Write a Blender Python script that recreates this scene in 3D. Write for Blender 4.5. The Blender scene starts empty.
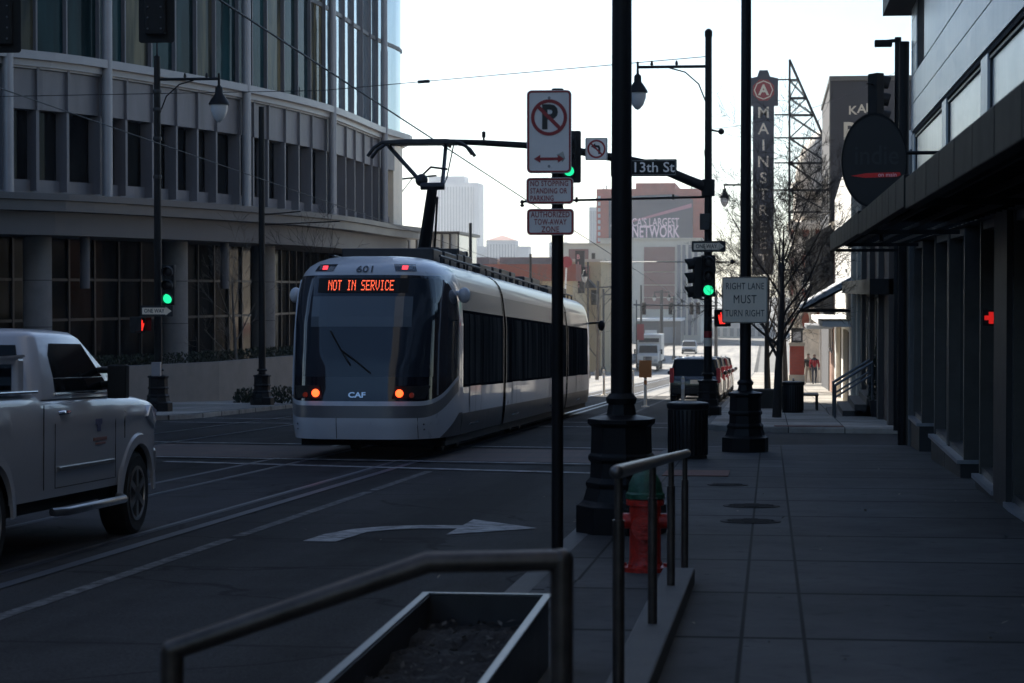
HAZE = 0.00022; SUN_EL = 35.0; SUN_AZ = -30.0; SKY = 0.06; SUN_E = 5.0; EXPO = 1.38; HG = 0.5
import bpy, bmesh, math, random
from mathutils import Vector, Matrix, Euler
R = math.radians
rnd = random.Random(11)
S = bpy.context.scene
COL = S.collection
# ------------------------------------------------------------------ view geometry (street runs along +Y, X right, Z up)
F = 2250.0; EYE = 1.6; TH = R(6.54); CT, ST = math.cos(TH), math.sin(TH); HOR = 290.0
SL = 0.029                                   # the street falls away from the camera at about 3 %
def gz(y):
    if y < -60: return SL*60
    if y <= 210: return -SL*y
    t = min(y-210, 20.0)
    return -SL*210 - SL*(t - t*t/40)
ROADZ, WALKZ = -0.06, 0.06
def xy(px, d):
    lat = (px-512)/F*d
    return lat*CT - d*ST, d*CT + lat*ST
def W(px, py, d):
    x, y = xy(px, d)
    return Vector((x, y, EYE + (HOR-py)*d/F))
def gd(py): return EYE*F/(py-355.0)
def G(px, py, off=0.0):
    x, y = xy(px, gd(py)); return Vector((x, y, gz(y)+off))
def B(px, d, off=WALKZ):
    x, y = xy(px, d); return Vector((x, y, gz(y)+off))

# ------------------------------------------------------------------ mesh builder
class MB:
    def __init__(self): self.v = []; self.f = []
    def add(self, vs, fs, M=None):
        n = len(self.v)
        for p in vs:
            p = Vector(p)
            self.v.append(M @ p if M is not None else p)
        self.f += [tuple(i+n for i in q) for q in fs]
        return self
    def bb(self, x0, x1, y0, y1, z0, z1, M=None):
        vs = [(x0,y0,z0),(x1,y0,z0),(x1,y1,z0),(x0,y1,z0),(x0,y0,z1),(x1,y0,z1),(x1,y1,z1),(x0,y1,z1)]
        return self.add(vs, [(0,3,2,1),(4,5,6,7),(0,1,5,4),(1,2,6,5),(2,3,7,6),(3,0,4,7)], M)
    def box(self, c, sz, M=None):
        x,y,z = c; a,b,h = sz[0]/2, sz[1]/2, sz[2]/2
        return self.bb(x-a,x+a,y-b,y+b,z-h,z+h,M)
    def tube(self, p0, p1, r0, r1=None, n=10, caps=True):
        p0, p1 = Vector(p0), Vector(p1); r1 = r0 if r1 is None else r1
        ax = (p1-p0)
        if ax.length < 1e-6: return self
        ax.normalize(); u = ax.orthogonal().normalized(); w = ax.cross(u)
        vs = []
        for p, r in ((p0,r0),(p1,r1)):
            for k in range(n):
                a = 2*math.pi*k/n; vs.append(p + (u*math.cos(a)+w*math.sin(a))*r)
        fs = [(k,(k+1)%n,n+(k+1)%n,n+k) for k in range(n)]
        if caps: fs += [tuple(range(n-1,-1,-1)), tuple(range(n,2*n))]
        return self.add(vs, fs)
    def path(self, pts, r, n=10, caps=True):
        pts = [Vector(p) for p in pts]; m = len(pts)
        rs = r if isinstance(r,(list,tuple)) else [r]*m
        u = None; vs = []
        for i, p in enumerate(pts):
            t = (pts[min(i+1,m-1)]-pts[max(i-1,0)]).normalized()
            k0 = 1.0
            if 0 < i < m-1:
                a = (pts[i]-pts[i-1]).normalized(); b = (pts[i+1]-pts[i]).normalized()
                k0 = 1/max(0.5, math.cos(a.angle(b)/2))
            if u is None: u = t.orthogonal().normalized()
            u = (u - t*u.dot(t)); u = u.normalized() if u.length > 1e-5 else t.orthogonal().normalized()
            w = t.cross(u)
            for k in range(n):
                a = 2*math.pi*k/n; vs.append(p+(u*math.cos(a)+w*math.sin(a))*rs[i]*(k0 if k0<1.2 else k0))
        fs = []
        for i in range(m-1):
            for k in range(n):
                fs.append((i*n+k, i*n+(k+1)%n, (i+1)*n+(k+1)%n, (i+1)*n+k))
        if caps: fs += [tuple(range(n-1,-1,-1)), tuple(range((m-1)*n, m*n))]
        return self.add(vs, fs)
    def lathe(self, prof, c=(0,0,0), n=16, M=None, rot=0.0, sx=1.0):
        vs = []; c = Vector(c)
        for r, z in prof:
            for k in range(n):
                a = 2*math.pi*k/n + rot; vs.append(c+Vector((math.cos(a)*r*sx, math.sin(a)*r, z)))
        fs = []
        for i in range(len(prof)-1):
            for k in range(n): fs.append((i*n+k, i*n+(k+1)%n, (i+1)*n+(k+1)%n, (i+1)*n+k))
        fs += [tuple(range(n-1,-1,-1)), tuple(range((len(prof)-1)*n, len(prof)*n))]
        return self.add(vs, fs, M)
    def prism(self, poly, a0, a1, plane='xz', M=None):
        n = len(poly)
        def mk(p, a):
            if plane == 'xz': return (p[0], a, p[1])
            if plane == 'yz': return (a, p[0], p[1])
            return (p[0], p[1], a)
        vs = [mk(p,a0) for p in poly] + [mk(p,a1) for p in poly]
        fs = [tuple(range(n)), tuple(range(2*n-1,n-1,-1))] + [(k,(k+1)%n,n+(k+1)%n,n+k) for k in range(n)]
        return self.add(vs, fs, M)
    def ring(self, cx, cz, r0, r1, y0, y1, n=40):
        vs = []
        for y in (y0,y1):
            for r in (r0,r1):
                for k in range(n):
                    a = 2*math.pi*k/n; vs.append((cx+math.cos(a)*r, y, cz+math.sin(a)*r))
        fs = []
        for k in range(n):
            q = (k+1)%n
            fs += [(k,q,n+q,n+k),(2*n+k,3*n+k,3*n+q,2*n+q),(n+k,n+q,3*n+q,3*n+k),(k,2*n+k,2*n+q,q)]
        return self.add(vs, fs)
    def sphere(self, c, r, nu=14, nv=9, sc=(1,1,1)):
        prof = []
        vs = []; c = Vector(c)
        for j in range(nv+1):
            t = math.pi*j/nv
            for k in range(nu):
                a = 2*math.pi*k/nu
                vs.append(c+Vector((math.sin(t)*math.cos(a)*r*sc[0], math.sin(t)*math.sin(a)*r*sc[1], -math.cos(t)*r*sc[2])))
        fs = [(j*nu+k, j*nu+(k+1)%nu, (j+1)*nu+(k+1)%nu, (j+1)*nu+k) for j in range(nv) for k in range(nu)]
        return self.add(vs, fs)
    def quad(self, a, b, c, d): return self.add([a,b,c,d], [(0,1,2,3)])

def obj(name, mb, mat, parent=None, smooth=35, bevel=0.0, seg=2):
    me = bpy.data.meshes.new(name)
    me.from_pydata([tuple(p) for p in mb.v], [], mb.f)
    bm = bmesh.new(); bm.from_mesh(me)
    bmesh.ops.remove_doubles(bm, verts=bm.verts, dist=1e-5)
    bmesh.ops.recalc_face_normals(bm, faces=bm.faces)
    bm.to_mesh(me); bm.free(); me.update()
    if smooth:
        for p in me.polygons: p.use_smooth = True
        try: me.set_sharp_from_angle(angle=R(smooth))
        except Exception: pass
    me.materials.append(mat)
    o = bpy.data.objects.new(name, me); COL.objects.link(o)
    if parent is not None: o.parent = parent
    if bevel:
        m = o.modifiers.new('bevel','BEVEL'); m.width = bevel; m.segments = seg; m.limit_method = 'ANGLE'; m.angle_limit = R(40)
        m.harden_normals = False
    return o
def tag(o, label=None, cat=None, group=None, kind=None):
    if label: o['label'] = label
    if cat: o['category'] = cat
    if group: o['group'] = group
    if kind: o['kind'] = kind
    return o
def thing(name, label, cat, loc=(0,0,0), rz=0.0, group=None, rx=0.0):
    o = bpy.data.objects.new(name, None); COL.objects.link(o)
    o.empty_display_size = 0.2
    o.location = loc; o.rotation_euler = (rx, 0, rz)
    return tag(o, label, cat, group)
def struct(name, mb, mat, **k): return tag(obj(name, mb, mat, **k), kind='structure')
def copy_tree(o, parent=None):
    c = o.copy(); COL.objects.link(c)
    if parent is not None: c.parent = parent
    for ch in list(o.children): copy_tree(ch, c)
    return c
def text_mesh(s, size, bold=0.0, extrude=0.002, align='CENTER', xs=1.0, spacing=1.0, fit=None):
    cu = bpy.data.curves.new('lettering','FONT'); cu.body = s; cu.size = size; cu.offset = bold*size; cu.extrude = extrude
    cu.align_x = align; cu.align_y = 'CENTER'; cu.space_character = spacing; cu.resolution_u = 3
    t = bpy.data.objects.new('lettering', cu); COL.objects.link(t)
    dg = bpy.context.evaluated_depsgraph_get(); dg.update()
    me = bpy.data.meshes.new_from_object(t.evaluated_get(dg))
    mb = MB(); mb.v = [Vector((v.co.x*xs, v.co.y, v.co.z)) for v in me.vertices]
    mb.f = [tuple(p.vertices) for p in me.polygons]
    if fit:
        x0 = min(v.x for v in mb.v); x1 = max(v.x for v in mb.v); f = fit/(x1-x0)
        for v in mb.v: v.x *= f
    bpy.data.objects.remove(t); bpy.data.curves.remove(cu); bpy.data.meshes.remove(me)
    return mb
def lettering(s, size, mat, parent, loc, rz=0.0, warp=None, name='lettering', **k):
    """text standing upright, reading along +X and facing -Y before rz"""
    mb = text_mesh(s, size, **k)
    M = Matrix.Translation(Vector(loc)) @ Matrix.Rotation(rz,4,'Z') @ Matrix.Rotation(R(90),4,'X')
    mb.v = [M @ p for p in mb.v]
    if warp: mb.v = [warp(p) for p in mb.v]
    return obj(name, mb, mat, parent, smooth=0)
def rrect(w, h, r, cx=0, cz=0, n=5):
    pts = []
    for sx, sz, a0 in ((1,1,0),(-1,1,90),(-1,-1,180),(1,-1,270)):
        for k in range(n+1):
            a = R(a0+90*k/n); pts.append((cx+sx*(w/2-r)+math.cos(a)*r, cz+sz*(h/2-r)+math.sin(a)*r))
    return pts

# ------------------------------------------------------------------ materials
def mat(name, col, rough=0.6, metal=0.0, var=0.0, scale=3.0, bump=0.0, bscale=40.0, spec=0.5, emit=None, estr=0.0, coat=0.0, stretch=None, var2=0.0, scale2=0.4):
    m = bpy.data.materials.new(name); m.use_nodes = True
    nt = m.node_tree; b = nt.nodes['Principled BSDF']
    b.inputs['Base Color'].default_value = (*col, 1); b.inputs['Roughness'].default_value = rough
    b.inputs['Metallic'].default_value = metal; b.inputs['Specular IOR Level'].default_value = spec
    b.inputs['Coat Weight'].default_value = coat
    if emit: b.inputs['Emission Color'].default_value = (*emit,1); b.inputs['Emission Strength'].default_value = estr
    if var or bump or var2:
        g = nt.nodes.new('ShaderNodeNewGeometry'); vec = g.outputs['Position']
        if stretch:
            mp = nt.nodes.new('ShaderNodeMapping'); mp.inputs['Scale'].default_value = stretch
            nt.links.new(vec, mp.inputs['Vector']); vec = mp.outputs['Vector']
    last = None
    for vv, sc in ((var, scale), (var2, scale2)):
        if not vv: continue
        n = nt.nodes.new('ShaderNodeTexNoise'); n.inputs['Scale'].default_value = sc; n.inputs['Detail'].default_value = 6; n.inputs['Roughness'].default_value = 0.65
        nt.links.new(vec, n.inputs['Vector'])
        mr = nt.nodes.new('ShaderNodeMapRange'); mr.inputs['From Min'].default_value = 0.3; mr.inputs['From Max'].default_value = 0.7
        mr.inputs['To Min'].default_value = 1-vv; mr.inputs['To Max'].default_value = 1+vv
        nt.links.new(n.outputs['Fac'], mr.inputs['Value'])
        mx = nt.nodes.new('ShaderNodeMix'); mx.data_type = 'RGBA'; mx.blend_type = 'MULTIPLY'; mx.inputs['Factor'].default_value = 1
        if last is None: mx.inputs['A'].default_value = (*col,1)
        else: nt.links.new(last, mx.inputs['A'])
        nt.links.new(mr.outputs['Result'], mx.inputs['B'])
        last = mx.outputs['Result']
        rr = nt.nodes.new('ShaderNodeMapRange'); rr.inputs['To Min'].default_value = max(0.02,rough-0.12*min(1,rough*2)); rr.inputs['To Max'].default_value = min(1,rough+0.1*min(1,rough*2))
        nt.links.new(n.outputs['Fac'], rr.inputs['Value']); nt.links.new(rr.outputs['Result'], b.inputs['Roughness'])
    if last is not None: nt.links.new(last, b.inputs['Base Color'])
    if bump:
        n = nt.nodes.new('ShaderNodeTexNoise'); n.inputs['Scale'].default_value = bscale; n.inputs['Detail'].default_value = 4
        nt.links.new(vec, n.inputs['Vector'])
        bp = nt.nodes.new('ShaderNodeBump'); bp.inputs['Strength'].default_value = bump; bp.inputs['Distance'].default_value = 0.02
        nt.links.new(n.outputs['Fac'], bp.inputs['Height']); nt.links.new(bp.outputs['Normal'], b.inputs['Normal'])
    return m

def N(nt, t, **kw):
    n = nt.nodes.new(t)
    for k, v in kw.items(): setattr(n, k, v)
    return n
def math_n(nt, op, a, b=None, c=None):
    n = N(nt, 'ShaderNodeMath', operation=op)
    for i, q in enumerate((a,b,c)):
        if q is None: continue
        if isinstance(q,(int,float)): n.inputs[i].default_value = q
        else: nt.links.new(q, n.inputs[i])
    return n.outputs[0]

def sidewalk_mat(name, col, xs, y0, py, wid=0.010):
    """concrete with tooled joints: lines of constant X, and cross joints every py metres"""
    m = mat(name, col, 0.85, spec=0.14, var=0.2, scale=1.3, var2=0.38, scale2=0.3, bump=0.25, bscale=60)
    nt = m.node_tree; b = nt.nodes['Principled BSDF']
    src = b.inputs['Base Color'].links[0].from_socket
    g = N(nt,'ShaderNodeNewGeometry'); sp = N(nt,'ShaderNodeSeparateXYZ'); nt.links.new(g.outputs['Position'], sp.inputs[0])
    dmin = None
    for x in xs:
        d = math_n(nt,'ABSOLUTE', math_n(nt,'SUBTRACT', sp.outputs['X'], x))
        dmin = d if dmin is None else math_n(nt,'MINIMUM', dmin, d)
    dy = math_n(nt,'PINGPONG', math_n(nt,'SUBTRACT', sp.outputs['Y'], y0), py/2)
    dmin = math_n(nt,'MINIMUM', dmin, math_n(nt,'MULTIPLY', dy, 0.28))
    k = N(nt,'ShaderNodeMapRange'); k.inputs['From Min'].default_value = wid*0.6; k.inputs['From Max'].default_value = wid*1.6
    k.inputs['To Min'].default_value = 0.10; k.inputs['To Max'].default_value = 1.0
    nt.links.new(dmin, k.inputs['Value'])
    # dirty spots
    v = N(nt,'ShaderNodeTexNoise'); v.inputs['Scale'].default_value = 7; v.inputs['Detail'].default_value = 8; nt.links.new(g.outputs['Position'], v.inputs['Vector'])
    vr = N(nt,'ShaderNodeMapRange'); vr.inputs['From Min'].default_value = 0.56; vr.inputs['From Max'].default_value = 0.72; vr.inputs['To Min'].default_value = 1; vr.inputs['To Max'].default_value = 0.72
    nt.links.new(v.outputs['Fac'], vr.inputs['Value'])
    # each slab was poured a little lighter or darker
    cb = N(nt,'ShaderNodeCombineXYZ')
    nt.links.new(math_n(nt,'FLOOR', math_n(nt,'DIVIDE', math_n(nt,'SUBTRACT', sp.outputs['Y'], y0), py)), cb.inputs[0])
    zone = None
    for x in xs:
        q = math_n(nt,'GREATER_THAN', sp.outputs['X'], x); zone = q if zone is None else math_n(nt,'ADD', zone, q)
    nt.links.new(zone, cb.inputs[1])
    wn = N(nt,'ShaderNodeTexWhiteNoise', noise_dimensions='2D'); nt.links.new(cb.outputs[0], wn.inputs['Vector'])
    sl_ = N(nt,'ShaderNodeMapRange'); sl_.inputs['To Min'].default_value = 0.80; sl_.inputs['To Max'].default_value = 1.20; nt.links.new(wn.outputs['Value'], sl_.inputs['Value'])
    kk = math_n(nt,'MULTIPLY', math_n(nt,'MULTIPLY', k.outputs[0], vr.outputs[0]), sl_.outputs[0])
    mx = N(nt,'ShaderNodeMix', data_type='RGBA', blend_type='MULTIPLY'); mx.inputs['Factor'].default_value = 1
    nt.links.new(src, mx.inputs['A']); nt.links.new(kk, mx.inputs['B']); nt.links.new(mx.outputs['Result'], b.inputs['Base Color'])
    return m
def gum(m, amount=0.55):
    """small dark spots trodden into a pavement"""
    nt = m.node_tree; b = nt.nodes['Principled BSDF']; src = b.inputs['Base Color'].links[0].from_socket
    g = N(nt,'ShaderNodeNewGeometry'); v = N(nt,'ShaderNodeTexVoronoi'); v.inputs['Scale'].default_value = 2.6; nt.links.new(g.outputs['Position'], v.inputs['Vector'])
    r = N(nt,'ShaderNodeMapRange'); r.inputs['From Min'].default_value = 0.05; r.inputs['From Max'].default_value = 0.085; r.inputs['To Min'].default_value = 1-amount; nt.links.new(v.outputs['Distance'], r.inputs['Value'])
    mx = N(nt,'ShaderNodeMix', data_type='RGBA', blend_type='MULTIPLY'); mx.inputs['Factor'].default_value = 1
    nt.links.new(src, mx.inputs['A']); nt.links.new(r.outputs[0], mx.inputs['B']); nt.links.new(mx.outputs['Result'], b.inputs['Base Color'])
def street_wear(m, joints=True):
    """cracks, oil stripes along the lanes, aggregate and slab joints in a road"""
    nt = m.node_tree; b = nt.nodes['Principled BSDF']; src = b.inputs['Base Color'].links[0].from_socket
    g = N(nt,'ShaderNodeNewGeometry'); facs = []
    w = N(nt,'ShaderNodeTexNoise'); w.inputs['Scale'].default_value = 0.8; w.inputs['Detail'].default_value = 5; nt.links.new(g.outputs['Position'], w.inputs['Vector'])
    wa = N(nt,'ShaderNodeMix', data_type='RGBA', blend_type='ADD'); wa.inputs['Factor'].default_value = 1.0
    nt.links.new(g.outputs['Position'], wa.inputs['A']); nt.links.new(w.outputs['Color'], wa.inputs['B'])
    v = N(nt,'ShaderNodeTexVoronoi', feature='DISTANCE_TO_EDGE'); v.inputs['Scale'].default_value = 0.22; nt.links.new(wa.outputs['Result'], v.inputs['Vector'])
    def mr(sock, a, b_, lo, hi):
        r = N(nt,'ShaderNodeMapRange'); r.inputs['From Min'].default_value = a; r.inputs['From Max'].default_value = b_; r.inputs['To Min'].default_value = lo; r.inputs['To Max'].default_value = hi
        nt.links.new(sock, r.inputs['Value']); return r.outputs[0]
    facs.append(mr(v.outputs['Distance'], 0.002, 0.007, 0.35, 1.0))
    mp = N(nt,'ShaderNodeMapping'); mp.inputs['Scale'].default_value = (1.1,0.06,1); nt.links.new(g.outputs['Position'], mp.inputs['Vector'])
    n = N(nt,'ShaderNodeTexNoise'); n.inputs['Scale'].default_value = 1.0; n.inputs['Detail'].default_value = 5; nt.links.new(mp.outputs[0], n.inputs['Vector'])
    facs.append(mr(n.outputs['Fac'], 0.35, 0.65, 0.58, 1.5))
    n2 = N(nt,'ShaderNodeTexNoise'); n2.inputs['Scale'].default_value = 55; n2.inputs['Detail'].default_value = 2; nt.links.new(g.outputs['Position'], n2.inputs['Vector'])
    facs.append(mr(n2.outputs['Fac'], 0.3, 0.7, 0.6, 1.4))
    o = N(nt,'ShaderNodeTexNoise'); o.inputs['Scale'].default_value = 0.9; o.inputs['Detail'].default_value = 8; nt.links.new(g.outputs['Position'], o.inputs['Vector'])
    facs.append(mr(o.outputs['Fac'], 0.58, 0.70, 1.0, 0.55))
    if joints:
        sp = N(nt,'ShaderNodeSeparateXYZ'); nt.links.new(g.outputs['Position'], sp.inputs[0])
        d = math_n(nt,'PINGPONG', math_n(nt,'ADD', sp.outputs['Y'], 1.3), 2.3)
        facs.append(mr(d, 0.02, 0.05, 0.5, 1.0))
    k = facs[0]
    for f in facs[1:]: k = math_n(nt,'MULTIPLY', k, f)
    mx = N(nt,'ShaderNodeMix', data_type='RGBA', blend_type='MULTIPLY'); mx.inputs['Factor'].default_value = 1
    nt.links.new(src, mx.inputs['A']); nt.links.new(k, mx.inputs['B']); nt.links.new(mx.outputs['Result'], b.inputs['Base Color'])
def worn_paint(name, col, under, thr=0.5, scale=9.0, soft=0.12):
    m = bpy.data.materials.new(name); m.use_nodes = True; nt = m.node_tree; b = nt.nodes['Principled BSDF']
    g = N(nt,'ShaderNodeNewGeometry')
    n = N(nt,'ShaderNodeTexNoise'); n.inputs['Scale'].default_value = scale; n.inputs['Detail'].default_value = 9; n.inputs['Roughness'].default_value = 0.7
    nt.links.new(g.outputs['Position'], n.inputs['Vector'])
    r = N(nt,'ShaderNodeMapRange'); r.inputs['From Min'].default_value = thr-soft; r.inputs['From Max'].default_value = thr+soft
    nt.links.new(n.outputs['Fac'], r.inputs['Value'])
    mx = N(nt,'ShaderNodeMix', data_type='RGBA'); mx.inputs['A'].default_value = (*under,1); mx.inputs['B'].default_value = (*col,1)
    nt.links.new(r.outputs[0], mx.inputs['Factor']); nt.links.new(mx.outputs['Result'], b.inputs['Base Color']); b.inputs['Roughness'].default_value = 0.8; b.inputs['Specular IOR Level'].default_value = 0.15
    return m
def brick_mat(name, c1, c2, mortar, sx=4.0, axis='yz', bw=0.5, rh=0.25, msize=0.02):
    m = bpy.data.materials.new(name); m.use_nodes = True; nt = m.node_tree; b = nt.nodes['Principled BSDF']
    g = N(nt,'ShaderNodeNewGeometry'); sp = N(nt,'ShaderNodeSeparateXYZ'); nt.links.new(g.outputs['Position'], sp.inputs[0])
    cb = N(nt,'ShaderNodeCombineXYZ')
    nt.links.new(sp.outputs['Y' if axis=='yz' else 'X'], cb.inputs[0]); nt.links.new(sp.outputs['Z'], cb.inputs[1])
    t = N(nt,'ShaderNodeTexBrick'); nt.links.new(cb.outputs[0], t.inputs['Vector'])
    t.inputs['Color1'].default_value = (*c1,1); t.inputs['Color2'].default_value = (*c2,1); t.inputs['Mortar'].default_value = (*mortar,1)
    t.inputs['Scale'].default_value = sx; t.inputs['Mortar Size'].default_value = msize; t.inputs['Brick Width'].default_value = bw; t.inputs['Row Height'].default_value = rh
    n = N(nt,'ShaderNodeTexNoise'); n.inputs['Scale'].default_value = 0.7; n.inputs['Detail'].default_value = 6; nt.links.new(g.outputs['Position'], n.inputs['Vector'])
    r = N(nt,'ShaderNodeMapRange'); r.inputs['To Min'].default_value = 0.65; r.inputs['To Max'].default_value = 1.3; nt.links.new(n.outputs['Fac'], r.inputs['Value'])
    mx = N(nt,'ShaderNodeMix', data_type='RGBA', blend_type='MULTIPLY'); mx.inputs['Factor'].default_value = 1
    nt.links.new(t.outputs['Color'], mx.inputs['A']); nt.links.new(r.outputs[0], mx.inputs['B']); nt.links.new(mx.outputs['Result'], b.inputs['Base Color'])
    b.inputs['Roughness'].default_value = 0.85
    return m
def glass_mat(name, c1, c2, rough=0.04, scale=(1,1,0.25), spec=0.6):
    """dark facade glass: noise mixes two tones in its base colour"""
    m = bpy.data.materials.new(name); m.use_nodes = True; nt = m.node_tree; b = nt.nodes['Principled BSDF']
    g = N(nt,'ShaderNodeNewGeometry'); mp = N(nt,'ShaderNodeMapping'); mp.inputs['Scale'].default_value = scale
    nt.links.new(g.outputs['Position'], mp.inputs['Vector'])
    v = N(nt,'ShaderNodeTexNoise'); v.inputs['Scale'].default_value = 1.1; v.inputs['Detail'].default_value = 3
    nt.links.new(mp.outputs[0], v.inputs['Vector'])
    r = N(nt,'ShaderNodeMapRange'); r.inputs['From Min'].default_value = 0.42; r.inputs['From Max'].default_value = 0.66; nt.links.new(v.outputs['Fac'], r.inputs['Value'])
    mx = N(nt,'ShaderNodeMix', data_type='RGBA'); mx.inputs['A'].default_value = (*c1,1); mx.inputs['B'].default_value = (*c2,1)
    nt.links.new(r.outputs[0], mx.inputs['Factor']); nt.links.new(mx.outputs['Result'], b.inputs['Base Color'])
    b.inputs['Roughness'].default_value = rough; b.inputs['Specular IOR Level'].default_value = spec
    n = N(nt,'ShaderNodeTexNoise'); n.inputs['Scale'].default_value = 0.6; nt.links.new(g.outputs['Position'], n.inputs['Vector'])
    bp = N(nt,'ShaderNodeBump'); bp.inputs['Strength'].default_value = 0.04; bp.inputs['Distance'].default_value = 0.3
    nt.links.new(n.outputs['Fac'], bp.inputs['Height']); nt.links.new(bp.outputs['Normal'], b.inputs['Normal'])
    return m

ASPH = (0.030,0.030,0.031)
M = {}
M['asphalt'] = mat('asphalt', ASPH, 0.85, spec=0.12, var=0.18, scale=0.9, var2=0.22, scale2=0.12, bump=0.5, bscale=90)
M['asphalt2'] = mat('asphalt_track_slab', (0.033,0.033,0.035), 0.85, spec=0.12, var=0.15, scale=1.2, var2=0.2, scale2=0.3, bump=0.3, bscale=90)
M['asphalt3'] = mat('asphalt_patch', (0.021,0.021,0.022), 0.85, spec=0.12, var=0.2, scale=1.5, bump=0.5, bscale=90)
for q_ in ('asphalt','asphalt2','asphalt3'): street_wear(M[q_], q_ != 'asphalt3')
M['terrain'] = mat('far_ground', (0.10,0.10,0.095), 0.9, var=0.3, scale=0.05)
M['pavers'] = brick_mat('red_pavers', (0.11,0.065,0.055), (0.085,0.055,0.05), (0.06,0.055,0.05), 5.0, 'xy')
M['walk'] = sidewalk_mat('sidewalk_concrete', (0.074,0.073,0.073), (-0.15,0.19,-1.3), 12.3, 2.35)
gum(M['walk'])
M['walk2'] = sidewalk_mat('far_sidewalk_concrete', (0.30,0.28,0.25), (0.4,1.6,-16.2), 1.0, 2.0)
M['kerb'] = mat('kerb_concrete', (0.088,0.088,0.086), 0.8, var=0.2, scale=2, bump=0.3)
M['paint'] = worn_paint('worn_white_paint', (0.42,0.42,0.42), (0.032,0.032,0.034), 0.46, 5.0, 0.16)
M['paint2'] = worn_paint('faded_lane_paint', (0.17,0.17,0.17), (0.03,0.03,0.032), 0.51)
M['steel'] = mat('rail_steel', (0.28,0.29,0.32), 0.35, 0.85, var=0.2, scale=3)
M['groove'] = mat('seam_sealant', (0.042,0.048,0.066), 0.45, var=0.25, scale=2)
M['black'] = mat('black_painted_metal', (0.007,0.007,0.008), 0.5, spec=0.22, var=0.3, scale=6, bump=0.08, bscale=50)
M['blackmatt'] = mat('black_matt', (0.006,0.006,0.006), 0.75)
M['darkmetal'] = mat('dark_grey_metal', (0.03,0.03,0.033), 0.45, 0.3, var=0.3, scale=4)
M['bronze'] = mat('worn_bronze_rail', (0.085,0.070,0.060), 0.36, 0.6, var=0.35, scale=9, bump=0.1, bscale=80)
M['railtop'] = mat('brushed_rail_top', (0.17,0.155,0.145), 0.35, 0.7, var=0.3, scale=14)
M['zinc'] = mat('galvanised_rim', (0.13,0.14,0.15), 0.4, 0.6, var=0.3, scale=12)
M['grey'] = mat('grey_painted_metal', (0.17,0.165,0.178), 0.5, var=0.16, scale=1.6, var2=0.12, scale2=0.2, stretch=(1,1,0.18))
M['greydark'] = mat('dark_cladding', (0.075,0.075,0.085), 0.5, var=0.15, scale=1)
M['greylight'] = mat('light_grey_metal', (0.30,0.295,0.31), 0.4, 0.2, var=0.1, scale=1)
M['concrete'] = mat('column_concrete', (0.19,0.185,0.182), 0.8, var=0.15, scale=1.5, var2=0.12, scale2=0.3, bump=0.2)
M['conclight'] = mat('pale_concrete', (0.22,0.20,0.18), 0.8, var=0.15, scale=1.5, bump=0.2)
M['officeglass'] = glass_mat('office_glass', (0.008,0.018,0.020), (0.018,0.055,0.062), 0.03, (0.9,0.9,0.12), 0.12)
M['lowglass'] = glass_mat('lower_window_glass', (0.007,0.008,0.010), (0.02,0.02,0.02), 0.05, spec=0.15)
M['shopglass'] = glass_mat('shop_glass', (0.005,0.006,0.007), (0.022,0.022,0.021), 0.10, (0.8,0.8,0.2), 0.03)
M['carglass'] = mat('dark_vehicle_glass', (0.006,0.008,0.011), 0.05, spec=0.16)
M['tramside'] = glass_mat('tinted_tram_side_glass', (0.006,0.007,0.009), (0.055,0.055,0.055), 0.3, (1.0,1.6,0.22), 0.0)  # pale upright streaks: window reflections put into the base colour
M['tramglass'] = mat('tinted_tram_glass', (0.024,0.032,0.046), 0.03, spec=0.55)
M['tramfilm'] = mat('tram_sun_blind', (0.11,0.135,0.16), 0.06, spec=0.5)
M['tramwhite'] = mat('tram_white', (0.55,0.58,0.63), 0.3, var=0.05, scale=2, coat=0.4)
M['tramgrey'] = mat('tram_silver_grey', (0.20,0.205,0.22), 0.3, 0.3, coat=0.3)
M['tramskirt'] = mat('tram_dark_skirt', (0.045,0.046,0.052), 0.4, var=0.2, scale=3)
M['trammask'] = mat('tram_gloss_navy', (0.008,0.010,0.018), 0.08, coat=0.5)
M['tramband'] = mat('tram_blue_grey_band', (0.10,0.12,0.16), 0.35, 0.2, coat=0.4)
M['rubber'] = mat('rubber', (0.010,0.010,0.010), 0.85, bump=0.2)
M['red_led'] = mat('lit_orange_led', (0.2,0.03,0.01), 0.5, emit=(1.0,0.12,0.05), estr=0.9)
M['taillit'] = mat('lit_tail_lamp', (0.5,0.05,0.02), 0.3, emit=(1.0,0.07,0.015), estr=1.8)
M['markerlit'] = mat('lit_red_marker', (0.5,0.05,0.05), 0.3, emit=(1.0,0.05,0.07), estr=0.7)
M['amber'] = mat('amber_lens', (0.35,0.05,0.01), 0.25)
M['silver'] = mat('chrome', (0.55,0.56,0.58), 0.12, 1.0)
M['greenlit'] = mat('lit_green_signal', (0.02,0.5,0.3), 0.3, emit=(0.02,1.0,0.40), estr=0.42)
M['redlit'] = mat('lit_red_signal', (0.5,0.03,0.02), 0.3, emit=(1.0,0.03,0.02), estr=0.6)
M['redneon'] = mat('lit_red_neon', (0.5,0.02,0.02), 0.3, emit=(1.0,0.02,0.015), estr=0.2)
M['lensoff'] = mat('unlit_lens', (0.02,0.012,0.012), 0.3)
M['signwhite'] = mat('sign_white', (0.88,0.84,0.81), 0.45, var=0.06, scale=5)
M['signred'] = mat('sign_red', (0.34,0.02,0.025), 0.45)
M['signblack'] = mat('sign_black', (0.012,0.012,0.014), 0.45)
M['signcream'] = mat('sign_weathered_white', (0.88,0.76,0.60), 0.5, var=0.08, scale=4)
M['signgreen'] = mat('street_name_black', (0.006,0.007,0.007), 0.55, spec=0.2)
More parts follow.
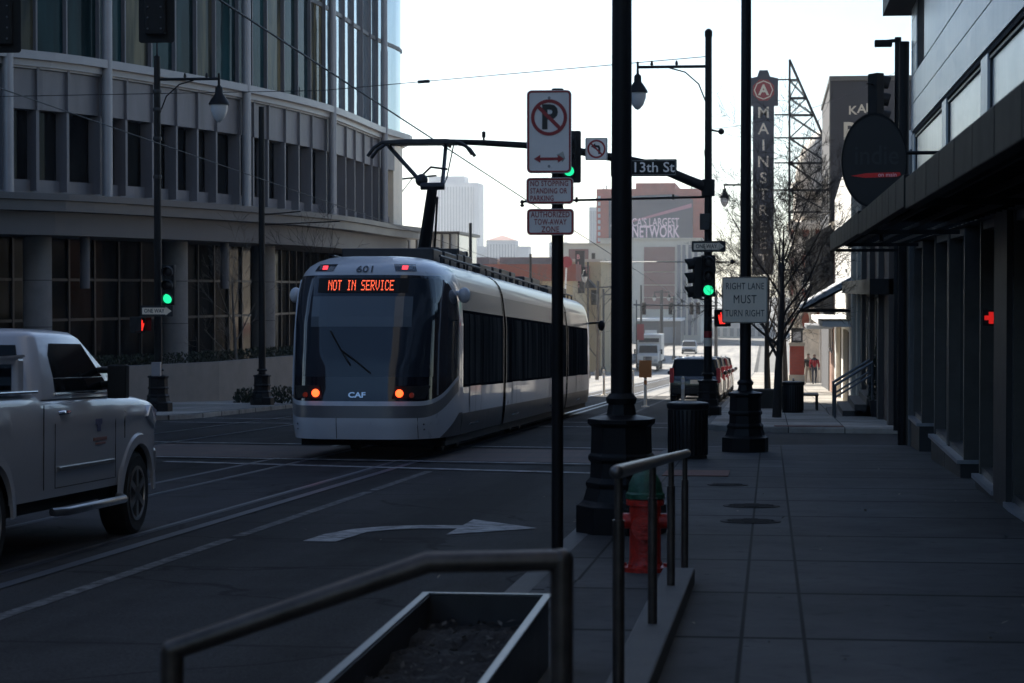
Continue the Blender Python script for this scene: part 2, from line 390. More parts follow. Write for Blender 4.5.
M['signback'] = mat('sign_aluminium', (0.25,0.25,0.26), 0.4, 0.7)
M['truckwhite'] = mat('pickup_white_paint', (0.45,0.47,0.52), 0.3, coat=0.5)
M['rimsteel'] = mat('alloy_rim', (0.30,0.30,0.31), 0.3, 0.8)
M['stepmetal'] = mat('dull_step_bar', (0.30,0.31,0.33), 0.3, 0.9, var=0.2, scale=9)
M['truckglass'] = mat('truck_glass', (0.006,0.008,0.011), 0.04, spec=0.35)
M['headglass'] = mat('headlamp_glass', (0.62,0.65,0.68), 0.08, 0.3)
M['emblemblue'] = mat('door_emblem_blue', (0.10,0.12,0.25), 0.4)
M['emblemred'] = mat('door_emblem_red', (0.30,0.14,0.13), 0.4)
M['carblack'] = mat('black_car_paint', (0.008,0.008,0.010), 0.2, coat=0.6)
M['cargrey'] = mat('dark_grey_car_paint', (0.03,0.031,0.035), 0.25, 0.3, coat=0.6)
M['carred'] = mat('dark_red_car_paint', (0.10,0.01,0.012), 0.25, coat=0.6)
M['carsilver'] = mat('silver_car_paint', (0.40,0.42,0.44), 0.3, 0.5, coat=0.5)
M['boxwhite'] = mat('truck_white_paint', (0.62,0.61,0.58), 0.45, var=0.06, scale=2)
M['hydrantred'] = mat('hydrant_red', (0.44,0.018,0.008), 0.45, var=0.45, scale=22, bump=0.25, bscale=60)
M['hydrantgreen'] = mat('hydrant_green', (0.012,0.075,0.040), 0.45, var=0.45, scale=22, bump=0.25, bscale=60)
M['rust'] = mat('rust_red_tactile', (0.12,0.04,0.025), 0.85, var=0.35, scale=7)
M['soil'] = mat('dark_soil', (0.014,0.012,0.011), 0.95, var=0.5, scale=30, bump=1.0, bscale=35)
M['mulch'] = mat('dry_leaf_bits', (0.085,0.075,0.065), 0.9)
M['stone'] = mat('pale_limestone', (0.72,0.715,0.70), 0.32, var=0.1, scale=2.5, var2=0.12, scale2=0.5, bump=0.15, stretch=(1,1,0.35))
M['stonejoint'] = mat('dark_joint', (0.04,0.04,0.042), 0.9)
M['frost'] = mat('frosted_clerestory', (0.42,0.45,0.46), 0.25, var=0.12, scale=1.2, stretch=(1,1,0.4))
M['canopy'] = mat('charcoal_canopy_metal', (0.010,0.010,0.011), 0.65, spec=0.2, var=0.25, scale=3)
M['shopdark'] = mat('charcoal_shopfront', (0.035,0.034,0.034), 0.55, var=0.25, scale=3)
M['mullion'] = mat('bronze_mullion', (0.10,0.093,0.085), 0.45, 0.3, var=0.2, scale=3)
M['iron'] = mat('cover_iron', (0.045,0.042,0.040), 0.85, spec=0.15, var=0.3, scale=20)
M['bark'] = mat('dark_bark', (0.024,0.020,0.017), 0.9, var=0.4, scale=8, bump=0.5)
M['barklight'] = mat('grey_bark', (0.12,0.105,0.09), 0.9, var=0.3, scale=8)
M['shrub'] = mat('dark_evergreen', (0.020,0.028,0.014), 0.8, var=0.4, scale=9)
M['globe'] = mat('frosted_lamp_globe', (0.55,0.56,0.58), 0.25)
M['wire'] = mat('overhead_wire', (0.02,0.02,0.022), 0.6)
M['officeglass2'] = glass_mat('office_glass_yellow', (0.03,0.035,0.032), (0.16,0.14,0.085), 0.05, (1.5,1.5,0.2), 0.12)  # yellower, paler second tone for some office panes
M['lowdark'] = mat('dark_recess', (0.02,0.02,0.021), 0.8, var=0.3, scale=1)
M['ledge'] = mat('dark_grey_ledge', (0.07,0.07,0.077), 0.5, var=0.15, scale=1)
M['grey2'] = mat('soffit_grey', (0.085,0.085,0.095), 0.6, var=0.1, scale=0.8)
M['mullion2'] = mat('shop_mullion_grey', (0.03,0.029,0.028), 0.5)
M['mullion3'] = mat('corner_pilaster_grey', (0.15,0.142,0.13), 0.6, var=0.2, scale=3)
M['stone2'] = mat('added_block_grey_stone', (0.20,0.19,0.18), 0.8, var=0.1, scale=1)
M['sillmetal'] = mat('pale_sill', (0.34,0.35,0.37), 0.35, 0.3, var=0.2, scale=9)
M['signblack2'] = mat('charcoal_sign_panel', (0.010,0.009,0.009), 0.5)
M['signdim'] = mat('dim_sign_letters', (0.022,0.022,0.024), 0.45)
M['redneon2'] = mat('red_sign_stroke', (0.30,0.008,0.010), 0.4, emit=(1.0,0.02,0.015), estr=0.02)
M['brickbrown'] = brick_mat('brown_brick', (0.16,0.11,0.075), (0.12,0.085,0.06), (0.16,0.14,0.12), 4.0, 'yz')
M['brickred'] = brick_mat('red_brick', (0.42,0.060,0.035), (0.34,0.050,0.032), (0.24,0.09,0.07), 3.0, 'xz')
M['brickred2'] = brick_mat('orange_brick', (0.36,0.17,0.10), (0.30,0.14,0.09), (0.3,0.24,0.2), 3.0, 'yz')
M['beige'] = mat('beige_stucco', (0.52,0.46,0.37), 0.9, var=0.1, scale=0.3)
M['cream'] = mat('cream_stucco', (0.60,0.55,0.46), 0.9, var=0.1, scale=0.3)
M['tan'] = mat('tan_wall', (0.45,0.35,0.21), 0.9, var=0.12, scale=0.4)
M['pinkpanel'] = mat('dusty_brown_panel', (0.24,0.12,0.10), 0.9, var=0.1, scale=0.5)
M['white'] = mat('white_render', (0.74,0.73,0.70), 0.85, var=0.05, scale=0.5)
M['darkwall'] = mat('charcoal_painted_wall', (0.033,0.032,0.038), 0.75, var=0.15, scale=0.6)
M['brownwall'] = mat('dark_brown_wall', (0.060,0.032,0.024), 0.75, var=0.25, scale=0.8)
M['brownred'] = mat('red_brown_roof', (0.24,0.06,0.035), 0.8, var=0.15, scale=0.3)
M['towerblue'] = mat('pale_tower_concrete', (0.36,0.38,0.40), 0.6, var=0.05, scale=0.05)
M['towerglass'] = mat('tower_glass', (0.16,0.19,0.22), 0.25, var=0.1, scale=0.1)
M['awning'] = mat('grey_awning', (0.34,0.36,0.38), 0.7, var=0.1, scale=1)
M['theatre'] = mat('ornate_cream_stone', (0.74,0.67,0.58), 0.85, var=0.25, scale=1.2, bump=0.4, bscale=5)
M['dome'] = mat('dome_stone', (0.64,0.58,0.49), 0.7, var=0.15, scale=0.7)
M['blade'] = mat('slate_blade_sign', (0.055,0.055,0.075), 0.5, var=0.1, scale=0.7)
M['billboard'] = mat('billboard_slate', (0.030,0.032,0.058), 0.6)
M['billpink'] = mat('billboard_pink', (0.42,0.17,0.22), 0.6)
M['orange'] = mat('orange_plastic', (0.55,0.20,0.05), 0.5)
M['coatred'] = mat('red_coat', (0.35,0.02,0.03), 0.85)
M['coatblack'] = mat('black_coat', (0.012,0.012,0.013), 0.85)
M['skin'] = mat('skin', (0.42,0.26,0.19), 0.6)
M['jeans'] = mat('dark_jeans', (0.03,0.035,0.055), 0.85)
M['khaki'] = mat('pale_trousers', (0.28,0.24,0.18), 0.85)
M['hair'] = mat('hair', (0.16,0.10,0.05), 0.6)
M['billred'] = mat('badge_red', (0.40,0.06,0.06), 0.5)
M['billpale'] = mat('billboard_pale_pink', (0.80,0.62,0.68), 0.6)
M['billpink2'] = mat('sign_pale_pink', (0.60,0.32,0.32), 0.6)
M['signred2'] = mat('deep_red', (0.30,0.03,0.04), 0.6)
M['paleglass'] = mat('pale_sky_glass', (0.45,0.50,0.54), 0.08)
M['planterbrown'] = mat('planter_dark_olive', (0.025,0.024,0.018), 0.7)
M['road_sunlit'] = mat('sunlit_pale_road', (0.155,0.14,0.118), 0.6, var=0.15, scale=0.6, var2=0.2, scale2=0.1, bump=0.3)  # far road made paler: sunlight is put into its base colour
M['tramstrip'] = mat('tram_window_surround', (0.008,0.009,0.012), 0.4, spec=0.0)
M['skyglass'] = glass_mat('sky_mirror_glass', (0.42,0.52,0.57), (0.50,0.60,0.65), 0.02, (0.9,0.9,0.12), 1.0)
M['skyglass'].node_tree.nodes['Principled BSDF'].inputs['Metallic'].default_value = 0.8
M['shopglass2'] = glass_mat('reflective_shop_glass', (0.010,0.012,0.014), (0.06,0.06,0.055), 0.03, (1.2,1.2,0.15), 0.5)  # glossier shop glass with paler upright streaks in its colour
M['brownpier'] = mat('dark_brown_pier', (0.085,0.07,0.06), 0.8, var=0.2, scale=1)
M['tramroof'] = mat('tram_roof_grey', (0.30,0.315,0.35), 0.3, coat=0.3)
street_wear(M['road_sunlit'])
M['litter'] = mat('litter_scraps', (0.22,0.19,0.15), 0.9, var=0.6, scale=3)
# ================================================================== SETTING
YS = [-120,-60,0,38,50,100,150,200,210,213,216,219,222,225,228,230,260,330,500,900,2400]
def sheet(x0, x1, off, y0=-120, y1=2400, nx=1):
    mb = MB(); ys = [y0]+[y for y in YS if y0 < y < y1]+[y1]
    vs = []; fs = []
    for y in ys:
        for i in range(nx+1):
            vs.append((x0+(x1-x0)*i/nx, y, gz(y)+off))
    for j in range(len(ys)-1):
        for i in range(nx):
            a = j*(nx+1)+i; fs.append((a,a+1,a+nx+2,a+nx+1))
    return mb.add(vs, fs)
struct('terrain', sheet(-1500,1500,-0.09,-300,2400), M['terrain'], smooth=0)
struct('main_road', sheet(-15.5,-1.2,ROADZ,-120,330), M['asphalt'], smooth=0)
def plane_xy(pts, off):
    mb = MB(); return mb.add([(x,y,gz(y)+off) for x,y in pts], [tuple(range(len(pts)))])
lane_y = None
mb = MB()
mb.add(plane_xy([(-90,38),(-15.5,38),(-15.5,52),(-90,52)], ROADZ).v, [(0,1,2,3)])
mb.add(plane_xy([(-1.2,38),(60,38),(60,51),(-1.2,51)], ROADZ).v, [(0,1,2,3)])
struct('cross_street', mb, M['asphalt'], smooth=0)
def arc(cx, cy, r, a0, a1, n=8):
    return [(cx+math.cos(R(a0+(a1-a0)*k/n))*r, cy+math.sin(R(a0+(a1-a0)*k/n))*r) for k in range(n+1)]
def walk(name, pts, material, kerb=True, top=WALKZ):
    """a pavement: one sheet on a kerb ring"""
    n = len(pts); mb = MB()
    mb.add([(x,y,gz(y)+top) for x,y in pts]+[(x,y,gz(y)-0.15) for x,y in pts],
           [tuple(range(n))]+[(k,(k+1)%n,n+(k+1)%n,n+k) for k in range(n)])
    return struct(name, mb, material, smooth=0, bevel=0.02)
KX = -1.72
def kerbed(name, edge, rest, material):
    """edge: polyline along the kerb, inner offset by 0.16 m to the side of the walk"""
    walk(name, edge+rest, material)
near_edge = [(KX,-60),(KX,36.2)] + arc(KX+3.0,36.2,3.0,180,90)[1:] + [(40,39.2)]
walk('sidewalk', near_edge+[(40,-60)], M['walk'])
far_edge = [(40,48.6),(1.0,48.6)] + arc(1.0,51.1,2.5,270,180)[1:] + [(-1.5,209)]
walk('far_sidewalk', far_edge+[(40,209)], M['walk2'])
le = [(-90,51.0),(-20.6,51.0)] + arc(-20.6,57.0,6.0,270,360)[1:] + [(-14.6,209),(-90,209)]
walk('left_sidewalk', le, M['walk2'])
walk('left_near_sidewalk', [(-90,-60),(-15.0,-60),(-15.0,33)]+arc(-20,33,5.0,0,90)[1:]+[(-90,38.0)], M['walk'])
# kerb stones as a thin pale strip just above the pavement edge
def strip(name, pl, wid, off, material):
    mb = MB(); vs = []
    for i,(x,y) in enumerate(pl):
        x0,y0 = pl[max(i-1,0)]; x1,y1 = pl[min(i+1,len(pl)-1)]
        dx,dy = x1-x0,y1-y0; L = math.hypot(dx,dy); nx,ny = dy/L,-dx/L
        vs += [(x,y,gz(y)+off),(x+nx*wid,y+ny*wid,gz(y+ny*wid)+off)]
    mb.add(vs, [(2*i,2*i+1,2*i+3,2*i+2) for i in range(len(pl)-1)])
    return struct(name, mb, material, smooth=0)
strip('kerb', [(KX+0.015,-50)]+[(KX+0.015,36.2)]+[(x+0.012,y-0.012) for x,y in arc(KX+3.0,36.2,3.0,178,92)]+[(30,39.18)], 0.16, WALKZ+0.004, M['kerb'])
strip('kerb', [(30,48.62)][:1]+[(1.0,48.62)]+[(x+0.012,y+0.012) for x,y in arc(1.0,51.1,2.5,268,182)]+[(-1.485,205)], 0.16, WALKZ+0.004, M['kerb'])
strip('kerb', [(-60,51.02),(-20.6,51.02)]+[(x-0.01,y+0.01) for x,y in arc(-20.6,57.0,6.0,272,358)]+[(-14.62,205)], -0.16, WALKZ+0.004, M['kerb'])
# track slab, rails, seams and markings
RZ = ROADZ+0.004
def lane(name, x0, x1, y0, y1, material, off=RZ, dx=0.0):
    mb = MB(); ys = [y0]+[y for y in YS if y0<y<y1]+[y1]; vs = []
    for y in ys: vs += [(x0+dx*(y-y0),y,gz(y)+off),(x1+dx*(y-y0),y,gz(y)+off)]
    mb.add(vs,[(2*i,2*i+1,2*i+3,2*i+2) for i in range(len(ys)-1)])
    return struct(name, mb, material, smooth=0)
lane('track_slab', -7.75, -5.5, -60, 209, M['asphalt2'])
for x in (-7.17,-5.73):
    lane('tram_rail', x-0.06, x+0.06, -60, 209, M['groove'], RZ+0.004)
    lane('tram_rail', x-0.022, x+0.022, -60, 209, M['steel'], RZ+0.010)
lane('track_seam', -5.48, -5.36, -60, 209, M['groove'], RZ+0.004)
lane('track_seam', -7.86, -7.76, -60, 209, M['groove'], RZ)
for x in (-12.6,-11.1):
    lane('tram_rail', x-0.06, x+0.06, -60, 209, M['groove'], RZ+0.004)
    lane('tram_rail', x-0.022, x+0.022, -60, 209, M['steel'], RZ+0.010)
y = -8.0
while y < 31: lane('lane_marking', -4.86, -4.74, y, min(y+6.7,31.5), M['paint2']); y += 7.0
lane('lane_marking', -4.7, -4.58, 58, 205, M['paint2'])
lane('lane_marking', -9.35, -9.24, -30, 31.5, M['paint2'])
lane('lane_marking', -9.35, -9.24, 58, 300, M['paint2'])
lane('lane_marking', -3.95, -3.83, 56, 205, M['paint2'])
def cross(name, pts, wid, material, off=RZ+0.008):
    (x0,y0),(x1,y1) = pts; mb = MB()
    mb.add([(x0,y0,gz(y0)+off),(x1,y1,gz(y1)+off),(x1,y1+wid,gz(y1+wid)+off),(x0,y0+wid,gz(y0+wid)+off)],[(0,1,2,3)])
    return struct(name, mb, material, smooth=0)
cross('stop_line', [(-9.2,33.4),(-2.0,31.0)], 0.33, M['paint'])
cross('crosswalk_paving', [(-14.9,36.3),(-1.75,34.2)], 4.6, M['pavers'], RZ+0.002)
cross('crosswalk_line', [(-14.9,35.7),(-1.75,33.4)], 0.22, M['paint'], RZ+0.020)
cross('crosswalk_line', [(-14.9,41.1),(-1.75,39.2)], 0.22, M['paint'], RZ+0.020)
cross('crosswalk_line', [(-14.5,52.6),(-1.6,50.6)], 0.25, M['paint'], RZ+0.020)
cross('crosswalk_line', [(-14.5,56.0),(-1.6,54.0)], 0.25, M['paint'], RZ+0.020)
# turn arrow: a stem that bends to the right
ap = [(-4.05,19.6)]
outer = [(-4.10,19.5),(-4.06,20.3),(-3.92,20.9),(-3.68,21.3),(-3.35,21.5),(-2.95,21.55)]
inner = [(-2.95,21.15),(-3.3,21.1),(-3.55,20.9),(-3.72,20.6),(-3.80,19.5)]
pts = outer+[(-2.95,22.35),(-2.2,21.3),(-2.95,20.4)]+inner
struct('turn_arrow', plane_xy(pts, RZ+0.004), M['paint'], smooth=0)
lane('far_sunlight_overlay', -14.55, -1.55, 92, 328, M['road_sunlit'], RZ-0.002)  # pale overlay with the sunlight of the far stretch in its colour
# asphalt repair patches
for a in [(-3.9,-2.0,6,11.0),(-10.8,-8.4,26.0,34.0),(-12.5,-9.9,43.5,47.5),(-4.4,-1.9,43,46.5)]:
    lane('road_patch', a[0],a[1],a[2],a[3], M['asphalt3'], RZ-0.001)
# raised strip beside the ramp and its edge
def wedge(pts, h0, h1, y0, y1):
    mb = MB(); n = len(pts)
    hh = lambda y: h0+(h1-h0)*(y-y0)/(y1-y0)
    mb.add([(x,y,gz(y)+WALKZ+hh(y)) for x,y in pts]+[(x,y,gz(y)+WALKZ-0.1) for x,y in pts],
           [tuple(range(n))]+[(k,(k+1)%n,n+(k+1)%n,n+k) for k in range(n)])
    return mb
struct('ramp', wedge([(-1.45,1.0),(-0.72,1.0),(-0.72,15.2),(-1.45,15.2)], 0.10, 0.012, 1, 15.2), M['walk'], smooth=0)
struct('ramp_edge', wedge([(-0.715,1.0),(-0.56,1.0),(-0.50,15.2),(-0.715,15.2)], 0.105, 0.105, 1, 15.2), M['kerb'], smooth=0, bevel=0.012)

# ------------------------------------------------------------------ covers in the pavement
for i,(px,py,r,lab) in enumerate([(728,490,0.24,'round iron utility cover nearest the trash can on the sidewalk'),
                              (752,512,0.29,'larger dark round cover in the middle of the sidewalk'),
                              (751,528,0.28,'round cover closest to the camera on the sidewalk slabs')]):
    p = G(px,py,WALKZ+0.003)
    t = thing('utility_cover', lab, 'manhole cover', p, 0, 'round covers in the sidewalk'); t.rotation_euler = (-math.atan(SL),0,0)
    k = MB(); k.lathe([(r,0),(r,0.006),(r-0.03,0.006)], n=32); obj('frame', k, M['iron'], t, smooth=0)
    k = MB(); k.lathe([(r-0.045,0),(r-0.045,0.009)], n=32)
    for a in range(-3,4):
        q = math.sqrt(max(0,(r-0.06)**2-(a*r/4)**2)); k.bb(-q,q,a*r/4-0.012,a*r/4+0.012,0.009,0.014)
    obj('lid', k, M['iron'], t, smooth=0)
p = G(697,478,WALKZ+0.004)
k = MB(); k.bb(-0.42,0.42,-0.7,0.7,0,0.008)
o = tag(obj('tactile_plate', k, M['rust'], smooth=0), 'rust red warning plate let into the sidewalk behind the trash can', 'paving plate'); o.location = p; o.rotation_euler = (-math.atan(SL),0,0)
p = B(810,48.0); k = MB(); k.bb(-0.75,0.75,-0.35,0.35,0,0.008)
o = tag(obj('tactile_plate', k, M['rust'], smooth=0), 'rust red warning plate at the far kerb of the cross street', 'paving plate'); o.location = (p.x,49.5,gz(49.5)+WALKZ+0.004); o.rotation_euler = (-math.atan(SL),0,0)

k = MB(); lr = random.Random(77)
for _ in range(110):
    if lr.random() < 0.6: x,y,off = lr.uniform(-1.2,2.2), lr.uniform(9,36), WALKZ+0.004
    else: x,y,off = lr.uniform(-1.95,-1.75) if lr.random()<0.6 else lr.uniform(-5,-2), lr.uniform(8,34), ROADZ+0.014
    s_ = lr.uniform(0.008,0.026); Mx = Matrix.Translation((x,y,gz(y)+off+s_*0.3)) @ Euler((lr.uniform(-.5,.5),lr.uniform(-.5,.5),lr.uniform(0,6))).to_matrix().to_4x4()
    k.add([(-s_,0,0),(0,-s_*.6,0.002),(s_*1.2,0,0),(0,s_*.6,0.002)],[(0,1,2,3)],Mx)
o = obj('litter', k, M['litter'], smooth=0); o['kind'] = 'stuff'; o['label'] = 'scattered leaf and paper scraps on the pavement and gutter'; o['category'] = 'litter'
# ================================================================== STREETCAR (local: y forward, tail at y=0)
TL = 30.6
tram = thing('streetcar', 'white and dark grey three section streetcar showing not in service on the tracks', 'streetcar',
             (-6.36,34.3,gz(34.3)+ROADZ+0.07), 0, None, -math.atan(SL))
ZS = [0.27,0.34,0.42,0.50,0.60,0.64,0.70,0.76,0.80,0.84,0.88]
ZS += [0.88+0.06*k for k in range(1,33)]           # to 2.80
ZS += [2.84,2.88,2.92,2.96,3.0,3.04,3.08,3.11,3.14,3.165,3.18,3.19]
def lerp_tab(tab, z):
    if z <= tab[0][0]: return tab[0][1]
    for (a,b),(c,d) in zip(tab,tab[1:]):
        if z <= c: return b+(d-b)*(z-a)/(c-a)
    return tab[-1][1]
WT = [(0.27,1.27),(0.5,1.31),(0.9,1.325),(2.1,1.325),(2.5,1.30),(2.75,1.255),(2.9,1.20),(3.0,1.12),(3.08,1.0),(3.14,0.84),(3.165,0.70),(3.18,0.5),(3.19,0.02)]
YT = [(0.27,0.05),(0.5,0.0),(0.8,0.0),(0.9,0.03),(1.5,0.13),(2.2,0.31),(2.8,0.56),(2.9,0.62),(3.0,0.74),(3.08,0.92),(3.14,1.15),(3.165,1.35),(3.18,1.6),(3.19,2.3)]
YC = 2.5; NN, MM = 4.2, 2.5
def tail_pt(ph, z):
    w = lerp_tab(WT,z); y0 = min(lerp_tab(YT,z), YC-0.05)
    s_, c_ = math.sin(ph), max(0.0, math.cos(ph))
    return Vector((w*math.copysign(abs(s_)**(2/NN), s_), YC-(YC-y0)*c_**(2/MM), z))
def tail_y(x, z):
    w = lerp_tab(WT,z); y0 = lerp_tab(YT,z); q = min(1,abs(x)/w)
    return YC-(YC-y0)*(1-q**NN)**(1/MM)
parts = {}
def pm(n): return parts.setdefault(n, MB())
PH = [R(-90+180*k/96) for k in range(97)]
def sm(a,b,t): t = max(0,min(1,(t-a)/(b-a))); return t*t*(3-2*t)
def column_levels(ph):
    """key heights of one column of the tail shell, so that every colour edge is a clean line"""
    y = tail_pt(ph,0.95).y
    zm = 0.86 + 0.40*sm(0.25,2.2,y); zt = 2.84 - 0.30*sm(0.9,1.95,y)
    k1 = max(0.275, min(0.27+0.42*(y-0.95)/1.3, 0.64)); k2, k3 = max(k1+0.004,zm-0.26), zm-0.07
    w0 = max(1.24, zm+0.14); w1 = zt-0.05
    seg = [(0.27,k1,1,'skirt'),(k1,k2,4,'low'),(k2,k3,2,'stripe'),(k3,zm,2,'lip'),(zm,w0,4,'sill'),(w0,w1,20,'glass'),(w1,zt,2,'head')]
    out = []
    for a,b,n,nm in seg:
        for q in range(n): out.append((a+(b-a)*q/n, nm))
    top = [2.88,2.92,2.96,3.0,3.04,3.08,3.11,3.14,3.165,3.18,3.19]
    out.append((zt,'cap'))
    for q in range(3): out.append((zt+(2.88-zt)*(q+1)/4,'cap'))
    out += [(z,'cap') for z in top]
    return y, out
cols = [column_levels(ph) for ph in PH]
nose = {}
def cell_part(i, nm, x, y):
    if y > 1.98: return 'skirt' if nm == 'skirt' else 'body_shell'
    if nm == 'skirt': return 'skirt' if y > 0.95 else 'body_shell'
    if nm == 'stripe': return 'bumper_stripe'
    if nm in ('low','lip','cap'): return 'body_shell'
    if nm in ('sill','head'): return 'mask_panel'
    if y > 0.62: return ('cab_window_right' if x > 0 else 'cab_window_left') if 0.70 < y < 1.9 else 'mask_panel'
    return 'windshield' if abs(x) < 1.10 else 'mask_panel'
for i in range(len(PH)-1):
    (ya,la),(yb,lb) = cols[i],cols[i+1]
    for j in range(len(la)-1):
        q = [tail_pt(PH[i],la[j][0]),tail_pt(PH[i+1],lb[j][0]),tail_pt(PH[i+1],lb[j+1][0]),tail_pt(PH[i],la[j+1][0])]
        ce = sum(q, Vector())/4
        nm = cell_part(i, la[j][1], ce.x, (ya+yb)/2)
        pm(nm).quad(*q)
        nose.setdefault(nm, MB()).quad(*[Vector((p.x,TL-p.y,p.z)) for p in q])
# straight sides and roof of the three sections
SEC = [(YC,8.15),(8.55,21.45),(21.85,TL-YC)]
def body_row(z): return lerp_tab(WT,z)
for (a,b) in SEC:
    n = max(1,int((b-a)/2.2))
    for k in range(n):
        y0, y1 = a+(b-a)*k/n, a+(b-a)*(k+1)/n
        zs = [0.27,0.34,0.42,0.5,0.62,0.8,1.05,2.33,2.68,2.75,2.82,2.9,2.95,3.0,3.04,3.08,3.11,3.14,3.165,3.18,3.19]
        for j in range(len(zs)-1):
            zc = (zs[j]+zs[j+1])/2
            nm = 'skirt' if zc<0.62 else 'side_panel' if zc<1.05 else 'window_strip' if zc<2.33 else 'roof_band' if zc<2.68 else 'roof'
            for sg in (-1,1):
                w0,w1 = body_row(zs[j])*sg, body_row(zs[j+1])*sg
                pm(nm).quad((w0,y0,zs[j]),(w0,y1,zs[j]),(w1,y1,zs[j+1]),(w1,y0,zs[j+1]))
TM = {'body_shell':'tramwhite','bumper_stripe':'tramgrey','windshield':'tramglass','cab_window':'tramglass','mask_panel':'trammask','skirt':'tramskirt',
      'side_panel':'tramwhite','window_strip':'tramstrip','roof_band':'tramband','roof':'tramroof'}
for dct in (parts, nose):
    for nme, m_ in dct.items():
        base_ = nme.replace('_right','').replace('_left','')
        obj(base_, m_, M[TM[base_]], tram, smooth=50)
# gangways
for (a,b) in ((8.15,8.55),(21.45,21.85)):
    k = MB()
    for q in range(4):
        y0 = a+(b-a)*q/4; 
        for ins, yy0, yy1 in ((0.05,y0,y0+0.05),(0.10,y0+0.05,y0+0.1)):
            zs = [0.35,0.9,2.1,2.5,2.75,2.9,3.0,3.08,3.12]
            pl = [(lerp_tab(WT,z)-ins,z) for z in zs]; pl = pl+[(-x,z) for x,z in reversed(pl)]
            k.prism(pl, yy0, yy1, 'xz')
    obj('gangway', k, M['rubber'], tram, smooth=0)
    for yy in (a-0.05,b+0.002):
        for sg in (-1,1):
            k = MB(); zs = [0.3,0.9,2.1,2.5,2.75,2.9,3.0,3.08,3.13]
            for z0,z1 in zip(zs,zs[1:]):
                w0,w1 = lerp_tab(WT,z0)*sg, lerp_tab(WT,z1)*sg; e = 0.012*sg
                k.add([(w0+e,yy,z0),(w0+e,yy+0.05,z0),(w1+e,yy+0.05,z1),(w1+e,yy,z1)],[(0,1,2,3)])
            obj('gangway_frame', k, M['tramgrey'], tram, smooth=0)
# side windows: each pane a part, and the doors
def pane(x, y0, y1, z0, z1, mt, name, e=0.006):
    k = MB(); zs = [z0]+[z for z in (1.5,1.9,2.1,2.25) if z0<z<z1]+[z1]
    for a,b in zip(zs,zs[1:]):
        w0,w1 = lerp_tab(WT,a)+e, lerp_tab(WT,b)+e
        s_ = 1 if x>0 else -1
        k.add([(s_*w0,y0,a),(s_*w0,y1,a),(s_*w1,y1,b),(s_*w1,y0,b)],[(0,1,2,3)])
    return obj(name, k, mt, tram, smooth=50)
DO = {0:[3.3],1:[9.6,17.3],2:[24.4]}
for si,(a,b) in enumerate(SEC):
    for sg in (-1,1):
        doors = DO[si]
        y = a+0.06
        for d in doors+[None]:
            end = d-0.08 if d else b-0.06
            n = max(1,round((end-y)/1.7))
            if end-y > 0.4:
                for k in range(n): pane(sg, y+(end-y)*k/n+0.025, y+(end-y)*(k+1)/n-0.025, 1.10, 2.28, M['tramside'], 'side_window')
            if d: y = d+1.5+0.08
        for d in doors:
            k = MB(); s_ = sg
            def pl(y0,y1,z0,z1,e):
                zs = [z0]+[z for z in (0.5,0.9,2.1) if z0<z<z1]+[z1]
                for p,q in zip(zs,zs[1:]):
                    w0,w1 = lerp_tab(WT,p)+e, lerp_tab(WT,q)+e
                    k.add([(s_*w0,y0,p),(s_*w0,y1,p),(s_*w1,y1,q),(s_*w1,y0,q)],[(0,1,2,3)])
            for h in (0,1):
                pl(d+0.75*h+0.012,d+0.75*(h+1)-0.012,0.64,1.06,0.008)
            dr = obj('door', k, M['tramwhite'], tram, smooth=0)
            for h in (0,1):
                k = MB(); pl(d+0.75*h+0.02,d+0.75*(h+1)-0.02,1.1,2.28,0.010); obj('door_glass', k, M['tramside'], dr, smooth=0)
            k = MB(); pl(d-0.016,d+0.002,0.62,2.3,0.011); pl(d+0.741,d+0.759,0.62,2.3,0.011); pl(d+1.498,d+1.514,0.62,2.3,0.011); obj('door_seal', k, M['rubber'], dr, smooth=0)
            k = MB(); pl(d+0.1,d+1.4,0.40,0.44,0.012); obj('door_step', k, M['silver'], dr, smooth=0)
# tail details
def face(x, z, off=0.012): return Vector((x, tail_y(x,z)-off, z))
def warp_face(off): return lambda p: Vector((p.x, tail_y(p.x,p.z)-off+p.y, p.z))
k = MB(); 
def patch(mb, x0,x1,z0,z1,off,n=10,m=3,skew=0.0):
    for i in range(n):
        for j in range(m):
            q = []
            for a,b in ((i,j),(i+1,j),(i+1,j+1),(i,j+1)):
                z = z0+(z1-z0)*b/m; x = x0+(x1-x0)*a/n+skew*(b/m); q.append(face(x,z,off))
            mb.quad(*q)
patch(k,-0.72,0.72,2.56,2.79,0.010); ds = obj('destination_display', k, M['blackmatt'], tram, smooth=0)
DOT = {'N':"10001 11001 10101 10011 10001 10001 10001",'O':"01110 10001 10001 10001 10001 10001 01110",'T':"11111 00100 00100 00100 00100 00100 00100",
 'I':"01110 00100 00100 00100 00100 00100 01110",'S':"01111 10000 10000 01110 00001 00001 11110",'E':"11111 10000 10000 11110 10000 10000 11111",
 'R':"11110 10001 10001 11110 10100 10010 10001",'V':"10001 10001 10001 10001 10001 01010 00100",'C':"01110 10001 10000 10000 10000 10001 01110",' ':"00000 "*7,
 '8':"01110 10001 10001 01110 10001 10001 01110"}
k = MB(); txt = "NOT IN SERVICE"; cw = 1.06/(len(txt)*6); chh = 0.165/7
for ci,ch in enumerate(txt):
    rows = DOT[ch].split()
    for r_,row in enumerate(rows):
        for c_,bit in enumerate(row):
            if bit == '1':
                x = -0.55+(ci*6+c_)*cw; z = 2.755-r_*chh
                q = [face(x,z,0.016),face(x+cw*0.74,z,0.016),face(x+cw*0.74,z-chh*0.72,0.016),face(x,z-chh*0.72,0.016)]; k.quad(*q)
obj('lettering', k, M['red_led'], ds, smooth=0)
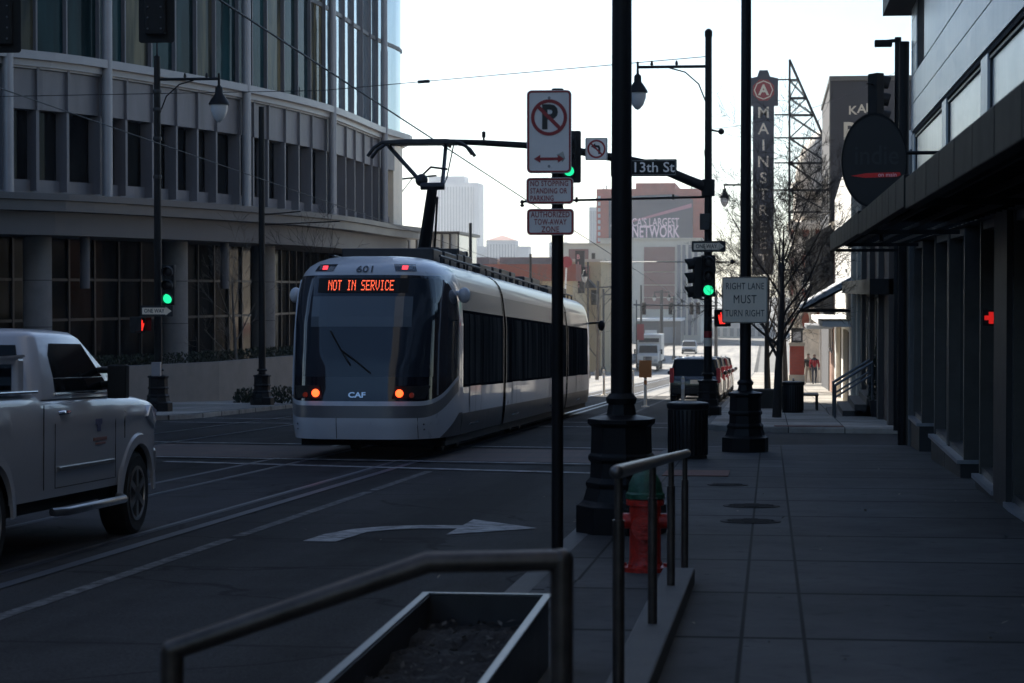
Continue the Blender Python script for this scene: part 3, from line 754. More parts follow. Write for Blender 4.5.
for sg in (-1,1):
    k = MB(); x0 = sg*0.66; patch(k,x0-0.16,x0+0.16,2.905,3.02,0.012,6,3,-sg*0.05); mk = obj('marker_lamp', k, M['trammask'], tram, smooth=0)
    k = MB(); xl = x0-sg*0.02; patch(k,xl-0.05,xl+0.04,2.93,2.995,0.018,3,3); obj('lamp_glow', k, M['markerlit'], mk, smooth=0)
    k = MB(); patch(k,xl+0.055*sg-0.0,xl+0.055*sg+0.05*sg,2.93,2.995,0.018,2,3); obj('lamp_lens', k, M['tramgrey'], mk, smooth=0)
    # tail lamps in their dark pods
    k = MB(); patch(k,sg*0.78-0.24,sg*0.78+0.24,0.90,1.10,0.012,8,3,sg*0.06); pod = obj('tail_lamp', k, M['blackmatt'], tram, smooth=0)
    p = face(sg*0.66,0.985,0.03); k = MB(); k.lathe([(0.062,0),(0.058,0.02),(0.03,0.03)], n=20)
    Mx = Matrix.Translation(p) @ Matrix.Rotation(R(90),4,'X'); k.v = [Mx @ q for q in k.v]; obj('lamp_lens', k, M['taillit'], pod)
    p = face(sg*0.84,0.955,0.03); k = MB(); k.lathe([(0.045,0),(0.04,0.02)], n=16)
    Mx = Matrix.Translation(p) @ Matrix.Rotation(R(90),4,'X'); k.v = [Mx @ q for q in k.v]; obj('turn_lens', k, M['amber'], pod)
    k = MB(); xx = sg*1.16; k.path([(xx,tail_y(xx,z)-0.012,z) for z in (0.95,1.4,1.9,2.4,2.78)],0.016,6); obj('edge_trim', k, M['tramwhite'] if sg<0 else M['tramgrey'], tram)
    # seam and bolts on the bumper
    k = MB(); k.path([face(sg*0.62+0.3,z,0.002) for z in (0.28,0.45,0.6)],0.006,4); obj('bumper_seam', k, M['blackmatt'], tram)
    k = MB()
    for z in (0.42,0.5): k.sphere(face(sg*1.0,z,0.0),0.016,8,5)
    obj('bolt', k, M['zinc'], tram)
    # cab camera pods high on the pillars
    k = MB(); k.sphere((sg*1.40,2.05,2.56),0.13,12,8,(0.8,0.8,1)); k.tube((sg*1.25,2.05,2.60),(sg*1.38,2.05,2.58),0.04); obj('camera_pod', k, M['tramwhite'], tram)
k = MB(); k.tube((1.3,TL-2.0,2.48),(1.62,TL-1.9,2.5),0.03); k.sphere((1.66,TL-1.9,2.42),0.15,12,8,(0.7,0.8,1)); obj('mirror', k, M['black'], tram)
lettering('601', 0.15, M['trammask'], tram, (0.02,0,2.93), warp=warp_face(0.016), bold=0.02, xs=1.35)
lettering('CAF', 0.115, M['silver'], tram, (0.0,0,0.955), warp=warp_face(0.02), bold=0.03, xs=1.3)
k = MB(); k.path([face(-0.28,1.66,0.03),face(-0.05,1.50,0.035),face(0.2,1.30,0.03)],0.016,6); k.path([face(-0.46,1.95,0.025),face(-0.28,1.66,0.03),face(-0.12,1.42,0.025)],0.014,6); obj('wiper', k, M['rubber'], tram)
# a pale blind and a cab partition seen through the tail glass are modelled as a frosted sun film band on the pane
k = MB(); patch(k,-0.80,0.80,2.02,2.50,0.006,12,6); obj('sun_blind', k, M['tramfilm'], tram, smooth=0)
# underfloor and bogies
k = MB(); k.bb(-1.18,1.18,1.5,TL-1.5,0.12,0.5); obj('underframe', k, M['blackmatt'], tram, smooth=0)
for yb in (4.8,14.9,TL-4.8):
    for yy in (yb-0.9,yb+0.9):
        for sg in (-1,1):
            k = MB(); k.tube((sg*0.66,yy,0.23),(sg*0.79,yy,0.23),0.29,n=20); obj('rail_wheel', k, M['darkmetal'], tram)
# roof equipment
k = MB()
rr2 = random.Random(3)
for (a,b) in SEC:
    k = MB(); y = a+0.3
    while y < b-1.2:
        L_ = rr2.uniform(0.7,2.0); h = rr2.uniform(0.12,0.24)
        k.bb(-0.78,0.78,y,min(y+L_,b-0.2),3.16,3.18+h); y += L_+rr2.uniform(0.15,0.5)
    obj('roof_equipment', k, M['darkmetal'], tram, smooth=0, bevel=0.02)
for (a,b) in SEC:
    for sg in (-1,1):
        k = MB(); k.tube((sg*0.9,a+0.2,3.23),(sg*0.9,b-0.2,3.23),0.022)
        y = a+0.3
        while y < b: k.tube((sg*0.9,y,3.08),(sg*0.9,y,3.23),0.02,n=6); y += 1.1
        obj('roof_rail', k, M['darkmetal'], tram)
# pantograph
PB = 7.6
k = MB()
for sg in (-1,1):
    k.bb(sg*0.55-0.05,sg*0.55+0.05,PB-0.7,PB+0.9,3.44,3.54)
    for yy in (PB-0.55,PB+0.75): k.lathe([(0.07,3.36),(0.11,3.39),(0.07,3.42),(0.11,3.44)],(sg*0.55,yy,0),10); k.tube((sg*0.55,yy,3.16),(sg*0.55,yy,3.38),0.035)
k.bb(-0.62,0.62,PB-0.6,PB-0.5,3.46,3.56); k.bb(-0.62,0.62,PB+0.6,PB+0.7,3.46,3.56); k.bb(-0.2,0.2,PB-0.3,PB+0.5,3.42,3.6)
pan = obj('pantograph_base', k, M['darkmetal'], tram, bevel=0.01)
knee = Vector((0.20,PB-1.1,4.68)); foot = Vector((-0.14,PB+0.1,3.52))
k = MB(); k.path([foot,knee],[0.13,0.095],10); k.tube(knee+Vector((-0.22,0,0)),knee+Vector((0.22,0,0)),0.07); k.tube(foot+Vector((0.16,0.25,0)),knee+Vector((0.08,0.05,-0.2)),0.022)
k.sphere(knee+Vector((-0.22,0.1,0.12)),0.12,10,7); k.path([knee+Vector((-0.22,0.1,0.2)),knee+Vector((-0.05,0.1,0.36)),knee+Vector((0.26,0.1,0.32))],0.02,6)
obj('lower_arm', k, M['darkmetal'], pan)
HZ = 5.60; hy = PB+0.25
k = MB(); k.tube(knee+Vector((-0.16,0,0.02)),(-0.84,hy,HZ-0.06),0.04); k.tube(knee+Vector((0.18,0,0.02)),(0.25,hy,HZ-0.02),0.038); k.path([knee+Vector((0.2,0,0)),(0.34,hy-0.5,HZ-0.7),(0.40,hy,HZ-0.02)],0.012,6)
obj('upper_arm', k, M['darkmetal'], pan)
k = MB()
for yy in (hy-0.2,hy+0.2):
    k.path([(-1.22,yy,HZ-0.26),(-1.10,yy,HZ-0.10),(-0.95,yy,HZ+0.0),(-0.5,yy,HZ+0.03),(0.3,yy,HZ+0.03),(0.56,yy,HZ-0.02),(0.68,yy,HZ-0.10),(0.78,yy,HZ-0.24)],0.035,8)
k.bb(-0.9,0.46,hy-0.24,hy+0.24,HZ-0.03,HZ+0.035); k.tube((-0.84,hy-0.2,HZ-0.05),(-0.84,hy+0.2,HZ-0.05),0.03); k.tube((0.3,hy-0.2,HZ-0.05),(0.3,hy+0.2,HZ-0.05),0.03)
obj('contact_head', k, M['darkmetal'], pan, bevel=0.008)
# ================================================================== SIGNS, POLES, SIGNALS
def plate(mb, poly, y0, y1): mb.prism(poly, y0, y1, 'xz')
RAIL = thing('handrail', 'low dark pipe handrail with a sloping end in front of the planter', 'railing', (0,0,0))
D1 = 6.1
def at1(px,py): return W(px,py,D1)
a,b_,c_,d_ = at1(171,651), at1(428,563), at1(562,561), at1(562,690)
RAIL.location = (c_.x, c_.y, gz(c_.y)+WALKZ)
o0 = Vector(RAIL.location)
k = MB(); k.path([a-o0,b_-o0,c_-o0],0.030,14); k.sphere(a-o0,0.030,12,8); obj('top_rail', k, M['bronze'], RAIL)
k = MB(); k.tube(c_-o0,(0,0,0),0.032,n=14); k.sphere(c_-o0,0.0325,12,8); obj('post', k, M['bronze'], RAIL)
fl = Vector((a.x,a.y,gz(a.y)+ROADZ))
k = MB(); k.tube(a-o0,fl-o0,0.032,n=14); obj('post', k, M['bronze'], RAIL)
k = MB(); k.lathe([(0.07,0.0),(0.07,0.012),(0.036,0.016)],n=16); obj('base_flange', k, M['bronze'], RAIL)
R2 = thing('handrail', 'upright dark handrail with a pale top bar on the ramp edge beside the hydrant', 'railing', (-0.63,12.8,gz(12.8)+WALKZ))
o0 = Vector(R2.location); 
tops = [(620,476,9.5),(650.5,468,12.0),(668.5,464,14.0),(683,459,16.0)]
p0, p1 = W(618,472,9.45), W(687,453.5,16.3)
dirv = (p1-p0)
k = MB(); k.tube(p0-dirv*0.01-o0,p1-o0,0.030,n=14); k.sphere(p0-dirv*0.01-o0,0.030,12,8); obj('top_rail', k, M['railtop'], R2)
for (px,py,d) in tops:
    t_ = W(px,py,d); t_.x = p0.x+dirv.x*(t_.y-p0.y)/dirv.y; t_.z = p0.z+dirv.z*(t_.y-p0.y)/dirv.y-0.02
    f_ = Vector((t_.x,t_.y,gz(t_.y)+WALKZ+ (0.1 if t_.y<15.2 else 0)))
    k = MB(); k.tube(t_-o0,f_-o0,0.019,n=12); k.tube(f_+Vector((0,0,(t_.z-f_.z)*0.80))-o0,f_-o0,0.026,n=12); obj('post', k, M['bronze'], R2)

# planter with soil
PL = thing('planter_box', 'dark open planter box of bare soil with a pale metal rim', 'planter', (-1.35,9.4,gz(9.4)+WALKZ))
h0, hw, hl = 0.345, 0.30, 1.30
PLZ = lambda z: z
k = MB(); tk = 0.03
k.bb(-hw,hw,-hl,-hl+tk,0,h0); k.bb(-hw,hw,hl-tk,hl,0,h0); k.bb(-hw,-hw+tk,-hl+tk,hl-tk,0,h0); k.bb(hw-tk,hw,-hl+tk,hl-tk,0,h0)
obj('box', k, M['darkmetal'], PL, smooth=0)
k = MB(); r_ = 0.022
k.bb(-hw-r_/2,hw+r_/2,-hl-r_/2,-hl+0.025,h0+0.001,h0+0.012); k.bb(-hw-r_/2,hw+r_/2,hl-0.025,hl+r_/2,h0+0.001,h0+0.012)
k.bb(-hw-r_/2,-hw+0.025,-hl+0.025,hl-0.025,h0+0.001,h0+0.012); k.bb(hw-0.025,hw+r_/2,-hl+0.025,hl-0.025,h0+0.001,h0+0.012)
obj('rim', k, M['zinc'], PL, smooth=0, bevel=0.004)
k = MB(); nx_,ny_ = 14,50
vs = []
for j in range(ny_+1):
    for i in range(nx_+1):
        vs.append((-hw+tk+(2*hw-2*tk)*i/nx_, -hl+tk+(2*hl-2*tk)*j/ny_, h0-0.13+rnd.uniform(-0.022,0.022)+0.02*math.sin(j*0.5)))
k.add(vs,[(j*(nx_+1)+i,j*(nx_+1)+i+1,(j+1)*(nx_+1)+i+1,(j+1)*(nx_+1)+i) for j in range(ny_) for i in range(nx_)])
soil = obj('soil', k, M['soil'], PL, smooth=60)
k = MB()
for _ in range(150):
    x,y,z = rnd.uniform(-hw+0.05,hw-0.05), rnd.uniform(-hl+0.06,hl-0.06), h0-0.105
    Mx = Matrix.Translation((x,y,z)) @ Euler((rnd.uniform(-.7,.7),rnd.uniform(-.7,.7),rnd.uniform(0,6))).to_matrix().to_4x4()
    s_ = rnd.uniform(0.008,0.022)
    k.add([(-s_,0,0),(0,-s_*0.5,0.003),(s_*1.3,0,0),(0,s_*0.5,0.003)],[(0,1,2,3)],Mx)
lf = obj('leaf_litter', k, M['mulch'], soil, smooth=0); lf['kind'] = 'stuff'

# no parking sign post
def post_thing(name, label, cat, base, **kw): return thing(name, label, cat, base, **kw)
NP = B(557,16.0); NP.x, NP.y = xy(557.5,16.0)
SP = thing('sign_post', 'thin black post carrying the no parking signs at the kerb', 'sign post', (NP.x,NP.y,gz(NP.y)+WALKZ))
k = MB(); k.tube((0,0,0),(0,0,3.43),0.043,n=14); obj('post', k, M['black'], SP)
k = MB(); k.lathe([(0.075,0),(0.075,0.02),(0.05,0.05)],n=16); obj('base_collar', k, M['black'], SP)
def wz(py,d): return EYE+(HOR-py)*d/F
yd = NP.y
def sign_at(name,label,px,py,d,cat='sign',rz=0.0,group=None):
    p = W(px,py,d); return thing(name,label,cat,p,rz,group)
s1 = sign_at('no_parking_sign','tall white no parking sign with crossed letter P and red double arrow',549,132,15.93)
ppm = F/15.93; w_,h_ = 45/ppm, 83/ppm
k = MB(); plate(k, rrect(w_,h_,0.035),0,0.004); obj('plate', k, M['signback'], s1, smooth=0)
k = MB(); plate(k, rrect(w_-0.004,h_-0.004,0.035),-0.002,0.0); obj('face', k, M['signwhite'], s1, smooth=0)
def frame_ring(mb, w, h, r, t, y0, y1):
    o_ = rrect(w,h,r); i_ = rrect(w-2*t,h-2*t,max(0.004,r-t)); n = len(o_)
    vs = [(p[0],y,p[1]) for y in (y0,y1) for p in o_]+[(p[0],y,p[1]) for y in (y0,y1) for p in i_]
    fs = []
    for q in range(n):
        e = (q+1)%n; fs += [(q,e,2*n+e,2*n+q),(q,n+q,n+e,e),(2*n+q,2*n+e,3*n+e,3*n+q),(n+q,3*n+q,3*n+e,n+e)]
    mb.add(vs,fs)
k = MB(); frame_ring(k,w_-0.012,h_-0.012,0.030,0.012,-0.005,-0.002); obj('border', k, M['signred'], s1, smooth=0)
k = MB(); cz_ = 0.10; r_ = 0.128; k.ring(0,cz_,r_-0.024,r_,-0.006,-0.002)
Mx = Matrix.Translation((0,0,cz_)) @ Matrix.Rotation(R(45),4,'Y'); k.bb(-r_+0.01,r_-0.01,-0.0075,-0.002,-0.013,0.013,Mx); obj('prohibition_ring', k, M['signred'], s1, smooth=0)
lettering('P', 0.235, M['signblack'], s1, (0.0,-0.004,cz_-0.005), bold=0.035, xs=0.95)
k = MB(); az = -0.192; ar = [(-0.108,az),(-0.062,az+0.028),(-0.062,az+0.010),(0.062,az+0.010),(0.062,az+0.028),(0.108,az),(0.062,az-0.028),(0.062,az-0.010),(-0.062,az-0.010),(-0.062,az-0.028)]
plate(k,ar,-0.005,-0.002); obj('arrow', k, M['signred'], s1, smooth=0)
k = MB()
for zz in (h_/2-0.055,-h_/2+0.05): k.lathe([(0.010,0),(0.008,0.006)],n=10,M=Matrix.Translation((0,-0.002,zz))@Matrix.Rotation(R(90),4,'X'))
obj('bolt', k, M['signback'], s1)
k = MB(); plate(k,[(0.055,-0.165),(0.10,-0.14),(0.115,-0.19),(0.095,-0.215),(0.075,-0.185)],-0.0035,-0.002); obj('sticker_residue', k, M['tramgrey'], s1, smooth=0)
for (px,py,lines,lab,sz) in [(549.8,191,('NO STOPPING','STANDING OR','PARKING'),'small red and white plate reading no stopping standing or parking',0.062),
                          (550.3,222,('AUTHORIZED','TOW-AWAY','ZONE'),'small red and white plate reading authorized tow away zone',0.066)]:
    s2 = sign_at('tow_away_sign' if 'AUTH' in lines[0] else 'no_stopping_sign',lab,px,py,15.93)
    w2,h2 = 47.5/ppm, 26.5/ppm
    k = MB(); plate(k, rrect(w2,h2,0.03),0,0.004); obj('plate', k, M['signback'], s2, smooth=0)
    k = MB(); plate(k, rrect(w2-0.003,h2-0.003,0.03),-0.002,0); obj('face', k, M['signwhite'], s2, smooth=0)
    k = MB(); frame_ring(k,w2-0.01,h2-0.01,0.026,0.013,-0.005,-0.002); obj('border', k, M['signred'], s2, smooth=0)
    for i,l in enumerate(lines):
        al = 'CENTER' if 'AUTH' in lines[0] else 'LEFT'
        lettering(l, sz*0.86, M['signred'], s2, (0 if al=='CENTER' else -w2/2+0.028,-0.003,0.050-0.052*i), align=al, bold=0.012, spacing=1.08, fit={'NO STOPPING':0.268,'STANDING OR':0.262,'PARKING':0.165,'AUTHORIZED':0.275,'TOW-AWAY':0.23,'ZONE':0.125}[l])

# decorative street lamp poles
BASEP = [(0.36,0),(0.36,0.22),(0.33,0.235),(0.305,0.26),(0.29,0.31),(0.275,0.36),(0.285,0.38),(0.285,0.40),(0.25,0.44),(0.245,0.56),(0.265,0.58),(0.265,0.61),(0.245,0.63),(0.24,0.84),(0.27,0.865),(0.27,0.90),(0.20,0.915),(0.12,0.93),(0.105,1.02),(0.095,1.05)]
def lamp_pole(name,label,base,top,cat='street lamp',r=0.08,sc=1.0,group='black street poles with stepped bases',rz=0.2):
    t = thing(name,label,cat,base,0,group)
    k = MB(); k.lathe([(a*sc,z*sc) for a,z in BASEP],n=8,rot=rz); obj('base', k, M['black'], t, smooth=25, bevel=0.006)
    k = MB(); k.tube((0,0,0.9*sc),(0,0,top),r*1.1,r*0.86,n=16); obj('pole', k, M['black'], t)
    k = MB(); k.lathe([(r*1.5,1.02*sc),(r*1.6,1.06*sc),(r*1.2,1.10*sc)],n=16); obj('collar', k, M['black'], t)
    return t
def pendant(t, p, sc=1.0):
    k = MB(); k.lathe([(0.03*sc,0),(0.035*sc,-0.15*sc),(0.09*sc,-0.20*sc),(0.10*sc,-0.36*sc),(0.20*sc,-0.50*sc),(0.26*sc,-0.60*sc),(0.26*sc,-0.64*sc)],p,18); o = obj('lamp_shade', k, M['black'], t)
    k = MB(); k.lathe([(0.22*sc,-0.63*sc),(0.21*sc,-0.78*sc),(0.15*sc,-0.95*sc),(0.07*sc,-1.05*sc),(0.01*sc,-1.08*sc)],p,18); obj('globe', k, M['globe'], o)
def lamp_arm(t, z, x1, sg, sc=1.0, rise=0.0):
    k = MB(); k.path([(0,0,z),(x1,0,z+rise)],0.04,10); k.path([(sg*0.05,0,z-0.95),(sg*0.25,0,z-0.45),(sg*0.6,0,z-0.14),(sg*1.0,0,z-0.03)],0.018,8)
    for q in (0.45,0.8): k.lathe([(0.02,0.04),(0.045,0.06),(0.02,0.16)],(x1*q,0,z+rise*q),8)
    k.tube((x1,0,z+rise+0.14),(x1,0,z+rise-0.05),0.03); obj('arm', k, M['black'], t)
    pendant(t,(x1,0,z+rise-0.02),sc)
LP1 = lamp_pole('street_pole','thick black pole with a stepped base nearest the camera by the hydrant',B(614,19.5),9.5,'street pole',0.085,1.10)
LP1.location.x, LP1.location.y = xy(621.5,19.5); 
k = MB(); k.bb(-0.06,0.06,-0.09,0.09,0.42,0.6); obj('access_door', k, M['black'], LP1, bevel=0.005)
LP2 = lamp_pole('street_pole','black pole with the right lane must turn right sign on it',B(745.5,36.0),12.0,'street pole',0.083,1.05)
LP3 = lamp_pole('street_lamp','far corner black lamp pole with a long mast arm over the street',B(708,58.0),9.75,'street lamp',0.10,1.0)
z3 = lambda py: wz(py,58.0)-LP3.location.z
lamp_arm(LP3, z3(67), -1.82, -1, 1.0)
k = MB(); pp = [(708,188),(690,181),(655,166),(625,159),(600,155),(560,147),(520,144),(482,141.5),(424,139)]
L3 = Vector(LP3.location)
pw = []
for px,py in pp:
    v = W(px,py,58.0); v.y = L3.y; v.x = L3.x+(px-708)/F*58.0*1.0; pw.append(v-L3)
k.path(pw,[0.14,0.13,0.12,0.11,0.105,0.095,0.085,0.08,0.06],12); k.lathe([(0.15,-0.22),(0.17,-0.2),(0.17,0.2),(0.15,0.22)],(0,0,pw[0].z),12); obj('mast_arm', k, M['black'], LP3)
k = MB(); q = pw[7]; k.tube(q,q+Vector((0,0,0.16)),0.025); k.lathe([(0.05,0.14),(0.05,0.28),(0.02,0.30)],q,10); obj('detector', k, M['black'], LP3)
k = MB(); k.box((-0.08,-0.14,z3(222)),(0.26,0.2,0.42)); obj('junction_box', k, M['darkmetal'], LP3, bevel=0.02)
k = MB(); k.tube((0,0,z3(262)),(0.55,0,z3(262)),0.02); k.sphere((0.62,0,z3(262)),0.06); k.tube((0,0,z3(130)),(0.28,0,z3(132)),0.025); k.sphere((0.33,0,z3(132)),0.08); obj('bracket', k, M['black'], LP3)
k = MB(); k.lathe([(0.108,z3(346)),(0.108,z3(338))],n=16); obj('sticker_band', k, M['signcream'], LP3); k = MB(); k.lathe([(0.108,z3(337.5)),(0.108,z3(331))],n=16); obj('sticker_band', k, M['signred'], LP3)
k = MB(); k.lathe([(0.07,0),(0.10,0.02),(0.10,0.16),(0.04,0.22)],(0,0,9.72),12); obj('cap', k, M['black'], LP3)
# tramway bracket arm for the contact wire
k = MB(); zb = z3(197); k.tube((0,0,zb),(-4.78,0,zb-0.10),0.032); k.tube((0,0,zb+0.02),(-0.1,0,zb+1.2),0.012); k.lathe([(0.03,-0.14),(0.06,-0.10),(0.03,-0.06),(0.06,-0.02),(0.03,0.04)],(-4.82,0,zb-0.1),8); k.box((-3.4,0,zb-0.06),(0.06,0.06,0.14)); k.box((-0.9,0,zb-0.0),(0.06,0.06,0.14)); obj('wire_bracket', k, M['black'], LP3)

def signal(name,label,loc,rz=0,lit=None,back=False,group='traffic signals at the crossing',sc=1.0,plate_=False,n=3):
    t = thing(name,label,'traffic signal',loc,rz,group)
    H = 0.355*n*sc; w = 0.17*sc
    k = MB(); k.bb(-w,w,0.0,0.19*sc,-H/2,H/2); obj('housing', k, M['blackmatt'], t, bevel=0.02*sc)
    if plate_:
        k = MB(); plate(k, rrect(0.60*sc,H+0.26*sc,0.05*sc),0.05,0.06); bp_ = obj('backplate', k, M['blackmatt'], t, smooth=0)
    for i in range(n):
        z = H/2-(i+0.5)*H/n
        k = MB(); r_ = 0.15*sc
        vs = []; m_ = 18
        for yy,dz in ((0.0,0),(-0.24*sc,-0.02)):
            for rr_ in (r_,r_-0.012*sc):
                for q in range(m_+1):
                    a = R(-55+290*q/m_); L_ = yy if yy==0 else yy*(0.55+0.45*max(0,math.sin(a)))
                    vs.append((math.cos(a)*rr_,L_,z+math.sin(a)*rr_+dz))
        w1 = m_+1; fs = []
        for q in range(m_):
            fs += [(q,q+1,2*w1+q+1,2*w1+q),(w1+q,3*w1+q,3*w1+q+1,w1+q+1),(2*w1+q,2*w1+q+1,3*w1+q+1,3*w1+q)]
        k.add(vs,fs); vo = obj('visor', k, M['blackmatt'], t)
        k = MB(); k.lathe([(0.13*sc,0.0),(0.12*sc,0.025*sc),(0.06*sc,0.045*sc),(0.01,0.05*sc)],n=20,M=Matrix.Translation((0,0.0,z))@Matrix.Rotation(R(90),4,'X'))
        obj('lens', k, M[lit[1]] if lit and lit[0]==i else M['lensoff'], t)
    if back:
        k = MB()
        for i in range(n):
            z = H/2-(i+0.5)*H/n
            for sx in (-0.11,0.11):
                k.sphere((sx*sc,0.20*sc,z+0.09*sc),0.018*sc,8,5)
                k.sphere((sx*sc,0.20*sc,z-0.09*sc),0.018*sc,8,5)
        obj('latch', k, M['zinc'], t)
    return t
def bracket(t, pts, r=0.02):
    k = MB(); k.path(pts,r,8); obj('bracket', k, M['black'], t)
# signals on the far corner pole
s = signal('traffic_signal','side-on traffic signal with hooded lenses left of the far corner pole',W(693.5,278,57.6),R(-78)); 
bracket(s,[(0.0,0.15,0.53),(-0.0,0.40,0.58)]); bracket(s,[(0.0,0.15,-0.53),(0.0,0.40,-0.58)])
s = signal('traffic_signal','green traffic signal in front of the far corner pole',W(708.5,276,57.5),0,(2,'greenlit')); bracket(s,[(0,0.15,0.5),(0,0.5,0.5)])
def walk_signal(label,loc,rz=0,lit='redlit'):
    t = thing('pedestrian_signal',label,'pedestrian signal',loc,rz,'pedestrian signals')
    k = MB(); k.bb(-0.21,0.21,0,0.2,-0.22,0.22); obj('housing', k, M['blackmatt'], t, bevel=0.02)
    k = MB(); k.bb(-0.21,0.21,-0.2,-0.003,0.19,0.205); k.bb(-0.21,-0.198,-0.2,-0.003,-0.16,0.19); k.bb(0.198,0.21,-0.2,-0.003,-0.16,0.19); obj('visor', k, M['blackmatt'], t, smooth=0)
    k = MB(); hand = [(-0.07,-0.15),(0.06,-0.15),(0.10,-0.06),(0.14,0.03),(0.12,0.05),(0.08,0.0),(0.075,0.12),(0.05,0.13),(0.035,0.02),(0.03,0.16),(0.0,0.16),(-0.005,0.02),(-0.03,0.15),(-0.055,0.14),(-0.045,0.0),(-0.085,0.09),(-0.11,0.07),(-0.09,-0.06)]
    plate(k,hand,-0.012,-0.002); obj('hand_symbol', k, M[lit], t, smooth=0)
    return t
s = walk_signal('red hand pedestrian signal half hidden behind the right lane sign',W(722.5,318,57.4)); bracket(s,[(0,0.1,0),(-0.38,0.3,0.0)],0.025)
s = signal('traffic_signal','green traffic signal with backplate on the mast arm behind the no parking sign',W(569,157,57.3),0,(2,'greenlit'),plate_=True); bracket(s,[(0,0.15,0.3),(0,0.45,0.3)],0.03)
def oneway(label,px,py,d,w,h,rz=0,arrow=1):
    t = sign_at('one_way_sign',label,px,py,d,'sign',rz,'one way signs')
    k = MB(); plate(k, rrect(w,h,0.02),0,0.004); obj('plate', k, M['signblack'], t, smooth=0)
    ar = [(-w*0.44,-h*0.30),(w*0.28,-h*0.30),(w*0.28,-h*0.40),(w*0.46,0),(w*0.28,h*0.40),(w*0.28,h*0.30),(-w*0.44,h*0.30)]
    k = MB(); plate(k,ar,-0.003,0.0); obj('arrow', k, M['signcream'], t, smooth=0)
    lettering('ONE WAY', h*0.50, M['signblack'], t, (-w*0.07,-0.004,0), bold=0.015, fit=w*0.62)
    return t
oneway('black and white one way sign on the far corner pole',708.5,246.5,57.3,0.86,0.28)
# no left turn sign on the mast arm
t = sign_at('no_left_turn_sign','small square no left turn sign on the mast arm',596.3,149.3,57.5)
w_ = 0.57; k = MB(); plate(k, rrect(w_,w_,0.03),0,0.004); obj('plate', k, M['signback'], t, smooth=0)
k = MB(); plate(k, rrect(w_-0.004,w_-0.004,0.03),-0.002,0); obj('face', k, M['signwhite'], t, smooth=0)
k = MB(); frame_ring(k,w_-0.02,w_-0.02,0.03,0.012,-0.0045,-0.002); obj('border', k, M['signblack'], t, smooth=0)
k = MB(); k.ring(0,0,0.19,0.235,-0.007,-0.002); k.bb(-0.2,0.2,-0.008,-0.002,-0.02,0.02,Matrix.Rotation(R(45),4,'Y')); obj('prohibition_ring', k, M['signred'], t, smooth=0)
k = MB(); plate(k,[(0.10,-0.13),(0.10,0.03),(0.07,0.09),(0.0,0.10),(-0.03,0.10),(-0.03,0.145),(-0.14,0.07),(-0.03,-0.005),(-0.03,0.04),(0.02,0.04),(0.045,0.02),(0.045,-0.13)],-0.005,-0.002); obj('arrow', k, M['signblack'], t, smooth=0)
t = sign_at('street_name_sign','dark 13th St street name sign hung from the mast arm',643.5,168,57.4)
w_,h_ = 66/39.2, 17/39.2
k = MB(); plate(k, rrect(w_,h_,0.03),-0.01,0.02); obj('plate', k, M['signgreen'], t, smooth=0)
k = MB(); frame_ring(k,w_-0.06,h_-0.06,0.03,0.012,-0.013,-0.010); obj('border', k, M['tramgrey'], t, smooth=0)
lettering('13th St', 0.36, M['signwhite'], t, (0.24,-0.012,0.0), bold=0.008, fit=1.02)
k = MB(); k.tube((-0.5,0,h_/2),(-0.5,0.1,h_/2+0.2),0.02); k.tube((0.3,0,h_/2),(0.3,0.1,h_/2-0.02),0.02); obj('bracket', k, M['black'], t)
# right lane must turn right
t = sign_at('lane_sign','square weathered white sign reading right lane must turn right',744.8,300,35.75)
w_,h_ = 45.5/62.9, 46/62.9
k = MB(); plate(k, rrect(w_,h_,0.035),0,0.004); obj('plate', k, M['signback'], t, smooth=0)
k = MB(); plate(k, rrect(w_-0.004,h_-0.004,0.035),-0.002,0); obj('face', k, M['signcream'], t, smooth=0)
k = MB(); frame_ring(k,w_-0.012,h_-0.012,0.03,0.011,-0.004,-0.002); obj('border', k, M['signblack'], t, smooth=0)
for l,z,sz,ft in (('RIGHT LANE',0.215,0.15,0.60),('MUST',0.005,0.19,0.36),('TURN RIGHT',-0.215,0.15,0.62)):
    lettering(l, sz, M['signblack'], t, (0,-0.003,z), bold=0.0, fit=ft, spacing=1.08)
k = MB(); k.tube((0,0.03,0.25),(0,0.10,0.25),0.03); k.tube((0,0.03,-0.25),(0,0.10,-0.25),0.03); obj('bracket', k, M['black'], t)

# hydrant
p = B(645.5,16.0); HY = thing('fire_hydrant','red fire hydrant with a green bonnet behind the ramp handrail','fire hydrant',p)
k = MB(); k.lathe([(0.165,0),(0.165,0.035),(0.125,0.045),(0.115,0.07),(0.112,0.10),(0.112,0.47),(0.135,0.475),(0.135,0.515),(0.115,0.52)],n=24); obj('barrel', k, M['hydrantred'], HY)
k = MB()
for q in range(8):
    a = 2*math.pi*q/8; k.lathe([(0.014,0.035),(0.014,0.06)],(math.cos(a)*0.145,math.sin(a)*0.145,0),6)
obj('flange_bolt', k, M['hydrantred'], HY)
k = MB(); k.lathe([(0.14,0.522),(0.14,0.555),(0.125,0.57),(0.115,0.63),(0.085,0.69),(0.045,0.72),(0.03,0.725),(0.03,0.765)],n=24); obj('bonnet', k, M['hydrantgreen'], HY)
for sg in (-1,1):
    k = MB(); k.tube((sg*0.10,0,0.36),(sg*0.165,0,0.36),0.055,n=16); k.tube((sg*0.165,0,0.36),(sg*0.185,0,0.36),0.066,n=16); k.tube((sg*0.185,0,0.36),(sg*0.21,0,0.36),0.02,n=5); obj('hose_cap', k, M['hydrantred'], HY)
k = MB(); k.tube((0,-0.09,0.33),(0,-0.17,0.33),0.075,n=18); k.tube((0,-0.17,0.33),(0,-0.195,0.33),0.088,n=18); k.tube((0,-0.195,0.33),(0,-0.22,0.33),0.02,n=5); obj('pumper_cap', k, M['hydrantred'], HY)

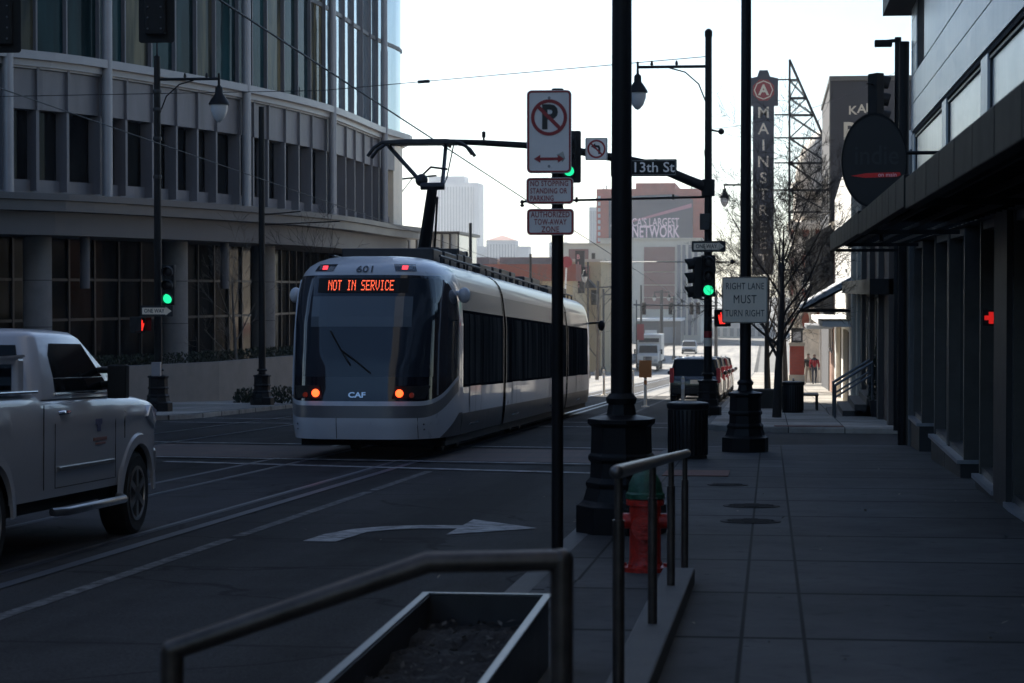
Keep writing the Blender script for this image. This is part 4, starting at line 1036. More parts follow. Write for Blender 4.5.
def trash_can(label, base, r, h, lid=True):
    t = thing('trash_can',label,'trash can',base,0,'dark round sidewalk bins')
    k = MB(); k.lathe([(r*0.90,0.03),(r*0.93,0.06),(r*0.96,h*0.5),(r,h*0.86),(r*0.97,h*0.9)],n=28); obj('bin_body', k, M['darkmetal'], t)
    k = MB()
    for q in range(28):
        a = 2*math.pi*q/28; Mx = Matrix.Rotation(a,4,'Z'); k.bb(r*0.955,r*1.02,-0.016,0.016,0.06,h*0.86,Mx)
    obj('slats', k, M['black'], t, smooth=0)
    k = MB(); k.lathe([(r*1.06,h*0.88),(r*1.08,h*0.91),(r*1.08,h*0.96),(r*1.02,h*0.985),(r*0.75,h),(r*0.55,h*0.985),(r*0.5,h*0.9)],n=28); obj('rim', k, M['black'], t)
    k = MB(); k.lathe([(r*0.98,0),(r*0.98,0.05)],n=28); obj('foot_ring', k, M['black'], t)
    return t
trash_can('dark slatted trash can at the near corner left of the signed pole', B(688,33.6), 0.295, 0.85)
trash_can('dark trash can farther back on the sidewalk under the bare trees', B(793,61.0), 0.29, 0.85)

# left corner poles and their signals
LA = lamp_pole('street_lamp','black lamp pole with traffic signals in front of the rounded office building',B(158,60.0,WALKZ),9.45,'street lamp',0.10,1.05)
lz = lambda py,d,t: wz(py,d)-t.location.z
lamp_arm(LA, lz(80,60,LA), 1.68, 1, 1.05)
k = MB(); k.lathe([(0.05,0),(0.06,0.05),(0.025,0.1),(0.012,0.7)],(0,0,9.4),10); obj('finial', k, M['black'], LA)
k = MB(); k.bb(-0.12,0.12,-0.24,-0.1,lz(376,60,LA),lz(362,60,LA)); obj('push_button_box', k, M['greylight'], LA, bevel=0.01)
k = MB()
for py in (92,110,139,177): k.lathe([(0.115,-0.05),(0.125,0),(0.115,0.05)],(0,0,lz(py,60,LA)),12)
obj('clamp', k, M['darkmetal'], LA)
s = signal('traffic_signal','green traffic signal on the left corner pole above a one way sign',W(168,285,59.4),0,(2,'greenlit')); bracket(s,[(0,0.15,0.4),(-0.27,0.45,0.4)])
oneway('dim one way sign on the left corner pole beneath its green signal',156.5,311,59.3,0.88,0.29)
s = walk_signal('red pedestrian signal low on the left side of the corner lamp pole',W(140.5,325,59.5),R(66)); bracket(s,[(0,0.1,0.0),(0.3,0.35,0)],0.025)
LB = lamp_pole('street_pole','plain black pole by the planter wall behind the left corner lamp pole',B(262,68.0,WALKZ),9.0,'street pole',0.10,1.0)
k = MB()
for py in (215,225): k.tube((0,0,lz(py,68,LB)),(1.2 if py==215 else 2.4,0.0,lz(py,68,LB)+0.1),0.02,n=6)
obj('wire_bracket', k, M['black'], LB)
# signals over the near left lanes, seen from behind, and their pole and arm
NL = thing('signal_pole','black mast arm pole off the near left corner with two signals hung from it','signal pole',(-16.6,36.4,gz(36.4)+WALKZ))
k = MB(); k.tube((0,0,0),(0,0,8.6),0.14,0.11,n=14); obj('pole', k, M['black'], NL)
az_ = wz(-14,37.5)-NL.location.z
k = MB(); k.path([(0,0,az_-0.2),(3,0,az_),(8.2,0,az_+0.1)],[0.10,0.085,0.06],12); obj('mast_arm', k, M['black'], NL)
for px,yb,lab in ((158.5,42,'dark back of a traffic signal hung above the left lanes'),(6,52,'dark back of a traffic signal cut off by the top left corner')):
    p = W(px,yb-38,37.3); s = signal('traffic_signal',lab,p,R(180),None,True,plate_=True); bracket(s,[(0,0.1,0.4),(0,0.1,0.95)],0.03)
# ================================================================== VEHICLES (local: y forward, ground z=0, tail at y=0)
def wheel(t, x, y, r, w, side, name='wheel'):
    wt = MB(); wt.lathe([(r*0.62,-w/2+0.01),(r*0.86,-w/2),(r*0.97,-w/2+0.03),(r,-w*0.2),(r,w*0.2),(r*0.97,w/2-0.03),(r*0.86,w/2),(r*0.62,w/2-0.01)],n=28)
    Mx = Matrix.Translation((x,y,r)) @ Matrix.Rotation(R(90),4,'Y'); wt.v = [Mx @ p for p in wt.v]
    o = obj('wheel', wt, M['rubber'], t)
    k = MB(); s_ = side; xf = x+s_*(w/2-0.012)
    k.tube((xf-s_*0.05,y,r),(xf-s_*0.02,y,r),r*0.62,n=24); k.tube((xf-s_*0.03,y,r),(xf+s_*0.012,y,r),r*0.17,n=14)
    for q in range(6):
        a = 2*math.pi*q/6; Mx = Matrix.Translation((xf,y,r)) @ Matrix.Rotation(a,4,'X')
        k.bb(-0.02,0.012,-r*0.075,r*0.075,r*0.1,r*0.58,Mx)
    vs=[];n=28
    k.lathe([(r*0.54,-0.02),(r*0.62,-0.02),(r*0.63,0.012),(r*0.56,0.014),(r*0.54,-0.02)],n=28,M=Matrix.Translation((xf,y,r))@Matrix.Rotation(R(90)*s_,4,'Y'))
    obj('rim', k, M['rimsteel'], o, smooth=30)
    return o
def arch_profile(L, zb, wheels, top, r_arch):
    """side outline of a car body: flat sill with round wheel arches, then the given top outline from nose back to tail"""
    pts = [(top[-1][0], zb)] if False else []
    y = 0.02; pts.append((y, zb))
    for wy in sorted(wheels):
        a0 = math.asin(min(0.95,max(-0.95,(zb-0.36)/r_arch)))
        for q in range(13):
            a = math.pi-a0 - (math.pi-2*a0)*q/12
            pts.append((wy+math.cos(a)*r_arch, 0.36+math.sin(a)*r_arch))
    pts.append((L-0.02, zb)); pts += top
    return pts
# ---------------- pickup
PU = thing('pickup_truck','white pickup truck cut off by the left edge, heading away beside the streetcar','pickup truck',(-6.77,15.38,gz(15.38)+ROADZ-0.02),0,None,-math.atan(SL))
Lp = 5.66; wr = 0.41
def loft_body(stations, sect, name, paint, parent, smooth=55):
    """body skin from cross sections: stations along y, each a list of (x,z) from right sill over the top to left sill"""
    rows = [[Vector((x,y,z)) for x,z in sect(y)] for y in stations]; n = len(rows[0])
    k = MB(); k.add([p for r_ in rows for p in r_],[(j*n+i,j*n+i+1,(j+1)*n+i+1,(j+1)*n+i) for j in range(len(rows)-1) for i in range(n-1)]+[tuple(range(n)),tuple(range((len(rows)-1)*n,len(rows)*n))])
    return obj(name, k, paint, parent, smooth=smooth)
def pu_bottom(y):
    for wy in (0.80,4.75):
        if abs(y-wy) < 0.50: return max(0.52, 0.38+math.sqrt(max(0,0.25-(y-wy)**2)))
    return 0.52
def pu_top(y):
    tab = [(0,1.36),(0.03,1.40),(2.0,1.40),(2.03,1.37),(4.0,1.36),(4.3,1.345),(4.9,1.325),(5.3,1.29),(5.5,1.25),(5.6,1.17),(5.66,1.03)]
    return lerp_tab(tab,y)
def pu_half(y):
    return lerp_tab([(0,0.97),(0.06,1.0),(4.2,1.0),(4.9,0.995),(5.3,0.975),(5.5,0.94),(5.6,0.89),(5.66,0.82)],y)
def pu_sect(y):
    w,zb,zt = pu_half(y),pu_bottom(y),pu_top(y); out = []
    zs = [zb+(zt-0.10-zb)*q/9 for q in range(10)]
    side = []
    for z in zs:
        bulge = 1-0.055*((z-0.98)/0.46)**2 if z > 0.98 else 1-0.035*((0.98-z)/0.46)**2
        crease = 0.022*math.exp(-((z-1.16)/0.03)**2)
        side.append((w*bulge+crease, z))
    xe = side[-1][0]
    side += [(xe-0.012,zt-0.06),(xe-0.035,zt-0.028),(xe-0.075,zt-0.008),(xe-0.14,zt)]
    crown = 0.035 if y > 4.1 else 0.0
    top = [(xe*0.6,zt+crown*0.7+(0.02 if y>4.4 else 0)),(xe*0.45,zt+crown*0.85),(0.0,zt+crown)]
    half = side+top
    return half+[(-x,z) for x,z in reversed(half[:-1])]
st = [0.0,0.03]
for wy in (0.80,4.75): st += [wy+0.50*math.cos(math.pi*q/24) for q in range(25)]
st += [1.6,2.0,2.03,2.4,2.8,3.2,3.6,4.0,5.28,5.36,5.44,5.5,5.55,5.6,5.64,5.66]
st = sorted(set(round(v,4) for v in st))
loft_body(st, pu_sect, 'body', M['truckwhite'], PU)
for sg in (-1,1):
    for wy in (0.80,4.75):
        vs=[];fs=[];k=MB()
        for q in range(17):
            a = R(4+172*q/16)
            for rr_,dx in ((0.495,-0.02),(0.62,-0.02),(0.585,0.030),(0.50,0.034)): vs.append((sg*(0.99+dx*(0.25+0.75*math.sin(a))), wy+math.cos(a)*rr_, 0.38+math.sin(a)*rr_))
        for q in range(16):
            for e in range(4): fs.append((q*4+e,q*4+(e+1)%4,(q+1)*4+(e+1)%4,(q+1)*4+e))
        k.add(vs,fs); obj('fender_flare', k, M['truckwhite'], PU, smooth=40)
# cab: lofted greenhouse
def green(mb, rings):
    n = len(rings[0]); vs = [p for r_ in rings for p in r_]
    fs = [(j*n+k,j*n+(k+1)%n,(j+1)*n+(k+1)%n,(j+1)*n+k) for j in range(len(rings)-1) for k in range(n)]
    fs += [tuple(range((len(rings)-1)*n,len(rings)*n))]
    mb.add(vs,fs)
def ring_rect(w, y0, y1, z, r=0.12):
    return [Vector((x,y+(y0+y1)/2,z)) for x,y in rrect(2*w,(y1-y0),r,n=3)]
CY0, CY1 = 2.06, 4.42
k = MB(); green(k,[ring_rect(0.955,CY0,CY1,1.345,0.1),ring_rect(0.93,CY0+0.03,CY1-0.25,1.52,0.12),ring_rect(0.84,CY0+0.10,CY1-0.86,1.86,0.16),ring_rect(0.78,CY0+0.16,CY1-0.95,1.915,0.16),ring_rect(0.62,CY0+0.32,CY1-1.1,1.94,0.16)])
cab = obj('cab', k, M['truckwhite'], PU, smooth=40)
# windows proud of the cab: width at height
def cw(z): return 0.955+(0.84-0.955)*(z-1.345)/(1.86-1.345)
for sg in (-1,1):
    def sidew(pts, name, e=0.014, material='truckglass', parent=PU):
        k = MB(); k.add([(sg*(cw(z)+e),y,z) for y,z in pts]+[(sg*(cw(z)-0.02),y,z) for y,z in pts],[tuple(range(len(pts)))]+[(i,(i+1)%len(pts),len(pts)+(i+1)%len(pts),len(pts)+i) for i in range(len(pts))])
        return obj(name, k, M[material], parent, smooth=0)
    sidew([(2.46,1.405),(3.98,1.405),(3.86,1.50),(3.42,1.815),(2.58,1.815),(2.48,1.72)],'side_window')
    k = MB(); k.path([(sg*(cw(1.39)+0.012),2.42,1.388),(sg*(cw(1.39)+0.012),4.1,1.388)],0.014,6); obj('window_trim', k, M['silver'], PU)
    # door seams and handle
    k = MB()
    for y in (2.32,4.02): k.bb(sg*1.0-0.002,sg*1.0+0.002,y-0.004,y+0.004,0.60,1.14)
    k.bb(sg*1.0-0.002,sg*1.0+0.002,2.32,4.02,0.597,0.603)
    k.bb(sg*1.0-0.002,sg*1.0+0.003,2.024,2.034,0.60,1.30); k.bb(sg*0.99-0.006,sg*1.0+0.004,4.30,4.306,0.95,1.2)
    obj('door_seam', k, M['blackmatt'], PU, smooth=0)
    k = MB(); k.path([(sg*0.985,2.44,1.225),(sg*1.015,2.48,1.23),(sg*1.015,2.63,1.23),(sg*0.985,2.68,1.225)],0.017,8); obj('door_handle', k, M['silver'], PU)
    k = MB(); k.bb(sg*1.002-0.012,sg*1.002+0.012,2.4,3.95,0.735,0.775); obj('door_moulding', k, M['tramgrey'], PU, smooth=0, bevel=0.006)
    k = MB(); k.path([(sg*0.98,2.3,0.40),(sg*1.07,2.45,0.40),(sg*1.07,4.05,0.40),(sg*0.98,4.2,0.42)],0.036,10); obj('step_bar', k, M['stepmetal'], PU)
    k = MB(); k.path([(sg*0.93,3.80,1.45),(sg*1.08,3.68,1.46)],0.035,8); k.path([(sg*0.90,3.76,1.58),(sg*1.08,3.68,1.58)],0.03,8); k.bb(sg*1.13-0.085,sg*1.13+0.085,3.60,3.71,1.33,1.63); obj('mirror', k, M['blackmatt'], PU, bevel=0.03)
    k = MB(); k.add([(sg*1.003,Lp-0.62,1.06),(sg*0.965,Lp-0.12,0.98),(sg*0.962,Lp-0.10,1.15),(sg*0.985,Lp-0.45,1.20)],[(0,1,2,3)])
    k = MB(); pl=[(Lp-0.66,1.13),(Lp-0.30,1.00),(Lp-0.06,0.98),(Lp-0.04,1.09),(Lp-0.14,1.18),(Lp-0.52,1.24)]
    k.add([(sg*(pu_half(min(y,5.6))+0.03),y,z) for y,z in pl]+[(sg*0.74,y,z) for y,z in pl],[(0,1,2,3,4,5),(11,10,9,8,7,6)]+[(i,(i+1)%6,6+(i+1)%6,6+i) for i in range(6)])
    obj('headlight', k, M['headglass'], PU, smooth=0, bevel=0.012)
    wheel(PU, sg*0.86, 4.75, wr, 0.27, sg); wheel(PU, sg*0.86, 0.80, wr, 0.27, sg)
    k = MB(); k.bb(sg*0.98-0.01,sg*0.98+0.014,-0.005,0.02,0.78,1.3); obj('tail_light', k, M['signred'], PU, smooth=0)
k = MB(); pts = [(-0.80,1.42),(0.80,1.42),(0.72,1.80),(-0.72,1.80)]; k.add([(x,CY0+(z-1.345)*0.19-0.012,z) for x,z in pts]+[(x,CY0+0.05+(z-1.345)*0.19,z) for x,z in pts],[(0,1,2,3)]+[(i,(i+1)%4,4+(i+1)%4,4+i) for i in range(4)]); obj('rear_window', k, M['carglass'], PU, smooth=0)
k = MB(); k.add([(-0.86,CY1-0.045,1.40),(0.86,CY1-0.045,1.40),(0.76,CY1-0.80,1.85),(-0.76,CY1-0.80,1.85)],[(0,1,2,3)]); obj('windshield', k, M['carglass'], PU, smooth=0)
# work box rails behind the cab, with a chrome bed rail
for sg in (-1,1):
    k = MB(); k.bb(sg*0.93-0.04,sg*0.93+0.04,0.1,1.98,1.401,1.425)
    obj('bed_rail', k, M['silver'], PU, smooth=0, bevel=0.008)
k = MB(); k.bb(-0.86,0.86,1.75,1.9,1.66,1.70); k.bb(-0.88,-0.82,1.75,1.9,1.40,1.69); k.bb(0.82,0.88,1.75,1.9,1.40,1.69); k.bb(0.80,0.86,0.5,1.9,1.64,1.70); k.bb(-0.86,-0.80,0.5,1.9,1.64,1.70); obj('headache_rack', k, M['truckwhite'], PU, smooth=0, bevel=0.02)
k = MB(); k.bb(-0.7,0.7,1.2,1.7,1.0,1.62); obj('tool_box', k, M['darkmetal'], PU, smooth=0, bevel=0.02)
k = MB(); k.bb(-0.90,0.90,Lp-0.08,Lp+0.07,0.55,0.80); obj('front_bumper', k, M['tramgrey'], PU, bevel=0.03)
k = MB(); k.bb(-0.85,0.85,0.2,Lp-0.2,0.40,0.56); obj('chassis', k, M['blackmatt'], PU, smooth=0)
k = MB()
k.bb(1.001,1.006,3.42,3.60,1.10,1.15); k.bb(1.001,1.006,3.46,3.56,1.04,1.10); e1 = obj('door_emblem', k, M['emblemblue'], PU, smooth=0)
k = MB(); k.bb(1.001,1.006,3.36,3.74,0.955,0.985); k.bb(1.001,1.006,3.42,3.70,0.92,0.94); obj('door_emblem', k, M['emblemred'], PU, smooth=0)

PU.scale = (1,1,0.97)
# ---------------- cars
def car(name,label,cat,base,rz,L,w,h,paint,kind='suv',lit=False,group=None,facing_detail=True):
    t = thing(name,label,cat,base,rz,group,-math.atan(SL) if abs(rz)<0.1 and base[1]<210 else 0)
    hw = w/2; belt = h*0.58
    if kind=='suv': top = [(L,0.45),(L+0.01,0.68),(L-0.12,belt*0.90),(L-1.15,belt*1.02),(L-1.25,belt),(0.18,belt+0.03),(0.0,belt-0.12),(-0.02,0.45)]
    else: top = [(L,0.42),(L,0.62),(L-0.15,belt*0.86),(L-1.3,belt),(0.95,belt),(0.1,belt*0.98),(0.0,0.72),(0.0,0.42)]
    k = MB(); k.prism(arch_profile(L,0.24,[0.85,L-0.92],top,0.38),-hw,hw,'yz')
    for v in k.v:
        if v.z > belt*0.9: v.x *= 0.955
        if v.y > L-0.25 or v.y < 0.06: v.x *= 0.94
    obj('body', k, paint, t, smooth=35, bevel=0.05, seg=3)
    gy0 = 0.14 if kind=='suv' else 0.55; gy1 = L-1.15
    sl0 = 0.28 if kind=='suv' else 0.75
    k = MB(); green(k,[ring_rect(hw*0.94,gy0,gy1,belt-0.02,0.12),ring_rect(hw*0.80,gy0+sl0,gy1-0.72,h-0.07,0.14)]); obj('windows', k, M['carglass'], t, smooth=35)
    k = MB(); green(k,[ring_rect(hw*0.805,gy0+sl0-0.03,gy1-0.70,h-0.075,0.14),ring_rect(hw*0.78,gy0+sl0+0.03,gy1-0.78,h-0.02,0.14),ring_rect(hw*0.62,gy0+sl0+0.2,gy1-0.95,h,0.14)]); obj('roof', k, paint, t, smooth=40)
    for sg in (-1,1):
        for f0 in (0.03,0.42,0.72,0.97):
            k = MB(); a = Vector((sg*hw*0.945,gy0+(gy1-gy0)*f0,belt-0.02)); b = Vector((sg*hw*0.805,gy0+sl0+(gy1-0.72-gy0-sl0)*f0,h-0.07)); k.tube(a,b,0.035,n=6); obj('pillar', k, paint, t)
    for sg in (-1,1):
        wheel(t,sg*(hw-0.12),0.85,0.345,0.22,sg); wheel(t,sg*(hw-0.12),L-0.92,0.345,0.22,sg)
        k = MB()
        if kind=='suv': k.bb(sg*(hw*0.90)-0.07,sg*(hw*0.90)+0.07,-0.03,0.22,belt-0.22,belt+0.30)
        else: k.bb(sg*(hw*0.76)-0.16,sg*(hw*0.76)+0.16,-0.02,0.1,0.72,0.86)
        obj('tail_light', k, M['signred'], t, bevel=0.02)
        k = MB(); k.bb(sg*hw*0.72-0.18,sg*hw*0.72+0.18,L-0.16,L+0.015,0.60,0.76); obj('headlight', k, M['headglass'], t, bevel=0.03)
        k = MB(); k.tube((sg*hw*0.94,gy1-0.45,belt+0.06),(sg*(hw+0.07),gy1-0.42,belt+0.10),0.02,n=6); k.sphere((sg*(hw+0.10),gy1-0.42,belt+0.11),0.11,10,7,(0.8,0.5,0.75)); obj('mirror', k, paint, t)
    for y0_,y1_ in ((-0.06,0.06),(L-0.06,L+0.05)):
        k = MB(); k.bb(-hw*0.9,hw*0.9,y0_,y1_,0.30,0.52); obj('bumper', k, M['blackmatt'], t, bevel=0.03)
    k = MB(); k.bb(-0.5,0.5,L-0.03,L+0.02,0.52,0.62); obj('grille', k, M['blackmatt'], t, smooth=0)
    k = MB(); k.bb(-0.16,0.16,-0.075,-0.03,0.56,0.70) if kind!='suv' else k.bb(-0.17,0.17,-0.06,-0.02,0.66,0.80); obj('licence_plate', k, M['signcream'], t, smooth=0)
    if kind=='suv':
        k = MB()
        for sg in (-1,1): k.tube((sg*hw*0.62,gy0+sl0+0.1,h+0.03),(sg*hw*0.62,gy1-0.9,h+0.03),0.018,n=6)
        obj('roof_rail', k, M['blackmatt'], t)
    return t
x0 = -2.72
def cb(x,y): return (x,y,gz(y)+ROADZ)
car('parked_car','black parked car with tall red tail lights, first of the kerbside row','car',cb(x0+0.10,79.5),0,4.5,1.83,1.58,M['carblack'],'suv',group='cars parked along the right kerb')
car('parked_car','second parked car in the kerbside row, dark grey, just ahead of the black one','car',cb(x0+0.13,85.6),0,4.6,1.84,1.62,M['cargrey'],'suv',group='cars parked along the right kerb')
car('parked_car','third parked car of the kerbside row, dark red, mostly hidden','car',cb(x0+0.16,91.8),0,4.5,1.82,1.60,M['carred'],'suv',group='cars parked along the right kerb')
car('parked_car','fourth parked car of the kerbside row, silver','car',cb(x0+0.12,98.0),0,4.5,1.82,1.55,M['carsilver'],'suv',group='cars parked along the right kerb')
car('parked_car','fifth and farthest parked car of the kerbside row, black','car',cb(x0+.1,104.5),0,4.5,1.82,1.6,M['carblack'],'suv',group='cars parked along the right kerb')
xx,yy = xy(689.5,285); car('silver_car','silver car coming up the sunlit road in the distance','car',(xx,yy+2,gz(yy)+ROADZ),R(180),4.6,1.9,1.62,M['carsilver'],'suv')
# ---------------- box truck facing the camera
xx,yy = xy(648,222); BT = thing('box_truck','white box truck facing the camera on the far sunlit road','truck',(xx,yy,gz(yy)+ROADZ),R(180))
def tr(mb): return mb
k = MB(); k.bb(-1.25,1.25,-7.2,-1.75,0.95,3.55); obj('cargo_box', k, M['boxwhite'], BT, bevel=0.04)
k = MB(); k.bb(-1.1,1.1,-7.1,0.5,0.55,0.95); obj('chassis', k, M['blackmatt'], BT)
k = MB(); k.prism([(-1.7,0.75),(0.75,0.75),(0.8,1.25),(0.7,1.55),(-0.35,1.72),(-0.75,2.55),(-1.7,2.62)],-1.05,1.05,'yz'); obj('cab', k, M['boxwhite'], BT, bevel=0.06)
k = MB(); k.add([(-0.92,-0.37,1.78),(0.92,-0.37,1.78),(0.86,-0.72,2.5),(-0.86,-0.72,2.5)],[(0,1,2,3)]); obj('windshield', k, M['carglass'], BT, smooth=0)
k = MB(); k.bb(-0.42,0.42,0.70,0.83,0.85,1.45); obj('grille', k, M['darkmetal'], BT, bevel=0.02)
k = MB()
for z in (0.95,1.08,1.21,1.34): k.bb(-0.4,0.4,0.82,0.845,z,z+0.04)
obj('grille_bars', k, M['silver'], BT, smooth=0)
k = MB(); k.bb(-1.1,1.1,0.72,0.9,0.5,0.78); obj('bumper', k, M['zinc'], BT, bevel=0.04)
k = MB(); k.bb(-1.0,1.0,-1.76,-1.70,2.8,3.2); obj('box_header', k, M['darkmetal'], BT, smooth=0)
for sg in (-1,1):
    k = MB(); k.bb(sg*0.78-0.16,sg*0.78+0.16,0.74,0.82,0.95,1.2); obj('headlight', k, M['headglass'], BT, bevel=0.02)
    k = MB(); k.bb(sg*1.32-0.08,sg*1.32+0.08,-0.45,-0.35,1.65,2.15); k.tube((sg*1.05,-0.4,2.05),(sg*1.3,-0.4,2.05),0.025,n=6); obj('mirror', k, M['blackmatt'], BT)
    wheel(BT,sg*0.95,-0.1,0.48,0.28,sg); wheel(BT,sg*0.95,-5.6,0.48,0.4,sg)
# ================================================================== LEFT OFFICE BUILDING (rounded corner)
CZ = 9.0                                         # top of the cornice
ctl = []
for px,py in ((6,50),(100,61.5),(235,85),(322,106),(374,127),(403,136)):
    d = (CZ-EYE)*F/(HOR-py); ctl.append(Vector(xy(px,d)))
ctl = [Vector((-58,50.5)),Vector((-44,53.5)),Vector((-33,57.8)),Vector((-27.5,62.3))]+ctl+[Vector((-18.4,109.5)),Vector((-20.6,113.5)),Vector((-26,118)),Vector((-36,120.5)),Vector((-52,121.5))]
def catmull(P, n=14):
    out = []
    for i in range(len(P)-1):
        p0,p1,p2,p3 = P[max(i-1,0)],P[i],P[i+1],P[min(i+2,len(P)-1)]
        for k in range(n):
            t = k/n; out.append(0.5*((2*p1)+(p2-p0)*t+(2*p0-5*p1+4*p2-p3)*t*t+(3*p1-p0-3*p2+p3)*t**3))
    out.append(P[-1]); return out
curve = catmull(ctl)
def projx(p):
    d = -ST*p.x+CT*p.y; lat = CT*p.x+ST*p.y; return 512+F*lat/d
cum = [0.0]
for a,b in zip(curve,curve[1:]): cum.append(cum[-1]+(b-a).length)
def at_s(s):
    s = max(0,min(cum[-1]-1e-4,s))
    for i in range(len(cum)-1):
        if s <= cum[i+1]:
            t = (s-cum[i])/(cum[i+1]-cum[i]); p = curve[i].lerp(curve[i+1],t); return p
def nrm_s(s):
    t = (at_s(s+0.15)-at_s(s-0.15)).normalized(); return Vector((t.y,-t.x))      # outward (street side)
def s_of_px(px):
    best = None
    for i in range(int(cum[-1]*20)):
        s = i/20; p = at_s(s)
        if p.y < 50 or s > smax_vis: continue
        e = abs(projx(p)-px)
        if best is None or e < best[0]: best = (e,s)
    return best[1]
# arc length of the last control point in sight (px 403)
smax_vis = cum[14*9]
tubes_px = [3,100,239,325.5,378]
mull_px = [3,37,68,100,126,152,176,197,216,239,253,267.6,284.5,298.4,311,325.5,334,345,354,362.9,371,378]
ms = [s_of_px(p) for p in mull_px]
pre = []; s = ms[0]-1.15
while s > 0.5: pre.append(s); s -= 1.15
post = []; s = ms[-1]+1.3
while s < cum[-1]-0.5: post.append(s); s += 1.3
ms = list(reversed(pre))+ms+post
tube_s = [s_of_px(p) for p in tubes_px]+[ms[len(pre)]-1.15*6, ms[len(pre)]-1.15*12, ms[len(pre)]-1.15*18]
OFF = thing('office_building','tall grey office building with a rounded corner and metal fins, left of the crossing','building',(-22.0,75.0,gz(75)+WALKZ))
O0 = Vector(OFF.location)
def p3(s, out, z):
    p = at_s(s); n = nrm_s(s); q = p+n*out; return Vector((q.x,q.y,z))-O0
def band(mb, s0, s1, o0, o1, z0, z1, step=1.2):
    """a solid band following the curve between offsets o0 (inner) and o1 (outer)"""
    n = max(1,int(round((s1-s0)/step))); vs = []
    for k in range(n+1):
        s = s0+(s1-s0)*k/n; vs += [p3(s,o0,z0),p3(s,o1,z0),p3(s,o1,z1),p3(s,o0,z1)]
    fs = []
    for k in range(n):
        for e in range(4): fs.append((4*k+e,4*k+(e+1)%4,4*k+4+(e+1)%4,4*k+4+e))
    fs += [(0,1,2,3),tuple(4*n+e for e in (3,2,1,0))]; mb.add(vs,fs)
S0, S1 = ms[0], ms[-1]; TOP = 58.0
# core: closed body
foot = [p3(s,-0.35,0) for s in [S0+(S1-S0)*k/60 for k in range(61)]]
core = [(v.x,v.y) for v in foot]+[(-60-O0.x,121-O0.y),(-60-O0.x,50.6-O0.y)]
k = MB(); k.prism(core,CZ-0.05-O0.z,TOP-O0.z,'xy'); obj('wall', k, M['greydark'], OFF, smooth=0)
foot2 = [p3(s,-2.9,0) for s in [S0+(S1-S0)*k/60 for k in range(61)]]
core2 = [(v.x,v.y) for v in foot2]+[(-60-O0.x,118-O0.y),(-60-O0.x,53.6-O0.y)]
k = MB(); k.prism(core2,-4.6-O0.z,CZ-0.06-O0.z,'xy'); obj('wall', k, M['lowdark'], OFF, smooth=0)
vis = [i for i in range(len(ms)-1) if projx(at_s(ms[i])) > -60 and ms[i] < smax_vis+6]
for i in range(len(ms)-1):
    a,b = ms[i],ms[i+1]; see = i in vis
    if not see: continue
    # upper curtain wall, a pane per bay
    k = MB(); n = 2
    for q in range(n):
        s0,s1 = a+(b-a)*q/n, a+(b-a)*(q+1)/n
        k.quad(p3(s0,-0.12,CZ),p3(s1,-0.12,CZ),p3(s1,-0.12,26.0),p3(s0,-0.12,26.0))
    obj('window', k, M['skyglass'] if ms[i] > tube_s[3]-0.1 else M['officeglass'] if i%7 not in (2,5) else M['officeglass2'], OFF, smooth=30)
    if ms[i] < smax_vis-3.0:
        k = MB(); k.quad(p3(a+0.10,-0.45,5.05),p3(b-0.10,-0.45,5.05),p3(b-0.10,-0.45,7.25),p3(a+0.10,-0.45,7.25)); obj('window', k, M['lowglass'], OFF, smooth=0)
k = MB(); g0 = ms[vis[0]]; g1 = ms[vis[-1]+1]
for i in vis+[vis[-1]+1]:
    s = ms[i]
    for (z0,z1,o0,o1,w) in ((CZ,26,-0.12,0.02,0.035),(7.20,8.62,-0.40,0.10,0.05),(4.7,7.2,-0.40,0.05,0.06)):
        if s > smax_vis-3 and z0 < CZ: continue
        if z0 == CZ and s > tube_s[4]+0.3: continue
        k.add([p3(s-w,o0,z0),p3(s-w,o1,z0),p3(s-w,o1,z1),p3(s-w,o0,z1),p3(s+w,o0,z0),p3(s+w,o1,z0),p3(s+w,o1,z1),p3(s+w,o0,z1)],
              [(0,1,2,3),(7,6,5,4),(0,4,5,1),(1,5,6,2),(2,6,7,3),(3,7,4,0)])
obj('fins', k, M['grey'], OFF, smooth=0)
k = MB()
for z in (13.0,17.0,17.9,21.9): band(k,g0,g1,-0.14,-0.06,z,z+0.16)
obj('transoms', k, M['greydark'], OFF, smooth=0)
k = MB(); band(k,S0,S1,-0.5,0.42,CZ-0.26,CZ-0.001); band(k,S0,S1,-0.5,0.22,CZ-0.46,CZ-0.262); band(k,S0,S1,-0.5,0.10,CZ-0.52,CZ-0.461)
obj('cornice', k, M['greylight'], OFF, smooth=0)
k = MB(); band(k,S0,smax_vis-2.0,-0.8,0.0,7.22,8.46); obj('cladding_panels', k, M['grey'], OFF, smooth=0)
k = MB(); band(k,S0,smax_vis-2.0,-0.8,-0.25,4.62,5.05); obj('sill_panels', k, M['grey'], OFF, smooth=0)
k = MB(); band(k,S0,smax_vis-3.0,-1.0,-0.6,5.06,7.21); obj('recess_wall', k, M['lowdark'], OFF, smooth=0)
k = MB(); band(k,smax_vis-2.0,S1,-0.8,-0.05,4.6,8.46); obj('white_end_panel', k, M['signcream'], OFF, smooth=0)
k = MB(); band(k,smax_vis-2.6,S1,-1.6,-0.3,-4.5,7.0); obj('brick_base', k, M['brickbrown'], OFF, smooth=0)
